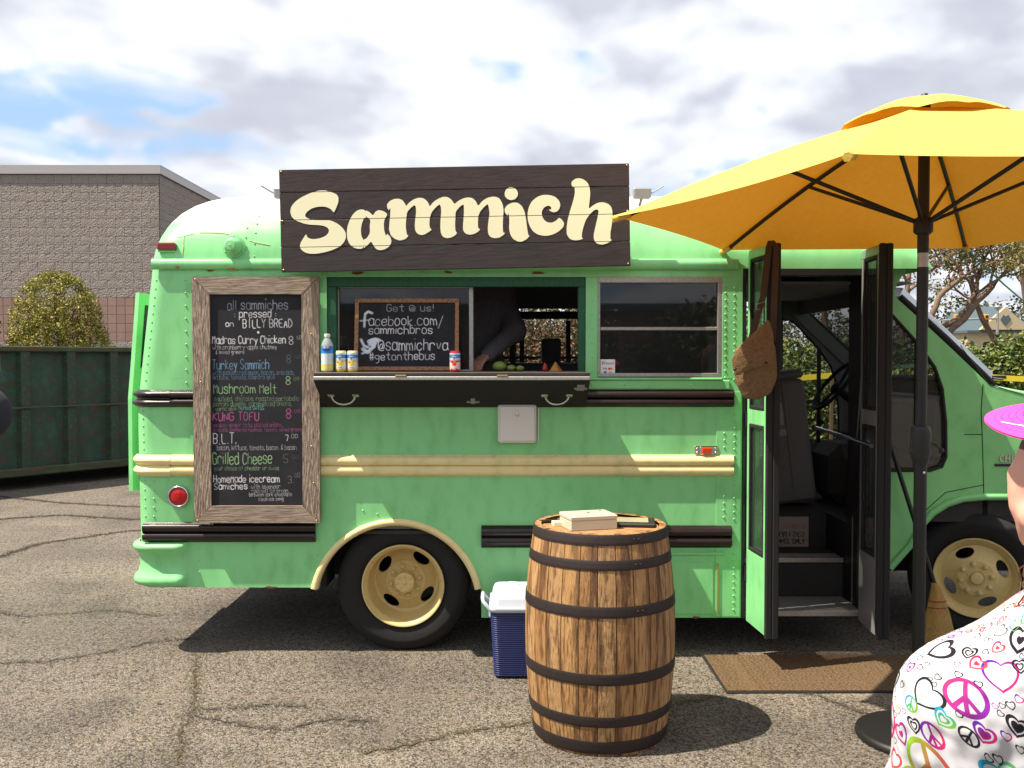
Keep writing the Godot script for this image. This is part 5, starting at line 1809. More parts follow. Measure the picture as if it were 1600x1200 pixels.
func build_far():
	var b: B
	# cream house across the street
	var at := Vector3(39.6, 0, -75)
	var t := thing("cream_house", "cream gabled roadside building with blue grey roof far beyond the hedge", "building", at)
	b = mk(t)
	b.box(at + Vector3(-0.9, 0, -6), at + Vector3(4.2, 4.1, 0))
	add(b, "wall", M.house_wall, t)
	b = mk(t)
	b.box(at + Vector3(-0.9, 0, 0.001), at + Vector3(4.2, 1.3, 0.2))
	add(b, "brick_base", M.house_brick, t)
	b = mk(t)
	b.quad(at + Vector3(-1.2, 4.0, 0.6), at + Vector3(4.6, 4.0, 0.6), at + Vector3(3.6, 6.2, -3), at + Vector3(0.0, 6.2, -3))
	b.tri(at + Vector3(4.6, 4.0, 0.6), at + Vector3(4.6, 4.0, -6.6), at + Vector3(3.6, 6.2, -3))
	b.tri(at + Vector3(-1.2, 4.0, -6.6), at + Vector3(-1.2, 4.0, 0.6), at + Vector3(0.0, 6.2, -3))
	b.quad(at + Vector3(4.6, 4.0, -6.6), at + Vector3(-1.2, 4.0, -6.6), at + Vector3(0.0, 6.2, -3), at + Vector3(3.6, 6.2, -3))
	b.box(at + Vector3(-1.2, 3.8, -6.6), at + Vector3(4.6, 4.0, 0.6))
	add(b, "roof", M.house_roof, t)
	b = mk(t)
	b.prism(PackedVector2Array([Vector2(at.x - 0.2, 4.05), Vector2(at.x + 4.0, 4.05), Vector2(at.x + 1.9, 5.95)]), at.z + 0.4, at.z + 0.8)
	var gb := add(b, "gable", M.house_wall, t)
	b = mk(t)
	b.prism(PackedVector2Array([Vector2(at.x + 1.9, 4.35), Vector2(at.x + 2.35, 4.9), Vector2(at.x + 2.1, 5.3), Vector2(at.x + 1.9, 5.15), Vector2(at.x + 1.7, 5.3), Vector2(at.x + 1.45, 4.9)]), at.z + 0.801, at.z + 0.85)
	add(b, "emblem", M.house_roof, gb)
	# traffic signal: mast arm with two heads
	at = Vector3(36.6, 0, -66)
	t = thing("traffic_signal", "traffic signal mast with two orange heads beside the cream building", "signal", at)
	b = mk(t)
	b.tube([at, at + Vector3(0, 5.4, 0)], [0.13, 0.09], 10)
	b.tube([at + Vector3(0, 4.65, 0), at + Vector3(-3.0, 4.55, 0), at + Vector3(-6.0, 4.4, 0)], [0.08, 0.07, 0.05], 8)
	b.ball(at + Vector3(0, 5.5, 0), Vector3(0.25, 0.15, 0.25))
	add(b, "mast", M.galvanised, t)
	for x in [-1.0, -3.2, -5.8]:
		b = mk(t)
		b.box(at + Vector3(x - 0.19, 3.95, 0.1), at + Vector3(x + 0.19, 4.95, 0.4), 0.05)
		var hd := add(b, "signal_head", M.signal, t)
		b = mk(t)
		for k in 3:
			b.x = mk(t).x * Transform3D(Basis(Vector3.RIGHT, PI / 2), at + Vector3(x, 4.14 + 0.31 * k, 0.4))
			b.lathe([Vector2(0.12, 0.0), Vector2(0.11, 0.02), Vector2(0.0, 0.03)], 12)
		add(b, "lens", M.black, hd)
	# caution tape strung along the hedge on stakes
	at = Vector3(3.2, 0, -6.75)
	t = thing("caution_tape", "yellow caution tape on stakes along the hedge", "tape", at)
	b = mk(t)
	var pr := []
	for k in 29:
		var f := k / 28.0
		var x := lerpf(-0.9, 6.1, f)
		pr.append(Vector3(at.x + x, 1.42 - 0.05 * absf(sin(f * PI * 4)), at.z))
	for k in 28:
		b.quad(pr[k] + Vector3(0, -0.035, 0), pr[k + 1] + Vector3(0, -0.035, 0), pr[k + 1] + Vector3(0, 0.035, 0), pr[k] + Vector3(0, 0.035, 0))
		b.quad(pr[k] + Vector3(0, 0.035, -0.002), pr[k + 1] + Vector3(0, 0.035, -0.002), pr[k + 1] + Vector3(0, -0.035, -0.002), pr[k] + Vector3(0, -0.035, -0.002))
	add(b, "tape", M.yellow_tape, t)
	b = mk(t)
	for k in [1, 4, 8, 11, 15, 18, 22, 25]:
		b.quad(pr[k] + Vector3(0, -0.018, 0.003), pr[k] + Vector3(0.2, -0.018, 0.003), pr[k] + Vector3(0.2, 0.018, 0.003), pr[k] + Vector3(0, 0.018, 0.003))
	add(b, "tape_marks", M.black, t, "stuff")
	for x in [-0.9, 0.85, 2.6, 4.35, 6.1]:
		b = mk(t)
		b.box(at + Vector3(x - 0.02, 0, -0.035), at + Vector3(x + 0.02, 1.5, -0.004), 0.004)
		add(b, "stake", M.twig, t)

func build_behind():
	# what the bus windows mirror: a tree and a low brick shop row across the lot, behind the viewer
	var green := [Color(0.05, 0.09, 0.02), Color(0.08, 0.12, 0.025), Color(0.035, 0.06, 0.018)]
	tree("street_tree", "broad leafed young tree mirrored in the bus window", Vector3(3.1, 0, 7.7), [[Vector3(-0.45, 1, -0.05), 1.25, 0.06]], 41, green, 5000, 0.11, "", 3, 0.35, 0.3)
	var at := Vector3(0, 0, 34)
	var t := thing("brick_shop_row", "low brick shop row across the lot, mirrored in the bus windows", "building", at)
	var b := mk(t)
	b.box(at + Vector3(-40, 0, 0), at + Vector3(40, 3.6, 10))
	add(b, "wall", M.house_brick, t)
	b = mk(t)
	b.box(at + Vector3(-40.2, 3.6005, -0.3), at + Vector3(40.2, 3.9, 10.2))
	add(b, "roof", M.house_roof, t)
	for k in 12:
		b = mk(t)
		b.box(at + Vector3(-38 + k * 6.5, 0.7, -0.04), at + Vector3(-34.6 + k * 6.5, 2.7, -0.001))
		add(b, "window", M.black, t)

# ---------------------------------------------------------------- things on and around the bus
func build_sign():
	var at := Vector3(-0.304, 2.383, 0.10)
	var t := thing("painted_sign", "dark plank sign lettered Sammich in cream above the serving hatch", "sign", at)
	t.rotation.z = deg_to_rad(1.06)
	var ys := [0.273, 0.151, 0.0044, -0.141, -0.273]
	for k in 4:
		var b := B.new()
		b.box(Vector3(-0.932, ys[k + 1] + 0.0012, 0.0), Vector3(0.932, ys[k] - 0.0012, 0.024 - 0.001 * (k % 2)), 0.0025)
		add(b, "plank", M.sign_wood if k % 2 == 0 else M.sign_wood_dark, t)
	# painted letters, broken by the joints between the planks
	for l in SIGN_LETTERS:
		var p := PackedVector2Array()
		for i in range(0, l.size(), 2):
			p.push_back(Vector2(l[i], l[i + 1]) / 1000.0)
		var q := PackedVector2Array()
		for i in p.size():
			var e := p[(i + 1) % p.size()]
			q.push_back(p[i].lerp(e, 0.2))
			q.push_back(p[i].lerp(e, 0.8))
		var b := B.new()
		for k in 4:
			var rect := PackedVector2Array([Vector2(-1, ys[k + 1] + 0.0018), Vector2(1, ys[k + 1] + 0.0018), Vector2(1, ys[k] - 0.0018), Vector2(-1, ys[k] - 0.0018)])
			for piece in Geometry2D.intersect_polygons(q, rect):
				if piece.size() > 2:
					b.prism(piece, 0.0225, 0.0252)
		add(b, "letter", M.sign_cream, t)
	var s := B.new()
	for p in [[-0.92, 0.262], [0.92, 0.262], [-0.92, -0.26], [0.92, -0.26], [-0.92, 0.0], [0.92, 0.02]]:
		s.dome(Vector3(p[0], p[1], 0.024), 0.005, Vector3.BACK)
	add(s, "screws", M.brass, t, "stuff")
	for x in [-0.75, 0.0, 0.75]:
		var b := B.new()
		b.box(Vector3(x - 0.02, -0.25, -0.115), Vector3(x + 0.02, -0.19, -0.0005), 0.002)
		b.box(Vector3(x - 0.02, -0.19, -0.02), Vector3(x + 0.02, 0.2, -0.0005), 0.002)
		b.box(Vector3(x - 0.015, 0.1, -0.34), Vector3(x + 0.015, 0.14, -0.02), 0.002)
		add(b, "bracket", M.black, t)

func mitred(b_of: Callable, hw: float, hh: float, w: float, z0: float, z1: float, up: Material, across: Material, t: Node3D, called: String):
	for k in 4:
		var b: B = b_of.call()
		var o := [Vector2(-hw, -hh), Vector2(hw, -hh), Vector2(hw, hh), Vector2(-hw, hh)]
		var i := [Vector2(-hw + w, -hh + w), Vector2(hw - w, -hh + w), Vector2(hw - w, hh - w), Vector2(-hw + w, hh - w)]
		var e := (k + 1) % 4
		var m: Vector2 = ((o[e] - o[k]) as Vector2).normalized() * 0.0012
		b.prism(PackedVector2Array([o[k] + m, o[e] - m, i[e] - m, i[k] + m]), z0, z1 - 0.0015 * (k % 2))
		add(b, called, across if k % 2 == 0 else up, t)

func build_boards():
	var rng := RandomNumberGenerator.new()
	rng.seed = 31
	var grit := FastNoiseLite.new()
	grit.seed = 3
	grit.frequency = 0.35
	# --- the tall menu
	var im := slate(584, 1340, 6)
	var W := Color(0.93, 0.92, 0.93)
	var BL := Color(0.47, 0.66, 0.80)
	var GR := Color(0.62, 0.80, 0.56)
	var PK := Color(0.80, 0.34, 0.62)
	var TE := Color(0.42, 0.82, 0.74)
	for l in [["all sammiches", 355, 452, 484, 15, Color(0.72, 0.73, 0.78), 1.5], [": pressed :", 366, 433, 496, 12, W, 1.6], ["on", 352, 366, 510, 9, W, 1.6], ["BILLY BREAD", 379, 458, 512, 13, W, 1.6],
		["Madras Curry Chicken", 331, 447, 537, 12, W, 1.7], ["8", 451, 460, 538, 13, W, 1.3], ["50", 463, 472, 530, 5, W, 1.0], ["with cranberry-apple chutney", 331, 433, 546, 7, W, 1.2], ["& mixed greens", 336, 382, 553, 6, W, 1.2],
		["Turkey Sammich", 331, 421, 577, 15, BL, 1.5], ["8", 447, 456, 567, 13, Color(0.4, 0.5, 0.6), 1.2], ["50", 461, 471, 560, 5, Color(0.4, 0.5, 0.6), 0.9], ["with pickled red onion, bacon, avocado,", 331, 460, 586, 8, BL, 1.0], ["lettuce, tomato, cilantro aioli", 331, 429, 593, 7, BL, 1.0],
		["Mushroom Melt", 332, 433, 615, 15, GR, 1.5], ["8", 446, 455, 600, 13, GR, 1.3], ["00", 458, 468, 594, 5, GR, 1.0], ["sauteed, shiitake, roasted portobello", 333, 467, 627, 8, GR, 1.0], ["porcini duxelle, caramelized onions,", 332, 456, 635, 8, GR, 1.0], ["garlic aioli", 335, 369, 642, 6, GR, 1.0], ["Melted SWISS", 371, 412, 641, 6, TE, 1.2],
		["KUNG TOFU", 331, 405, 658, 13, PK, 1.6], ["8", 446, 456, 654, 14, PK, 1.5], ["00", 459, 469, 645, 5, PK, 1.1], ["smokey ginger tofu, pickled onions,", 331, 441, 668, 7, PK, 1.0], ["avocado, pimmento hummus, tomato, mixed greens", 331, 473, 675, 6, PK, 1.0],
		["B.L.T.", 331, 370, 694, 16, W, 1.6], ["7", 444, 452, 690, 10, W, 1.2], ["00", 454, 465, 685, 6, W, 1.1], ["bacon, lettuce, tomato, bacon. & bacon.", 337, 464, 704, 8, W, 1.1],
		["Grilled Cheese", 330, 425, 726, 18, GR, 1.6], ["5", 441, 451, 724, 14, Color(0.4, 0.45, 0.42), 1.2], ["00", 455, 467, 717, 5, Color(0.4, 0.45, 0.42), 0.9], ["your choice of cheddar or swiss", 332, 435, 736, 7, GR, 1.1],
		["HomeMade icecream", 331, 436, 755, 11, W, 1.7], ["3.", 448, 459, 756, 11, Color(0.6, 0.6, 0.62), 1.1], ["00", 459, 468, 747, 7, Color(0.7, 0.7, 0.72), 1.0], ["Samiches", 332, 386, 766, 10, W, 1.6], ["with lavender", 390, 437, 765, 7, W, 1.1], ["rocksalt ice cream", 391, 449, 771, 6, W, 1.0], ["between dark chocolate", 387, 455, 777, 6, W, 1.1], ["cookies omg.", 402, 443, 784, 6, W, 1.1]]:
		chalk(im, l[0], (l[1] - 327) * 4.0, (l[2] - 327) * 4.0, (l[3] - 458) * 4.0, l[4] * 4.0, l[5], l[6] * 4.0, rng, grit, 3.0)
	for k in 5:
		dab(im, Vector2((403 - 327) * 4, (519 - 458) * 4), 8, W, grit)
	var at := Vector3(-1.389, 1.4066, 0.0)
	var t := thing("menu_board", "tall menu chalkboard in weathered grey wood frame on the bus side", "menu board", at)
	mitred(func(): return B.new(), 0.343, 0.669, 0.094, 0.0275, 0.058, M.grey_wood_up, M.grey_wood_across, t, "frame_board")
	var b := B.new()
	b.quad_uv(Vector3(-0.253, -0.581, 0.044), Vector3(0.253, -0.581, 0.044), Vector3(0.253, 0.581, 0.044), Vector3(-0.253, 0.581, 0.044))
	add(b, "slate", printed("menu", im, 0.85), t)
	b = B.new()
	b.box(Vector3(-0.30, -0.62, 0.027), Vector3(0.30, 0.62, 0.043))
	b.box(Vector3(-0.30, 0.55, 0.001), Vector3(0.30, 0.60, 0.0269))
	b.box(Vector3(-0.30, -0.60, 0.001), Vector3(0.30, -0.55, 0.0269))
	add(b, "backing", M.shelf_black, t)
	b = B.new()
	for p in [[-0.325, 0.655], [0.31, 0.655], [0.325, 0.64], [0.325, -0.655], [-0.325, -0.655], [0.30, 0.36], [0.30, -0.25], [-0.30, 0.1], [0.31, -0.45]]:
		b.dome(Vector3(p[0], p[1], 0.0575), 0.0045, Vector3.BACK)
	add(b, "screws", M.brass, t, "stuff")
	# --- the small board leaning in the hatch
	im = slate(755, 540, 7)
	for l in [["Get @ us!", 604, 680, 485, 12, Color(0.75, 0.76, 0.8), 1.4], ["acebook.com/", 576, 695, 509, 17, W, 1.5], ["sammichbros", 576, 678, 523, 14, W, 1.6], ["@sammichrva", 591, 702, 551, 19, W, 1.8], ["#getonthebus", 578, 682, 567, 13, W, 1.7]]:
		chalk(im, l[0], (l[1] - 560) * 5.0, (l[2] - 560) * 5.0, (l[3] - 470) * 5.0, l[4] * 5.0, l[5], l[6] * 5.0, rng, grit, 4.0)
	for st in [[[581, 488, 575, 485, 570, 489, 569, 500, 569, 512], 5.5], [[562, 501, 579, 499], 4.0], [[567, 548, 575, 554, 583, 545, 589, 533], 8.0], [[564, 532, 569, 543, 577, 546], 6.0], [[576, 536, 582, 533, 587, 532, 593, 534], 8.0], [[566, 556, 576, 552, 583, 545], 5.0], [[578, 540, 584, 538, 584, 545], 9.0]]:
		var p: Array = st[0]
		for i in range(0, p.size() - 2, 2):
			for k in 14:
				dab(im, Vector2((lerpf(p[i], p[i + 2], k / 14.0) - 560) * 5.0, (lerpf(p[i + 1], p[i + 3], k / 14.0) - 470) * 5.0), st[1] * 2.0, Color(0.86, 0.89, 0.93), grit)
	at = Vector3(-0.578, 1.7645, -0.012)
	t = thing("contact_chalkboard", "small oak framed chalkboard with contact names leaning in the serving hatch", "chalkboard", at)
	t.rotation.x = deg_to_rad(-8.0)
	mitred(func(): return B.new(), 0.286, 0.199, 0.021, -0.008, 0.009, M.oak_frame, M.oak_frame, t, "frame_board")
	b = B.new()
	b.quad_uv(Vector3(-0.265, -0.178, 0.003), Vector3(0.265, -0.178, 0.003), Vector3(0.265, 0.178, 0.003), Vector3(-0.265, 0.178, 0.003))
	add(b, "slate", printed("contact", im, 0.85), t)
	b = B.new()
	b.box(Vector3(-0.27, -0.183, -0.006), Vector3(0.27, 0.183, 0.002))
	add(b, "backing", M.shelf_black, t)

func blob(im: Image, cx: float, cy: float, rx: float, ry: float, col: Color):
	for y in range(maxi(0, int(cy - ry)), mini(im.get_height(), int(cy + ry) + 1)):
		for x in range(maxi(0, int(cx - rx)), mini(im.get_width(), int(cx + rx) + 1)):
			if pow((x - cx) / rx, 2) + pow((y - cy) / ry, 2) <= 1.0:
				im.set_pixel(x, y, col)

func build_shelf_goods():
	var y := sy(580.5)
	for k in 2:
		var low := Color(0.93, 0.76, 0.10) if k == 0 else Color(0.80, 0.10, 0.14)
		var im := Image.create(256, 128, false, Image.FORMAT_RGB8)
		im.fill(low)
		im.fill_rect(Rect2i(0, 0, 256, 52), Color(0.72, 0.84, 0.92))
		im.fill_rect(Rect2i(0, 12, 256, 22), Color(0.28, 0.50, 0.76))
		for cx in [0, 85, 170, 128, 43]:
			blob(im, cx, 88, 27, 30, Color(0.90, 0.90, 0.84) if k == 0 else Color(0.93, 0.82, 0.80))
		for cx in [128, 43, 213]:
			blob(im, cx - 14, 66, 10, 5, Color(0.16, 0.32, 0.16))
			blob(im, cx, 76, 17, 15, Color(0.98, 0.80, 0.06) if k == 0 else Color(0.93, 0.30, 0.06))
			blob(im, cx, 40, 8, 6, Color(0.80, 0.14, 0.16))
			for j in 6:
				im.fill_rect(Rect2i(cx - 18 + j * 6, 20, 4, 6), Color(0.9, 0.92, 0.95))
				im.fill_rect(Rect2i(cx - 14 + j * 5, 98, 3, 5), Color(0.35, 0.38, 0.30) if k == 0 else Color(0.95, 0.9, 0.9))
		printed("can_%d" % k, im, 0.3)
		M["can_%d" % k].metallic = 0.25
	var proto: Node3D
	for q in [[-0.906, 0, "lemon yellow soda can standing against the water bottle"], [-0.845, 0, "lemon yellow soda can standing nearer the chalkboard"], [-0.302, 1, "red orange soda can standing at the chalkboard's far foot"]]:
		var t := thing("soda_can", q[2], "can", Vector3(q[0], y, 0.17), "soda cans on the serving shelf")
		var b := B.new()
		b.lathe([Vector2(0.0255, 0.004), Vector2(0.0285, 0.016), Vector2(0.0285, 0.028), Vector2(0.0285, 0.040), Vector2(0.0285, 0.052), Vector2(0.0285, 0.064), Vector2(0.0285, 0.076), Vector2(0.0285, 0.088), Vector2(0.0285, 0.100)], 28, false, TAU * 0.99999, PI / 2 - 0.1)
		add(b, "side", M["can_%d" % q[1]], t)
		b = B.new()
		b.lathe([Vector2(0.0, 0.003), Vector2(0.019, 0.0), Vector2(0.022, 0.0), Vector2(0.0255, 0.0039)], 28)
		b.lathe([Vector2(0.0285, 0.1001), Vector2(0.0265, 0.106), Vector2(0.0255, 0.111), Vector2(0.0235, 0.112), Vector2(0.0225, 0.108), Vector2(0.0, 0.1075)], 28)
		add(b, "lid", M.cream if q[1] == 0 else M.red_lens, t)
	var im := Image.create(256, 96, false, Image.FORMAT_RGB8)
	im.fill(Color(0.10, 0.52, 0.80))
	im.fill_rect(Rect2i(0, 70, 256, 26), Color(0.55, 0.82, 0.92))
	for cx in [40, 128, 216]:
		blob(im, cx, 36, 34, 20, Color(0.14, 0.24, 0.58))
		for j in 5:
			im.fill_rect(Rect2i(cx - 24 + j * 10, 28, 5, 14), Color(0.85, 0.92, 0.96))
	printed("water_label", im, 0.35)
	im = Image.create(256, 96, false, Image.FORMAT_RGB8)
	im.fill(Color(0.80, 0.86, 0.86))
	im.fill_rect(Rect2i(0, 52, 256, 44), Color(0.88, 0.80, 0.38))
	var rng := RandomNumberGenerator.new()
	rng.seed = 2
	for k in 150:
		im.fill_rect(Rect2i(rng.randi() % 250, rng.randi() % 92, 3 + rng.randi() % 7, 2), Color(0.50, 0.68, 0.78) if k % 2 == 0 else Color(0.95, 0.93, 0.85))
	printed("water_print", im, 0.35)
	var t := thing("water_bottle", "clear plastic water bottle with blue label at the shelf's end", "bottle", Vector3(-0.979, y, 0.17))
	var b := B.new()
	b.lathe([Vector2(0.0, 0.002), Vector2(0.026, 0.0), Vector2(0.031, 0.006), Vector2(0.0305, 0.02), Vector2(0.032, 0.03), Vector2(0.0305, 0.08), Vector2(0.032, 0.10), Vector2(0.032, 0.135), Vector2(0.029, 0.152), Vector2(0.020, 0.170), Vector2(0.0135, 0.180), Vector2(0.013, 0.186)], 28)
	add(b, "body", M.bottle, t)
	b = B.new()
	b.lathe([Vector2(0.0322, 0.098), Vector2(0.0326, 0.099), Vector2(0.0326, 0.136), Vector2(0.0322, 0.137)], 28, false, TAU * 0.99999, PI / 2)
	add(b, "label", M.water_label, t)
	b = B.new()
	b.lathe([Vector2(0.0316, 0.008), Vector2(0.0322, 0.03), Vector2(0.0316, 0.06), Vector2(0.0322, 0.097)], 28, false, TAU * 0.99999, PI / 2)
	add(b, "wrap", M.water_print, t)
	b = B.new()
	b.lathe([Vector2(0.0152, 0.1862), Vector2(0.0155, 0.188), Vector2(0.0155, 0.200), Vector2(0.014, 0.2015), Vector2(0.0, 0.2015)], 20, true)
	add(b, "cap", M.white_plastic, t)
	# bits of produce on the sill
	for q in [[-0.07, 0.034, "large pale green lime lying on the hatch ledge"], [-0.005, 0.022, "small green lime beside the large one on the ledge"], [0.045, 0.020, "small green lime at the end of the row on the ledge"]]:
		var l := thing("lime", q[2], "lime", Vector3(q[0], y, -0.13), "limes on the hatch ledge")
		b = B.new()
		b.ball(Vector3(0, q[1] * 0.82, 0), Vector3(q[1] * 1.15, q[1] * 0.82, q[1]), 14, 10)
		b.dome(Vector3(q[1] * 1.12, q[1] * 0.82, 0), 0.005, Vector3.RIGHT)
		add(b, "fruit", M.lime, l)
	t = thing("red_pepper", "pointed red pepper standing on the hatch ledge", "pepper", Vector3(0.185, y, -0.14))
	b = B.new()
	b.lathe([Vector2(0.0, 0.0), Vector2(0.014, 0.001), Vector2(0.017, 0.012), Vector2(0.012, 0.032), Vector2(0.005, 0.046), Vector2(0.0, 0.05)], 14)
	add(b, "fruit", M.pepper, t)
	t = thing("paper_cone", "orange folded paper cone lying on the hatch ledge", "paper", Vector3(0.245, y, -0.14))
	b = B.new()
	b.lathe([Vector2(0.0, 0.0), Vector2(0.042, 0.0005), Vector2(0.040, 0.004), Vector2(0.004, 0.052), Vector2(0.0, 0.053)], 5, true)
	add(b, "paper", M.carton, t)

func barrel_radius(y: float) -> float:
	return 0.286 + 0.041 * (1.0 - pow((y - 0.457) / 0.457, 2))

func build_barrel():
	var at := Vector3(0.385, 0, 1.06)
	var t := thing("oak_barrel", "upright oak barrel with six dark hoops used as a counter", "barrel", at)
	var n := 26
	var rng := RandomNumberGenerator.new()
	rng.seed = 12
	var proto := []
	for kind in 2:
		var b := B.new()
		var half := PI / n - (0.0022 if kind == 0 else 0.004)
		var rows := []
		for i in 15:
			var y := 0.914 * i / 14.0
			var r := barrel_radius(y)
			var row := PackedVector3Array()
			for e in [[-1.0, -0.028], [-1.0, -0.0025], [-0.93, 0.0], [0.0, 0.0007], [0.93, 0.0], [1.0, -0.0025], [1.0, -0.028]]:
				var a: float = e[0] * half
				row.push_back(Vector3(sin(a) * (r + e[1]), y, cos(a) * (r + e[1])))
			rows.append(row)
		b.grid(rows)
		for e in [0, 14]:
			var r: PackedVector3Array = rows[e]
			for k in range(1, 6):
				if e == 0: b.tri(r[0], r[k + 1], r[k])
				else: b.tri(r[0], r[k], r[k + 1])
		proto.append(b.mesh())
	for k in n:
		var o := MeshInstance3D.new()
		o.name = "stave"
		o.mesh = proto[rng.randi() % 2]
		o.material_override = M["oak_%d" % (rng.randi() % 5)]
		t.add_child(o, true)
		o.rotation.y = TAU * k / n
	for q in [[0.872, 0.914], [0.772, 0.812], [0.582, 0.627], [0.306, 0.352], [0.128, 0.172], [0.012, 0.066]]:
		var b := B.new()
		var pr := []
		pr.append(Vector2(barrel_radius(q[0]), q[0]))
		for i in 4:
			var y := lerpf(q[0], q[1], i / 3.0)
			pr.append(Vector2(barrel_radius(y) + 0.0035, y))
		pr.append(Vector2(barrel_radius(q[1]), q[1]))
		b.lathe(pr, 64)
		for e in [0.4, 0.47]:
			b.dome(Vector3(sin(e) * (barrel_radius(q[0]) + 0.003), (q[0] + q[1]) / 2, cos(e) * (barrel_radius(q[0]) + 0.003)), 0.006, Vector3(sin(e), 0, cos(e)))
		add(b, "hoop", M.hoop, t)
	# head boards a little below the rim
	for k in 7:
		var w := 0.512 / 7
		var z0 := -0.256 + w * k + 0.0006
		var z1 := z0 + w - 0.0012
		var b := B.new()
		var poly := PackedVector2Array()
		for side in [1.0, -1.0]:
			for i in 7:
				var z := lerpf(z0, z1, i / 6.0) if side > 0 else lerpf(z1, z0, i / 6.0)
				poly.push_back(Vector2(side * sqrt(maxf(0.256 * 0.256 - z * z, 0.00001)), z))
		b.x = Transform3D(Basis(Vector3.RIGHT, Vector3.FORWARD, Vector3.UP), Vector3.ZERO)
		b.x = Transform3D(Basis(Vector3.RIGHT, Vector3(0, 0, 1), Vector3(0, -1, 0)), Vector3.ZERO)
		b.prism(poly, -0.902, -0.882)
		add(b, "head_board", M.head_oak, t)
	var top := 0.902
	# cash box
	t = thing("cash_box", "beige metal cash box on the barrel top", "cash box", Vector3(0.33, top, 1.10), "", 0.28)
	var b := B.new()
	b.box(Vector3(-0.105, 0, -0.075), Vector3(0.105, 0.042, 0.075), 0.003)
	add(b, "body", M.cash_box, t)
	b = B.new()
	b.box(Vector3(-0.107, 0.043, -0.077), Vector3(0.107, 0.062, 0.077), 0.004)
	add(b, "lid", M.cash_box, t)
	b = B.new()
	b.lathe([Vector2(0.008, 0.0621), Vector2(0.007, 0.065), Vector2(0.0, 0.0655)], 12, true)
	b.x = Transform3D(Basis(), Vector3(0.07, 0, -0.04))
	b.lathe([Vector2(0.006, 0.062), Vector2(0.005, 0.0645), Vector2(0.0, 0.065)], 12, true)
	var lk := add(b, "lock", M.chrome, t)
	lk.position = Vector3(0.0, 0, 0)
	# tablet in a case
	t = thing("card_tablet", "black tablet in a folding case on the barrel top", "tablet", Vector3(0.525, top, 1.03), "", -0.12)
	b = B.new()
	b.box(Vector3(-0.105, 0, -0.082), Vector3(0.105, 0.018, 0.082), 0.005)
	add(b, "case", M.black, t)
	b = B.new()
	b.box(Vector3(-0.085, 0.0185, -0.066), Vector3(0.075, 0.020, 0.05))
	add(b, "screen", M.screen_film, t)
	# pen and a pad of paper
	t = thing("marker_pen", "black and silver marker pen on the barrel rim behind the pad", "pen", Vector3(0.20, top, 0.98), "", 0.35)
	b = B.new()
	b.tube([Vector3(-0.08, 0.009, 0), Vector3(0.0, 0.009, 0)], 0.008, 10)
	add(b, "cap", M.black, t)
	b = B.new()
	b.tube([Vector3(0.0005, 0.009, 0), Vector3(0.06, 0.009, 0), Vector3(0.075, 0.009, 0)], [0.007, 0.007, 0.003], 10)
	add(b, "barrel", M.chrome, t)
	t = thing("note_pad", "small pale yellow pad beside the cash box", "note pad", Vector3(0.205, top, 1.06), "", 0.2)
	b = B.new()
	b.box(Vector3(-0.028, 0, -0.022), Vector3(0.02, 0.020, 0.022), 0.002)
	add(b, "sheets", M.paper, t)

func build_cooler():
	var at := Vector3(0.075, 0, 0.25)
	var t := thing("drinks_cooler", "blue ribbed drinks cooler with white lid behind the barrel", "cooler", at)
	var b := B.new()
	var rows := []
	var n := 30 * 5
	for i in n + 1:
		var y := lerpf(0.012, 0.345, float(i) / n)
		var k := lerpf(0.90, 1.0, float(i) / n) + 0.020 * absf(sin(PI * i / 5.0)) - 0.012
		if i == 0: k = 0.86
		var row := PackedVector3Array()
		for c in 4:
			for j in 6:
				var a := PI / 2 * (c + j / 5.0)
				var o: Vector2 = [Vector2(1, 1), Vector2(-1, 1), Vector2(-1, -1), Vector2(1, -1)][c]
				row.push_back(Vector3((o.x * 0.145 + cos(a) * 0.04) * k, y, -(o.y * 0.135 + sin(a) * 0.04) * k))
		rows.append(row)
	b.grid(rows, true)
	for k in range(1, 23): b.tri(rows[0][0], rows[0][k + 1], rows[0][k])
	b.box(Vector3(-0.13, 0.0, -0.12), Vector3(0.13, 0.0119, 0.12))
	add(b, "tub", M.cooler_blue, t)
	b = B.new()
	rows = []
	for q in [[0.3455, 0.98], [0.3455, 1.035], [0.362, 1.045], [0.37, 1.03], [0.372, 0.99], [0.405, 0.95], [0.425, 0.90], [0.432, 0.80]]:
		var row := PackedVector3Array()
		for c in 4:
			for j in 6:
				var a := PI / 2 * (c + j / 5.0)
				var o: Vector2 = [Vector2(1, 1), Vector2(-1, 1), Vector2(-1, -1), Vector2(1, -1)][c]
				row.push_back(Vector3((o.x * 0.145 + cos(a) * 0.04) * q[1], q[0], -(o.y * 0.135 + sin(a) * 0.04) * q[1]))
		rows.append(row)
	b.grid(rows, true)
	for k in range(1, 23): b.tri(rows[-1][0], rows[-1][k], rows[-1][k + 1])
	var lid := add(b, "lid", M.cooler_white, t)
	for p in [[-0.075, 0.06], [-0.075, -0.07], [0.075, 0.06], [0.075, -0.07]]:
		b = B.new()
		b.x = Transform3D(Basis(), Vector3(p[0], 0.432, p[1]))
		b.lathe([Vector2(0.046, 0.0), Vector2(0.044, 0.005), Vector2(0.038, 0.005), Vector2(0.035, 0.0015), Vector2(0.0, 0.001)], 24)
		add(b, "cup_holder", M.cooler_white, lid)
	for s in [-1.0, 1.0]:
		b = B.new()
		b.tube([Vector3(s * 0.185, 0.30, -0.07), Vector3(s * 0.190, 0.335, -0.07), Vector3(s * 0.225, 0.375, -0.07), Vector3(s * 0.228, 0.39, -0.05), Vector3(s * 0.228, 0.39, 0.05), Vector3(s * 0.225, 0.375, 0.07), Vector3(s * 0.190, 0.335, 0.07), Vector3(s * 0.185, 0.30, 0.07)], 0.010, 8)
		add(b, "carry_handle", M.cooler_white, t)

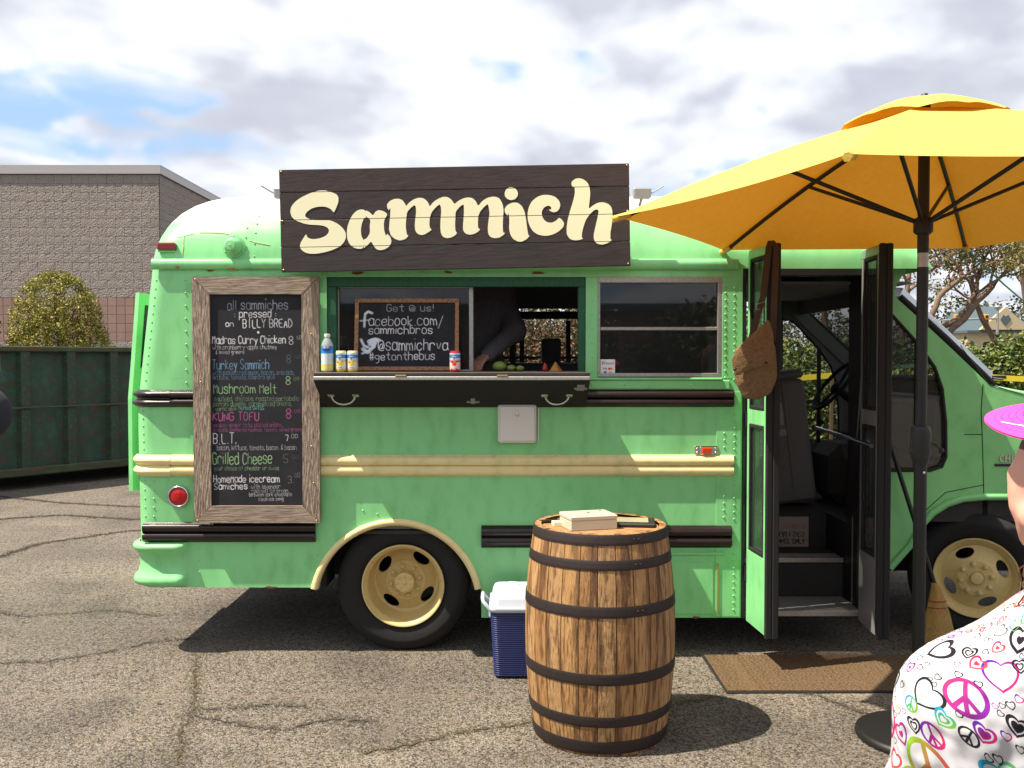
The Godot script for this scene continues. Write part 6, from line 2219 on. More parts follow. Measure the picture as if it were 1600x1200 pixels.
func build_mat_and_broom():
	var t := thing("coir_mat", "brown coir doormat below the bus steps", "doormat", Vector3(1.63, 0, 0.33))
	var b := B.new()
	b.x = Transform3D(Basis(Vector3.UP, 0.01), Vector3.ZERO)
	b.box(Vector3(-0.59, 0.0005, -0.285), Vector3(0.59, 0.010, 0.285), 0.004)
	add(b, "backing", M.rubber, t)
	b = B.new()
	var rows := []
	var rng := RandomNumberGenerator.new()
	rng.seed = 66
	for i in 121:   # braided ridges across the mat
		var z := 0.278 - 0.556 * i / 120.0
		var row := PackedVector3Array()
		for j in 101:
			row.push_back(Vector3(-0.58 + 1.16 * j / 100.0, 0.0122 + 0.0045 * absf(sin(PI * i / 5.0)) * (0.75 + 0.25 * sin(j * 1.9 + (i / 5) * 1.7)) + rng.randf_range(0, 0.001), z))
		rows.append(row)
	b.grid(rows)
	add(b, "pile", M.coir, t)
	# broom leaning on the cab
	t = thing("straw_broom", "straw broom with black handle leaning on the cab behind the parasol pole", "broom", Vector3(2.37, 0, -0.05))
	var foot := Vector3(2.375, 0.34, -0.075)
	var topp := Vector3(2.085, 1.38, -0.203)
	b = mk(t)
	b.tube([foot, topp], 0.0125, 10)
	add(b, "handle", M.pole, t)
	b = mk(t)
	var rws := []
	for q in [[0.004, 0.105, 0.045, 2.385], [0.10, 0.09, 0.042, 2.383], [0.20, 0.068, 0.036, 2.38], [0.28, 0.048, 0.03, 2.378], [0.34, 0.03, 0.024, 2.375], [0.38, 0.016, 0.016, 2.365]]:
		var row := PackedVector3Array()
		for k in 28:
			var a := TAU * k / 28.0
			var w := 1.0 + 0.06 * sin(k * 5.1) + 0.05 * sin(k * 9.7 + q[0] * 30)
			row.push_back(Vector3(q[3] + cos(a) * q[1] * w, q[0], lerpf(-0.05, -0.08, q[0] / 0.38) - sin(a) * q[2] * w))
		rws.append(row)
	b.grid(rws, true)
	add(b, "straw", M.straw, t)
	for y in [0.245, 0.28]:
		b = mk(t)
		var path := []
		for k in 25:
			var a := TAU * k / 24.0
			path.append(Vector3(2.379 + cos(a) * (0.059 - (y - 0.245) * 0.3), y, lerpf(-0.05, -0.08, y / 0.38) + sin(a) * 0.036))
		b.tube(path, 0.0025, 5, false)
		add(b, "stitching", M.red_thread, t)

func build_parasol():
	var at := Vector3(1.742, 0, 1.16)
	var t := thing("market_parasol", "open yellow market parasol with black pole and ribs before the bus door", "parasol", at)
	var R := 1.30
	var rim := 2.245
	var apex := 2.70
	var ang := func(k): return deg_to_rad(3.0 + 60.0 * k)
	var corner := func(k): return at + Vector3(cos(ang.call(k)) * R, rim + 0.022 * sin(ang.call(k)) - 0.0, sin(ang.call(k)) * R)
	var hubp := at + Vector3(0, apex, 0)
	for k in 6:
		var b := mk(t)
		var c0: Vector3 = corner.call(k)
		var c1: Vector3 = corner.call(k + 1)
		var rows := []
		for i in 13:
			var f := lerpf(1.0, 0.10, i / 12.0)
			var row := PackedVector3Array()
			for j in 13:
				var g := j / 12.0
				var e := hubp.lerp(c1.lerp(c0, g), f)
				var bow := 4.0 * g * (1 - g)
				# cloth hangs a little between the ribs and its hem is drawn in
				var mid := hubp.lerp((c0 + c1) / 2, f)
				e += (hubp - mid).normalized() * 0.045 * bow * f * f
				e.y -= 0.022 * bow * f
				e.y += 0.030 * sin(f * PI)
				row.push_back(e)
			rows.append(row)
		b.grid(rows)
		add(b, "canopy_panel", M.canopy, t)
		# rib under the seam, and its strut from the runner
		b = mk(t)
		var path := []
		for i in 9:
			var f := lerpf(0.03, 0.985, i / 8.0)
			var e := hubp.lerp(c0, f)
			e.y += 0.030 * sin(f * PI) - 0.018
			path.append(e)
		b.tube(path, 0.010, 6)
		var rib := add(b, "rib", M.pole, t)
		b = mk(t)
		b.tube([at + Vector3(0, 2.215, 0) + (c0 - at - Vector3(0, rim, 0)).normalized() * Vector3(0.035, 0, 0.035), path[4] - Vector3(0, 0.006, 0)], 0.009, 6)
		add(b, "strut", M.pole, rib)
		b = mk(t)
		var o := (c0 - hubp).normalized()
		b.tube([c0 - o * 0.07 - Vector3(0, 0.014, 0), c0 + o * 0.012 - Vector3(0, 0.008, 0)], 0.016, 6)
		add(b, "corner_pocket", M.canopy, rib)
	# vent cap, its hem lifted between the ribs
	var b := mk(t)
	var rows := []
	for i in 7:
		var f := lerpf(1.0, 0.02, i / 6.0)
		var row := PackedVector3Array()
		for j in 60:
			var a := TAU * j / 60.0 + deg_to_rad(3)
			var flute := absf(sin(6.0 * (a - deg_to_rad(3))))
			var r := 0.345 * f * (1.0 - 0.06 * flute)
			row.push_back(at + Vector3(cos(a) * r, apex + 0.028 - 0.110 * f * f + 0.014 * flute * f * f + 0.004 * sin(a * 7) * f, -sin(a) * r))
		rows.append(row)
	b.grid(rows, true)
	add(b, "vent_cap", M.canopy, t)
	b = mk(t)
	b.tube([at + Vector3(0, apex + 0.01, 0), at + Vector3(0, apex + 0.05, 0)], [0.03, 0.012], 10)
	add(b, "finial", M.pole, t)
	b = mk(t)
	b.tube([at + Vector3(0, 0.08, 0), at + Vector3(0, 1.20, 0)], 0.0265, 18)
	b.tube([at + Vector3(0, 1.3405, 0), at + Vector3(0, 2.02, 0)], 0.0235, 18)
	b.tube([at + Vector3(0, 2.0805, 0), at + Vector3(0, apex + 0.02, 0)], 0.0235, 18)
	add(b, "pole", M.pole, t)
	b = mk(t)
	b.tube([at + Vector3(0, 2.02, 0), at + Vector3(0, 2.08, 0)], 0.0225, 18)
	add(b, "pole_joint", M.alu, t)
	b = mk(t)
	b.tube([at + Vector3(0, 2.16, 0), at + Vector3(0, 2.17, 0), at + Vector3(0, 2.22, 0), at + Vector3(0, 2.23, 0)], [0.030, 0.040, 0.040, 0.03], 14)
	add(b, "runner", M.pole, t)
	b = mk(t)
	b.tube([at + Vector3(0, 1.185, 0), at + Vector3(0, 1.20, 0), at + Vector3(0, 1.225, 0), at + Vector3(0, 1.32, 0), at + Vector3(0, 1.345, 0)], [0.030, 0.034, 0.040, 0.043, 0.036], 18)
	var cr := add(b, "crank_housing", M.black, t)
	b = mk(t)
	b.tube([at + Vector3(0.036, 1.275, 0.01), at + Vector3(0.052, 1.272, 0.012), at + Vector3(0.075, 1.248, 0.02)], 0.005, 6)
	b.ball(at + Vector3(0.080, 1.243, 0.022), Vector3(0.011, 0.011, 0.011), 10, 6)
	add(b, "crank", M.black, cr)
	b = mk(t)
	b.dome(at + Vector3(0.005, 1.15, 0.026), 0.006, Vector3.BACK, 8)
	add(b, "pole_stud", M.white_plastic, t)
	b = mk(t)
	b.x = b.x * Transform3D(Basis(), at)
	b.lathe([Vector2(0.25, 0.0), Vector2(0.255, 0.010), Vector2(0.25, 0.028), Vector2(0.235, 0.036), Vector2(0.05, 0.062), Vector2(0.034, 0.07), Vector2(0.034, 0.22), Vector2(0.028, 0.225)], 48)
	var bs := add(b, "base", M.pole, t)
	b = mk(t)
	b.tube([at + Vector3(-0.034, 0.18, 0.0), at + Vector3(-0.075, 0.18, 0.0)], 0.009, 8)
	b.ball(at + Vector3(-0.082, 0.18, 0.0), Vector3(0.014, 0.026, 0.026), 10, 6)
	add(b, "clamp_knob", M.black, bs)
	# guy cord from the corner behind the pole, off to the slim tree
	var c: Vector3 = corner.call(5)
	b = mk(t)
	var path := []
	for k in 13:
		var f := k / 12.0
		path.append(c.lerp(Vector3(5.35, 1.75, -3.2), f) - Vector3(0, 0.12 * 4 * f * (1 - f), 0))
	b.tube(path, 0.005, 6)
	var ring := []
	for k in 13:
		ring.append(c + Vector3(-0.02 + cos(TAU * k / 12) * 0.02, -0.035 + sin(TAU * k / 12) * 0.024, 0.0))
	b.tube(ring, 0.004, 5)
	add(b, "guy_cord", M.cord_green, t)

func pillow(b: B, outline: PackedVector2Array, z: float, fat: float, crease: FastNoiseLite):
	# a soft bag shape: the outline swells to both sides
	var c := Vector2.ZERO
	for p in outline: c += p
	c /= outline.size()
	var p2 := outline.duplicate()
	for pass_ in 2:
		var q := PackedVector2Array()
		for i in p2.size():
			var e := p2[(i + 1) % p2.size()]
			q.push_back(p2[i].lerp(e, 0.14))
			q.push_back(p2[i].lerp(e, 0.86))
		p2 = q
	var area := 0.0
	for i in p2.size(): area += p2[i].cross(p2[(i + 1) % p2.size()])
	if area < 0: p2.reverse()
	for s in [1.0, -1.0]:
		var rows := []
		for i in 9:
			var f := cos(i / 8.0 * PI / 2)
			var h := sqrt(maxf(1.0 - f * f, 0.0))
			var row := PackedVector3Array()
			for p in p2:
				var e := c + (p - c) * maxf(f, 0.001)
				var w := crease.get_noise_2d(e.x * 60, e.y * 60) * 0.35
				row.push_back(Vector3(e.x, e.y, z + s * fat * h * (1.0 + w)))
			rows.append(row)
		b.grid(rows, true, s < 0)

func metres(a: Array) -> PackedVector2Array:
	var r := PackedVector2Array()
	for i in range(0, a.size(), 2):
		r.push_back(Vector2(a[i], a[i + 1]))
	return r

func build_bag():
	var t := thing("canvas_satchel", "tan canvas satchel hung by its strap from the folded bus door", "bag", Vector3(1.23, 1.42, 0.40))
	var n := FastNoiseLite.new()
	n.seed = 4
	n.frequency = 0.25
	var b := mk(t)
	pillow(b, metres([1.131, 1.682, 1.179, 1.724, 1.260, 1.747, 1.309, 1.763, 1.335, 1.682, 1.344, 1.537, 1.312, 1.456, 1.247, 1.424, 1.176, 1.430, 1.137, 1.498, 1.118, 1.602]), 0.395, 0.045, n)
	add(b, "body", M.canvas, t)
	b = mk(t)
	pillow(b, metres([1.105, 1.583, 1.099, 1.634, 1.128, 1.682, 1.179, 1.737, 1.243, 1.794, 1.282, 1.833, 1.307, 1.762, 1.314, 1.647, 1.307, 1.615, 1.301, 1.602, 1.237, 1.589, 1.173, 1.570, 1.128, 1.547, 1.115, 1.551]), 0.450, 0.012, n)
	var fl := add(b, "flap", M.canvas, t)
	for p in [[1.114, 1.580], [1.270, 1.612]]:
		b = mk(t)
		var q := Vector2(p[0], p[1])
		b.dome(Vector3(q.x, q.y, 0.460), 0.008, Vector3.BACK, 10)
		add(b, "snap", M.black, fl)
	b = mk(t)
	# the strap goes up over the top of the door edge and down again
	for s in [[Vector3(1.20, 1.70, 0.40), Vector3(1.275, 1.95, 0.375), Vector3(1.308, 2.20, 0.352), Vector3(1.325, 2.234, 0.33)], [Vector3(1.325, 2.236, 0.33), Vector3(1.345, 2.20, 0.36), Vector3(1.33, 1.95, 0.38), Vector3(1.315, 1.72, 0.41)]]:
		for i in s.size() - 1:
			var d: Vector3 = (s[i + 1] - s[i]).normalized()
			var w := Vector3(0.015, 0, 0.006)
			var o := d.cross(w).normalized() * 0.0015
			b.quad(s[i] - w + o, s[i] + w + o, s[i + 1] + w + o, s[i + 1] - w + o)
			b.quad(s[i] + w - o, s[i] - w - o, s[i + 1] - w - o, s[i + 1] + w - o)
	var st := add(b, "strap", M.strap_web, t)
	b = mk(t)
	b.x = b.x * Transform3D(Basis(Vector3.BACK, 0.3), Vector3(1.262, 1.90, 0.382))
	b.tube([Vector3(-0.024, -0.014, 0), Vector3(0.024, -0.014, 0), Vector3(0.024, 0.014, 0), Vector3(-0.024, 0.014, 0), Vector3(-0.024, -0.014, 0)], 0.0025, 5)
	add(b, "buckle", M.galvanised, st)

func build_small(bus: Node3D):
	# payment sticker on the window glass
	var im := Image.create(192, 208, false, Image.FORMAT_RGB8)
	im.fill(Color(0.90, 0.90, 0.90))
	var rng := RandomNumberGenerator.new()
	rng.seed = 8
	var flat := FastNoiseLite.new()
	flat.frequency = 0.001
	im.fill_rect(Rect2i(22, 30, 34, 34), Color(0.35, 0.35, 0.36))
	im.fill_rect(Rect2i(29, 37, 20, 20), Color(0.90, 0.90, 0.90))
	im.fill_rect(Rect2i(35, 43, 8, 8), Color(0.35, 0.35, 0.36))
	chalk(im, "Square", 64, 178, 62, 28, Color(0.35, 0.35, 0.36), 6, rng, flat)
	chalk(im, "VISA", 34, 88, 132, 24, Color(0.10, 0.22, 0.55), 6, rng, flat)
	blob(im, 118, 122, 16, 16, Color(0.80, 0.12, 0.14))
	blob(im, 142, 122, 16, 16, Color(0.92, 0.55, 0.12))
	im.fill_rect(Rect2i(46, 154, 36, 34), Color(0.12, 0.36, 0.70))
	im.fill_rect(Rect2i(108, 158, 48, 26), Color(0.72, 0.74, 0.76))
	var b := mk(bus)
	b.box(Vector3(sx(938.4), sy(586.5), -0.0129), Vector3(sx(961.4), sy(561.5), -0.0122))
	var s := add(b, "payment_sticker", M.white_plastic, bus)
	b = mk(bus)
	b.quad_uv(Vector3(sx(938.4), sy(586.5), -0.0117), Vector3(sx(961.4), sy(586.5), -0.0117), Vector3(sx(961.4), sy(561.5), -0.0117), Vector3(sx(938.4), sy(561.5), -0.0117))
	add(b, "print", printed("sticker", im, 0.4), s)
	# work lamps on the roof either end of the sign
	for q in [[-1.285, 1.0], [0.73, -1.0]]:
		b = mk(bus)
		var o := Vector3(q[0], 2.56, -0.16)
		b.box(o + Vector3(-0.05, -0.03, -0.03), o + Vector3(0.05, 0.03, 0.03), 0.008)
		b.tube([o + Vector3(0, -0.02, 0), o + Vector3(0.02 * q[1], -0.11, -0.02)], 0.008, 6)
		b.tube([o + Vector3(-0.05 * q[1], 0.0, 0), o + Vector3(-0.12 * q[1], 0.04, 0.02)], 0.004, 5)
		add(b, "work_lamp", M.galvanised, bus)
	# grey equipment case standing on the bus floor
	var t := thing("equipment_case", "dark grey case with stickers standing inside the bus doorway", "case", Vector3(1.80, 0.68, -1.0))
	b = B.new()
	var tip := Transform3D(Basis(Vector3.BACK, deg_to_rad(7)), Vector3(0, 0.012, 0))
	b.x = tip
	b.box(Vector3(-0.15, 0.01, -0.13), Vector3(0.17, 0.80, 0.13), 0.02)
	add(b, "body", M.inside_grey, t)
	b = B.new()
	b.x = tip
	b.box(Vector3(-0.155, 0.805, -0.135), Vector3(0.175, 0.86, 0.135), 0.02)
	b.box(Vector3(0.02, 0.10, 0.1305), Vector3(0.035, 0.80, 0.138), 0.002)
	add(b, "lid", M.inside_grey, t)
	b = B.new()
	b.x = tip
	b.box(Vector3(-0.06, 0.52, 0.1305), Vector3(0.01, 0.66, 0.132))
	b.box(Vector3(-0.04, 0.45, 0.1305), Vector3(0.03, 0.49, 0.132))
	add(b, "sticker", M.galvanised, t)

# ---------------------------------------------------------------- people
func sdf(b: B, prims: Array, cell: float, k: float):
	# prims: [a, b, ra, rb]; tapered capsules melted together and meshed as surface nets
	var lo := Vector3.ONE * 1e9
	var hi := -lo
	for p in prims:
		for e in [[p[0], p[2]], [p[1], p[3]]]:
			lo = lo.min(e[0] - Vector3.ONE * e[1])
			hi = hi.max(e[0] + Vector3.ONE * e[1])
	var pad := k + cell * 2.5
	lo -= Vector3.ONE * pad
	hi += Vector3.ONE * pad
	var nx := int((hi.x - lo.x) / cell) + 2
	var ny := int((hi.y - lo.y) / cell) + 2
	var nz := int((hi.z - lo.z) / cell) + 2
	var f := PackedFloat32Array()
	f.resize(nx * ny * nz)
	f.fill(1.0)
	for p in prims:
		var a: Vector3 = p[0]
		var ba: Vector3 = p[1] - p[0]
		var l2 := maxf(ba.length_squared(), 1e-9)
		var ra: float = p[2]
		var rb: float = p[3]
		var pl: Vector3 = a.min(p[1]) - Vector3.ONE * (maxf(ra, rb) + pad)
		var ph: Vector3 = a.max(p[1]) + Vector3.ONE * (maxf(ra, rb) + pad)
		var x0 := maxi(0, int((pl.x - lo.x) / cell)); var x1 := mini(nx - 1, int((ph.x - lo.x) / cell) + 1)
		var y0 := maxi(0, int((pl.y - lo.y) / cell)); var y1 := mini(ny - 1, int((ph.y - lo.y) / cell) + 1)
		var z0 := maxi(0, int((pl.z - lo.z) / cell)); var z1 := mini(nz - 1, int((ph.z - lo.z) / cell) + 1)
		for z in range(z0, z1 + 1):
			for y in range(y0, y1 + 1):
				var row := (z * ny + y) * nx
				for x in range(x0, x1 + 1):
					var q := lo + Vector3(x, y, z) * cell - a
					var h := clampf(q.dot(ba) / l2, 0.0, 1.0)
					var d := (q - ba * h).length() - (ra + (rb - ra) * h)
					var o := f[row + x]
					var e := maxf(k - absf(o - d), 0.0) / k
					f[row + x] = minf(o, d) - e * e * k * 0.25
	var id := PackedInt32Array()
	id.resize(nx * ny * nz)
	id.fill(-1)
	var vs := PackedVector3Array()
	var corner := [0, 1, nx, nx + 1, nx * ny, nx * ny + 1, nx * ny + nx, nx * ny + nx + 1]
	var edges := [[0, 1], [2, 3], [4, 5], [6, 7], [0, 2], [1, 3], [4, 6], [5, 7], [0, 4], [1, 5], [2, 6], [3, 7]]
	for z in nz - 1:
		for y in ny - 1:
			var row := (z * ny + y) * nx
			for x in nx - 1:
				var i := row + x
				var s := 0
				if f[i] < 0: s += 1
				if f[i + 1] < 0: s += 1
				if f[i + nx] < 0: s += 1
				if f[i + nx + 1] < 0: s += 1
				var i2 := i + nx * ny
				if f[i2] < 0: s += 1
				if f[i2 + 1] < 0: s += 1
				if f[i2 + nx] < 0: s += 1
				if f[i2 + nx + 1] < 0: s += 1
				if s == 0 or s == 8: continue
				var m := Vector3.ZERO
				var c := 0
				for e in edges:
					var fa: float = f[i + corner[e[0]]]
					var fb: float = f[i + corner[e[1]]]
					if (fa < 0) == (fb < 0): continue
					var t := fa / (fa - fb)
					var pa := Vector3(e[0] & 1, (e[0] >> 1) & 1, e[0] >> 2)
					var pb := Vector3(e[1] & 1, (e[1] >> 1) & 1, e[1] >> 2)
					m += pa.lerp(pb, t)
					c += 1
				id[i] = vs.size()
				vs.push_back(lo + (Vector3(x, y, z) + m / c) * cell)
	var quads := []
	var ns := PackedVector3Array()
	ns.resize(vs.size())
	var step := [1, nx, nx * ny]
	for z in range(1, nz - 1):
		for y in range(1, ny - 1):
			for x in range(1, nx - 1):
				var i := (z * ny + y) * nx + x
				for ax in 3:
					var j: int = i + step[ax]
					if (f[i] < 0) == (f[j] < 0): continue
					var u: int = step[(ax + 1) % 3]
					var w: int = step[(ax + 2) % 3]
					var q := [id[i - u - w], id[i - w], id[i], id[i - u]]
					if f[i] >= 0: q.reverse()
					if q.min() < 0: continue
					quads.append(q)
					var nn := (vs[q[1]] - vs[q[0]]).cross(vs[q[2]] - vs[q[0]])
					for e in q: ns[e] += nn
	for q in quads:
		for e in [q[0], q[2], q[1], q[0], q[3], q[2]]:
			b.put(vs[e], ns[e])

func hand(prims: Array, wrist: Vector3, dir: Vector3, palm: Vector3, side: float):
	# palm and five bent fingers beyond the wrist; dir points to the fingertips, palm is the way the palm faces
	dir = dir.normalized()
	var across := dir.cross(palm).normalized() * side
	palm = across.cross(dir).normalized() * side
	for k in 4:
		var o := across * (-0.027 + 0.018 * k)
		var kn := wrist + dir * (0.085 - 0.004 * absf(k - 1.2)) + o
		prims.append([wrist + dir * 0.01 + o * 0.6, kn, 0.015, 0.0105])
		var l: float = [0.060, 0.072, 0.068, 0.052][k]
		var m := kn + (dir * 0.9 + palm * 0.35).normalized() * l * 0.5
		prims.append([kn, m, 0.0098, 0.009])
		prims.append([m, m + (dir * 0.6 + palm * 0.8).normalized() * l * 0.5, 0.009, 0.0078])
	var th := wrist + dir * 0.03 - across * 0.03
	var tm := th + (dir * 0.75 - across * 0.5 + palm * 0.3).normalized() * 0.036
	prims.append([wrist + dir * 0.015 - across * 0.01, th, 0.016, 0.013])
	prims.append([th, tm, 0.012, 0.0105])
	prims.append([tm, tm + (dir + palm * 0.3).normalized() * 0.03, 0.0105, 0.009])

func head(b: B, c: Vector3, face: Vector3, s: float, cell := 0.005, ears := true):
	# skull, jaw, nose, brow, cheeks, lips and ears round the head's middle c
	var X := Transform3D(Basis(Vector3.UP.cross(face).normalized(), Vector3.UP, face.normalized()), c)
	var P := func(x, y, z): return X * (Vector3(x, y, z) * s)
	var pr := [[P.call(0, 0.035, -0.022), P.call(0, 0.035, 0.012), 0.078 * s, 0.070 * s], [P.call(0, -0.015, 0.03), P.call(0, -0.05, 0.042), 0.058 * s, 0.046 * s], [P.call(0, -0.08, 0.055), P.call(0, -0.092, 0.060), 0.027 * s, 0.022 * s],
		[P.call(-0.045, -0.05, 0.015), P.call(-0.012, -0.088, 0.052), 0.027 * s, 0.02 * s], [P.call(0.045, -0.05, 0.015), P.call(0.012, -0.088, 0.052), 0.027 * s, 0.02 * s], [P.call(-0.036, -0.012, 0.055), P.call(-0.034, -0.03, 0.052), 0.022 * s, 0.024 * s], [P.call(0.036, -0.012, 0.055), P.call(0.034, -0.03, 0.052), 0.022 * s, 0.024 * s],
		[P.call(-0.04, 0.022, 0.062), P.call(0.04, 0.022, 0.062), 0.014 * s, 0.014 * s]]
	sdf(b, pr, cell, 0.022 * s)
	sdf(b, [[P.call(0, 0.012, 0.078), P.call(0, -0.026, 0.100), 0.008 * s, 0.0125 * s], [P.call(-0.013, -0.03, 0.086), P.call(0.013, -0.03, 0.086), 0.009 * s, 0.009 * s], [P.call(0, 0.0, 0.06), P.call(0, -0.03, 0.075), 0.014 * s, 0.016 * s]], cell * 0.8, 0.008 * s)
	sdf(b, [[P.call(-0.02, -0.06, 0.080), P.call(0.02, -0.06, 0.080), 0.006 * s, 0.006 * s], [P.call(0, -0.059, 0.084), P.call(0, -0.068, 0.082), 0.006 * s, 0.007 * s]], cell * 0.8, 0.006 * s)
	for e in ([-1.0, 1.0] if ears else []):
		sdf(b, [[P.call(e * 0.078, 0.015, -0.012), P.call(e * 0.082, -0.03, -0.004), 0.013 * s, 0.008 * s]], cell, 0.006 * s)

func person(called: String, label: String, at: Vector3, face: float, H: float, pose: Dictionary, look: Dictionary):
	# at: between the feet. local frame faces +z; pose holds joints as fractions of the height
	var t := thing(called, label, "person", at, "", face)
	var J := {"neck": Vector3(0, 0.835, 0), "chest": Vector3(0, 0.74, 0), "waist": Vector3(0, 0.60, 0), "hip": Vector3(0, 0.53, 0), "sh_a": Vector3(-0.105, 0.795, 0), "sh_b": Vector3(0.105, 0.795, 0),
		"el_a": Vector3(-0.135, 0.62, -0.01), "el_b": Vector3(0.135, 0.62, -0.01), "wr_a": Vector3(-0.14, 0.475, 0.03), "wr_b": Vector3(0.14, 0.475, 0.03),
		"hi_a": Vector3(-0.055, 0.51, 0), "hi_b": Vector3(0.055, 0.51, 0), "kn_a": Vector3(-0.06, 0.285, 0.01), "kn_b": Vector3(0.06, 0.285, 0.01), "an_a": Vector3(-0.06, 0.045, -0.01), "an_b": Vector3(0.06, 0.045, -0.01), "head": Vector3(0, 0.925, 0.01)}
	for k in pose: J[k] = pose[k]
	for k in J: J[k] = J[k] * H
	var body := []
	var limbs := func(prims: Array, fat: float, arms: float, legs: float, torso := true):
		if torso:
			for s in [-1.0, 1.0]:
				prims.append([J.chest + Vector3(s * 0.048 * H, 0.01, 0), J.waist + Vector3(s * 0.03 * H, 0, 0), 0.062 * H + fat, 0.055 * H + fat])
				prims.append([J.waist + Vector3(s * 0.03 * H, 0, 0), J.hip + Vector3(s * 0.042 * H, 0, 0), 0.055 * H + fat, 0.058 * H + fat])
				prims.append([J.neck + Vector3(s * 0.012 * H, -0.022 * H, -0.005), J["sh_a" if s < 0 else "sh_b"], 0.030 * H + fat, 0.030 * H + fat])
		for e in ["a", "b"]:
			if arms > 0: prims.append([J["sh_" + e], J["sh_" + e].lerp(J["el_" + e], minf(arms, 1.0)), 0.031 * H + fat, lerpf(0.031, 0.025, minf(arms, 1.0)) * H + fat])
			if arms > 1: prims.append([J["el_" + e], J["el_" + e].lerp(J["wr_" + e], arms - 1.0), 0.025 * H + fat, 0.018 * H + fat * 0.8])
			if legs > 0:
				prims.append([J["hi_" + e], J["kn_" + e], 0.050 * H + fat, 0.034 * H + fat])
				prims.append([J["kn_" + e], J["an_" + e], 0.034 * H + fat, 0.023 * H + fat])
	limbs.call(body, 0.0, 2.0, 1.0)
	body.append([J.neck - Vector3(0, 0.03 * H, 0.005), J.head - Vector3(0, 0.03 * H, 0.008), 0.037 * H, 0.034 * H])
	var b := B.new()
	sdf(b, body, 0.016, 0.05)
	head(b, J.head, look.get("gaze", Vector3.BACK), H / 1.7, look.get("cell", 0.006), look.get("ears", true))
	for e in [["a", -1.0], ["b", 1.0]]:
		var hp := []
		var d: Vector3 = J["wr_" + e[0]] - J["el_" + e[0]]
		hand(hp, J["wr_" + e[0]], d, look.get("palm_" + e[0], Vector3(-e[1], 0, 0.2)), e[1])
		sdf(b, hp, 0.006, 0.009)
	add(b, "body", M.leather_skin, t)
	b = B.new()
	var sh := []
	limbs.call(sh, look.get("loose", 0.018), look.get("sleeve", 2.0) * 0.97, 0.0)
	sdf(b, sh, look.get("shirt_cell", 0.016), look.get("melt", 0.06))
	for i in b.v.size():   # cloth wrapped round the trunk
		var q := b.v[i]
		b.t[i] = Vector2(atan2(q.x * 0.8, q.z) * 0.20 / 0.44, 1.0 - (q.y - 0.8 * Vector2(q.x, q.z).length()) / 0.44)
	add(b, look.get("top", "jacket"), look.shirt, t)
	b = B.new()
	var tr := []
	for s in [-1.0, 1.0]: tr.append([J.hip + Vector3(s * 0.04 * H, 0.02 * H, 0), J.hip + Vector3(s * 0.04 * H, -0.02 * H, 0), 0.060 * H, 0.060 * H])
	for e in ["a", "b"]:
		tr.append([J["hi_" + e], J["kn_" + e], 0.054 * H, 0.042 * H])
		tr.append([J["kn_" + e], J["an_" + e] + Vector3(0, 0.01, 0), 0.042 * H, 0.036 * H])
	sdf(b, tr, 0.018, 0.04)
	add(b, "trousers", look.legs, t)
	for e in ["a", "b"]:
		b = B.new()
		var an: Vector3 = J["an_" + e]
		sdf(b, [[Vector3(an.x, 0.045, an.z - 0.03), Vector3(an.x * 1.1, 0.036, an.z + 0.15), 0.044, 0.035], [an, Vector3(an.x, 0.05, an.z), 0.045, 0.045]], 0.012, 0.03)
		add(b, "shoe", M.shoe, t)
	# hair
	b = B.new()
	var hd: Vector3 = J.head
	var s := H / 1.7
	var g: Vector3 = look.get("gaze", Vector3.BACK).normalized()
	var rt := Vector3.UP.cross(g).normalized()
	var fat: float = look.get("hair_fat", 1.0) * s
	var hp := [[hd + Vector3(0, 0.05, 0) * s - g * 0.03 * s, hd + Vector3(0, 0.055, 0) * s + g * 0.012 * s, 0.082 * fat, 0.074 * fat], [hd - g * 0.04 * s, hd - g * 0.045 * s - Vector3(0, 0.05, 0) * s, 0.07 * fat, 0.055 * fat]]
	if look.has("tail"):   # gathered at the nape
		hp.append([hd - g * 0.062 * s - Vector3(0, 0.0, 0), hd - g * 0.078 * s - Vector3(0, 0.09, 0), 0.040 * s, 0.032 * s])
		hp.append([hd - g * 0.078 * s - Vector3(0, 0.09, 0), hd - g * 0.070 * s - Vector3(0, 0.22, 0), 0.032 * s, 0.014 * s])
	sdf(b, hp, 0.007, 0.02)
	if look.has("locks"):
		var rng := RandomNumberGenerator.new()
		rng.seed = 5
		for k in look.locks:
			var sd := -1.0 if k % 2 == 0 else 1.0
			var p := hd + rt * sd * (0.062 + 0.02 * rng.randf()) * s - g * rng.randf_range(0.0, 0.06) * s + Vector3(0, rng.randf_range(-0.15, -0.07), 0)
			var path := []
			for j in 14:
				path.append(p + Vector3(sin(j * 1.3 + k) * 0.010, -j * 0.017, cos(j * 1.3 + k * 2.0) * 0.010 + 0.002 * j) + rt * sd * 0.0022 * j * (0.3 + rng.randf() * 0.3))
			b.tube(path, 0.0013, 4)
	add(b, "hair", look.get("hair", M.dark_hair), t)
	b = B.new()
	for e in [-1.0, 1.0]:
		b.ball(hd + (rt * e * 0.031 + Vector3(0, 0.004, 0) + g * 0.073) * s, Vector3(0.012, 0.009, 0.012) * s)
	var ey := add(b, "eyes", M.eye_white, t)
	b = B.new()
	for e in [-1.0, 1.0]:
		b.ball(hd + (rt * e * 0.031 + Vector3(0, 0.004, 0) + g * 0.0805) * s, Vector3(0.0055, 0.0055, 0.0055) * s)
	add(b, "irises", M.twig, ey)
	return t

func heart(u: float, v: float) -> float:
	# below zero inside a heart about one unit wide
	var x := u * 1.25
	var y := v * 1.25 + 0.08
	var a := x * x + y * y - 0.33
	return a * a * a * 14.0 - x * x * y * y * y * 14.0

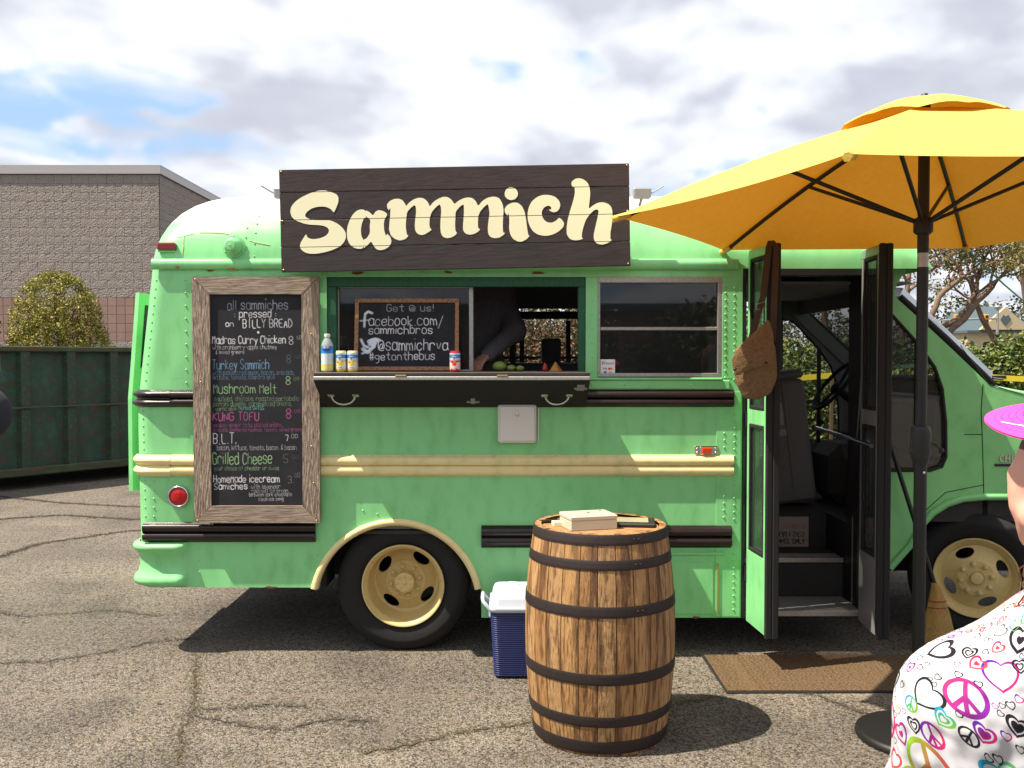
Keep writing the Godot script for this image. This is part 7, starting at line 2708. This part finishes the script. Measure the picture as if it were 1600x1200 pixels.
func heart_cloth() -> StandardMaterial3D:
	var n := 1024
	var im := Image.create(n, n, false, Image.FORMAT_RGB8)
	im.fill(Color(0.95, 0.95, 0.96))
	var rng := RandomNumberGenerator.new()
	rng.seed = 19
	var ink := Color(0.10, 0.07, 0.14)
	var hue := [[Color(0.42, 0.10, 0.72), Color(0.95, 0.10, 0.45)], [Color(0.62, 0.86, 0.15), Color(0.96, 0.16, 0.42)], [ink, ink], [Color(0.97, 0.15, 0.40), Color(0.98, 0.36, 0.30)], [ink, ink], [Color(0.10, 0.68, 0.86), Color(0.60, 0.85, 0.20)], [Color(0.93, 0.20, 0.52), Color(0.55, 0.12, 0.66)], [ink, ink]]
	var placed := []
	var count := 0
	for tries in 2200:
		var r := 0.0
		if count < 26: r = rng.randf_range(60, 88)
		elif count < 80: r = rng.randf_range(32, 50)
		else: r = rng.randf_range(13, 22)
		if count >= 230: break
		var c := Vector2(rng.randf() * n, rng.randf() * n)
		var ok := true
		for q in placed:
			var d := Vector2(absf(c.x - q[0].x), absf(c.y - q[0].y))
			d = Vector2(minf(d.x, n - d.x), minf(d.y, n - d.y))
			if d.length() < (r + q[1]) * 0.76: ok = false; break
		if not ok: 
			if tries % 40 == 39: count += 2
			continue
		placed.append([c, r])
		count += 1
		var turn := rng.randf_range(-0.6, 0.6)
		var kind := rng.randi() % 5
		var pair: Array = hue[rng.randi() % hue.size()] if r < 60 else hue[[0, 2, 3, 1, 4, 6, 5][placed.size() % 7]]
		if r < 25: kind = 0; pair = hue[2] if rng.randf() < 0.5 else pair
		var peace := r > 30 and rng.randf() < 0.15
		for y in range(int(c.y - r * 1.1), int(c.y + r * 1.1)):
			for x in range(int(c.x - r * 1.1), int(c.x + r * 1.1)):
				var p := (Vector2(x, y) - c).rotated(turn) / r
				var paint := false
				if peace:
					var d := p.length()
					paint = (d < 0.95 and d > 0.74) or (d < 0.95 and absf(p.x) < 0.1) or (d < 0.95 and p.y > 0 and absf(absf(p.x) - p.y * 0.8) < 0.13)
				else:
					var v1 := heart(p.x * 0.62, -p.y * 0.62)
					var v2 := heart(p.x * 0.86, -p.y * 0.86)
					var v3 := heart(p.x * 1.15, -p.y * 1.15)
					var v4 := heart(p.x * 2.0, -p.y * 2.0)
					if kind == 0: paint = v1 < 0 and v2 > 0
					elif kind == 1: paint = (v1 < 0 and heart(p.x * 0.74, -p.y * 0.74) > 0)
					elif kind == 2: paint = (v1 < 0 and v2 > 0) or v3 < 0 and v4 > 0
					elif kind == 3: paint = (v1 < 0 and v2 > 0) or v3 < 0
					else: paint = v1 < 0 and (v2 > 0 or v4 < 0)
				if paint:
					im.set_pixel(posmod(x, n), posmod(y, n), pair[0].lerp(pair[1], clampf(p.x * 0.5 + p.y * 0.3 + 0.5, 0, 1)))
	im.generate_mipmaps()
	var m := StandardMaterial3D.new()
	m.albedo_texture = ImageTexture.create_from_image(im)
	m.albedo_color = lin(0.56, 0.56, 0.58)
	m.roughness = 0.95
	m.normal_enabled = true   # soft folds in the cloth
	m.normal_texture = nbump(0.007, 3, 30.0, 61, 512)
	m.normal_scale = 0.65
	return m

func build_people():
	# a girl close by, half out of frame, looking away over the lot
	var H := 1.56
	var at := Vector3(0.876, 0, 3.68)
	var t: Node3D = person("person", "person in white heart print shirt and pink cap near the parasol base", at, PI - 0.15, H,
		{"sh_a": Vector3(-0.098, 0.70, 0), "sh_b": Vector3(0.102, 0.69, 0), "el_a": Vector3(-0.137, 0.57, 0.0), "el_b": Vector3(0.137, 0.555, 0.0), "wr_a": Vector3(-0.135, 0.43, 0.05), "wr_b": Vector3(0.135, 0.42, 0.05), "chest": Vector3(0, 0.67, 0), "neck": Vector3(0, 0.785, 0), "head": Vector3(0, 0.915, 0.0)},
		{"shirt": heart_cloth(), "legs": M.denim, "sleeve": 1.7, "loose": 0.022, "melt": 0.08, "shirt_cell": 0.012, "top": "shirt", "hair": M.hair, "locks": 70, "hair_fat": 0.86, "tail": true, "cell": 0.005, "ears": false, "gaze": Vector3(0.38, -0.05, 0.92)})
	# cap, worn sideways and tipped towards the viewer
	var fwd := Vector3(-1.0, -0.04, 0.0).normalized()
	var side := Vector3(0, -0.34, 0.94)
	side = (side - fwd * side.dot(fwd)).normalized()
	var C := Transform3D(Basis(side, fwd.cross(side), fwd), Vector3(0.932, 1.538, 3.67))
	var b := mk(t)
	b.x = b.x * C
	var rows := []
	for i in 9:
		var e := lerpf(-0.05, PI / 2, i / 8.0)
		var row := PackedVector3Array()
		for k in 32:
			var a := TAU * k / 32.0
			row.push_back(Vector3(cos(a) * cos(e) * 0.082, 0.005 + sin(e) * 0.085, -sin(a) * cos(e) * 0.09))
		rows.append(row)
	b.grid(rows, true)
	b.dome(Vector3(0, 0.090, 0), 0.008, Vector3.UP, 8)
	var cap := add(b, "cap", M.pink, t)
	var im := Image.create(512, 256, false, Image.FORMAT_RGB8)
	im.fill(Color(0.93, 0.27, 0.64))
	for q in 6:   # rows of stitching parallel to the edge
		for k in 260:
			if k % 6 > 3: continue
			var a := PI * k / 259.0
			blob(im, 256 - cos(a) * (222 - q * 32), 10 + sin(a) * (200 - q * 34), 2.2, 2.2, Color(0.70, 0.10, 0.40))
	var pale := Color(0.97, 0.88, 0.84)
	for ln in [[420, 236, 360, 150, 6], [360, 150, 300, 130, 5], [360, 150, 250, 60, 9], [250, 60, 200, 10, 9], [300, 130, 250, 190, 4], [330, 90, 290, 110, 3]]:
		for k in 60:
			blob(im, lerpf(ln[0], ln[2], k / 59.0), lerpf(ln[1], ln[3], k / 59.0), ln[4], ln[4] * 0.7, pale)
	var pk := printed("brim", im, 0.75)
	b = mk(t)
	b.x = b.x * C
	for face in [1.0, -1.0]:
		rows = []
		for i in 7:
			var f := i / 6.0
			var row := PackedVector3Array()
			for j in 25:
				var g := j / 24.0 * 2.0 - 1.0
				var ex := signf(g) * pow(absf(g), 0.85)
				var reach := pow(maxf(1.0 - pow(absf(ex), 3.0), 0.0), 0.42)
				var x := ex * 0.088
				var z0 := 0.09 * sqrt(maxf(1.0 - pow(minf(absf(x), 0.0819) / 0.082, 2), 0.0))
				row.push_back(Vector3(x, 0.002 + 0.006 * (1 - ex * ex) - f * 0.012 * reach + 0.0012 * face, z0 + f * 0.082 * reach))
			rows.append(row)
		rows.reverse()
		b.grid(rows, false, face < 0)
	add(b, "brim", pk, cap)
	# the cook, bent over the counter inside
	person("person", "person in dark grey shirt working behind the serving hatch", Vector3(-0.24, 0.68, -0.78), 0.25, 1.74,
		{"el_b": Vector3(0.125, 0.645, 0.10), "wr_b": Vector3(-0.01, 0.555, 0.235), "el_a": Vector3(-0.14, 0.64, 0.06), "wr_a": Vector3(-0.08, 0.56, 0.2)},
		{"shirt": M.grey_cloth, "legs": M.dark_cloth, "sleeve": 2.0, "loose": 0.02, "palm_a": Vector3.DOWN, "palm_b": Vector3.DOWN})
	# a bystander whose raised elbow shows at the frame's edge
	person("person", "person in dark navy jacket with one elbow raised beside the lot", Vector3(-2.022, 0, 2.17), 0.0, 1.76,
		{"sh_b": Vector3(0.10, 0.80, 0), "el_b": Vector3(0.205, 0.830, 0.03), "wr_b": Vector3(0.11, 0.90, 0.10)},
		{"shirt": M.dark_cloth, "legs": M.denim, "sleeve": 2.0, "loose": 0.03, "palm_b": Vector3(-1, 0, 0)})

func _ready():
	# camera: eye height, a touch downward, like a phone
	var cam := Camera3D.new()
	cam.name = "camera"
	cam.position = Vector3(0, 1.634, 5.17)
	cam.rotation.x = -deg_to_rad(1.556)
	cam.fov = 2.0 * rad_to_deg(atan(600.0 / 1473.0))
	cam.near = 0.05
	cam.far = 900.0
	add_child(cam)
	cam.current = true
	var env := Environment.new()
	env.background_mode = Environment.BG_SKY
	env.sky = make_sky()
	env.tonemap_mode = Environment.TONE_MAPPER_LINEAR
	env.tonemap_exposure = 1.85
	env.sdfgi_enabled = true
	env.ssao_enabled = true
	env.ssil_enabled = true
	var we := WorldEnvironment.new()
	we.name = "environment"
	we.environment = env
	add_child(we)
	# high sun from the west, a little in front of the bus side
	var sun := DirectionalLight3D.new()
	sun.name = "sun"
	sun.light_energy = 1.6
	sun.light_color = Color(1.0, 0.955, 0.88)
	sun.light_angular_distance = 0.5
	sun.shadow_enabled = true
	add_child(sun)
	sun.look_at_from_position(Vector3.ZERO, Vector3(0.50, -0.914, -0.15), Vector3.UP)
	make_materials()
	build_ground()
	build_building()
	var bus := build_bus()
	build_container()
	build_plants()
	build_far()
	build_behind()
	build_sign()
	build_boards()
	build_barrel()
	build_cooler()
	build_parasol()
	build_mat_and_broom()
	build_bag()
	build_shelf_goods()
	build_small(bus)
	build_people()
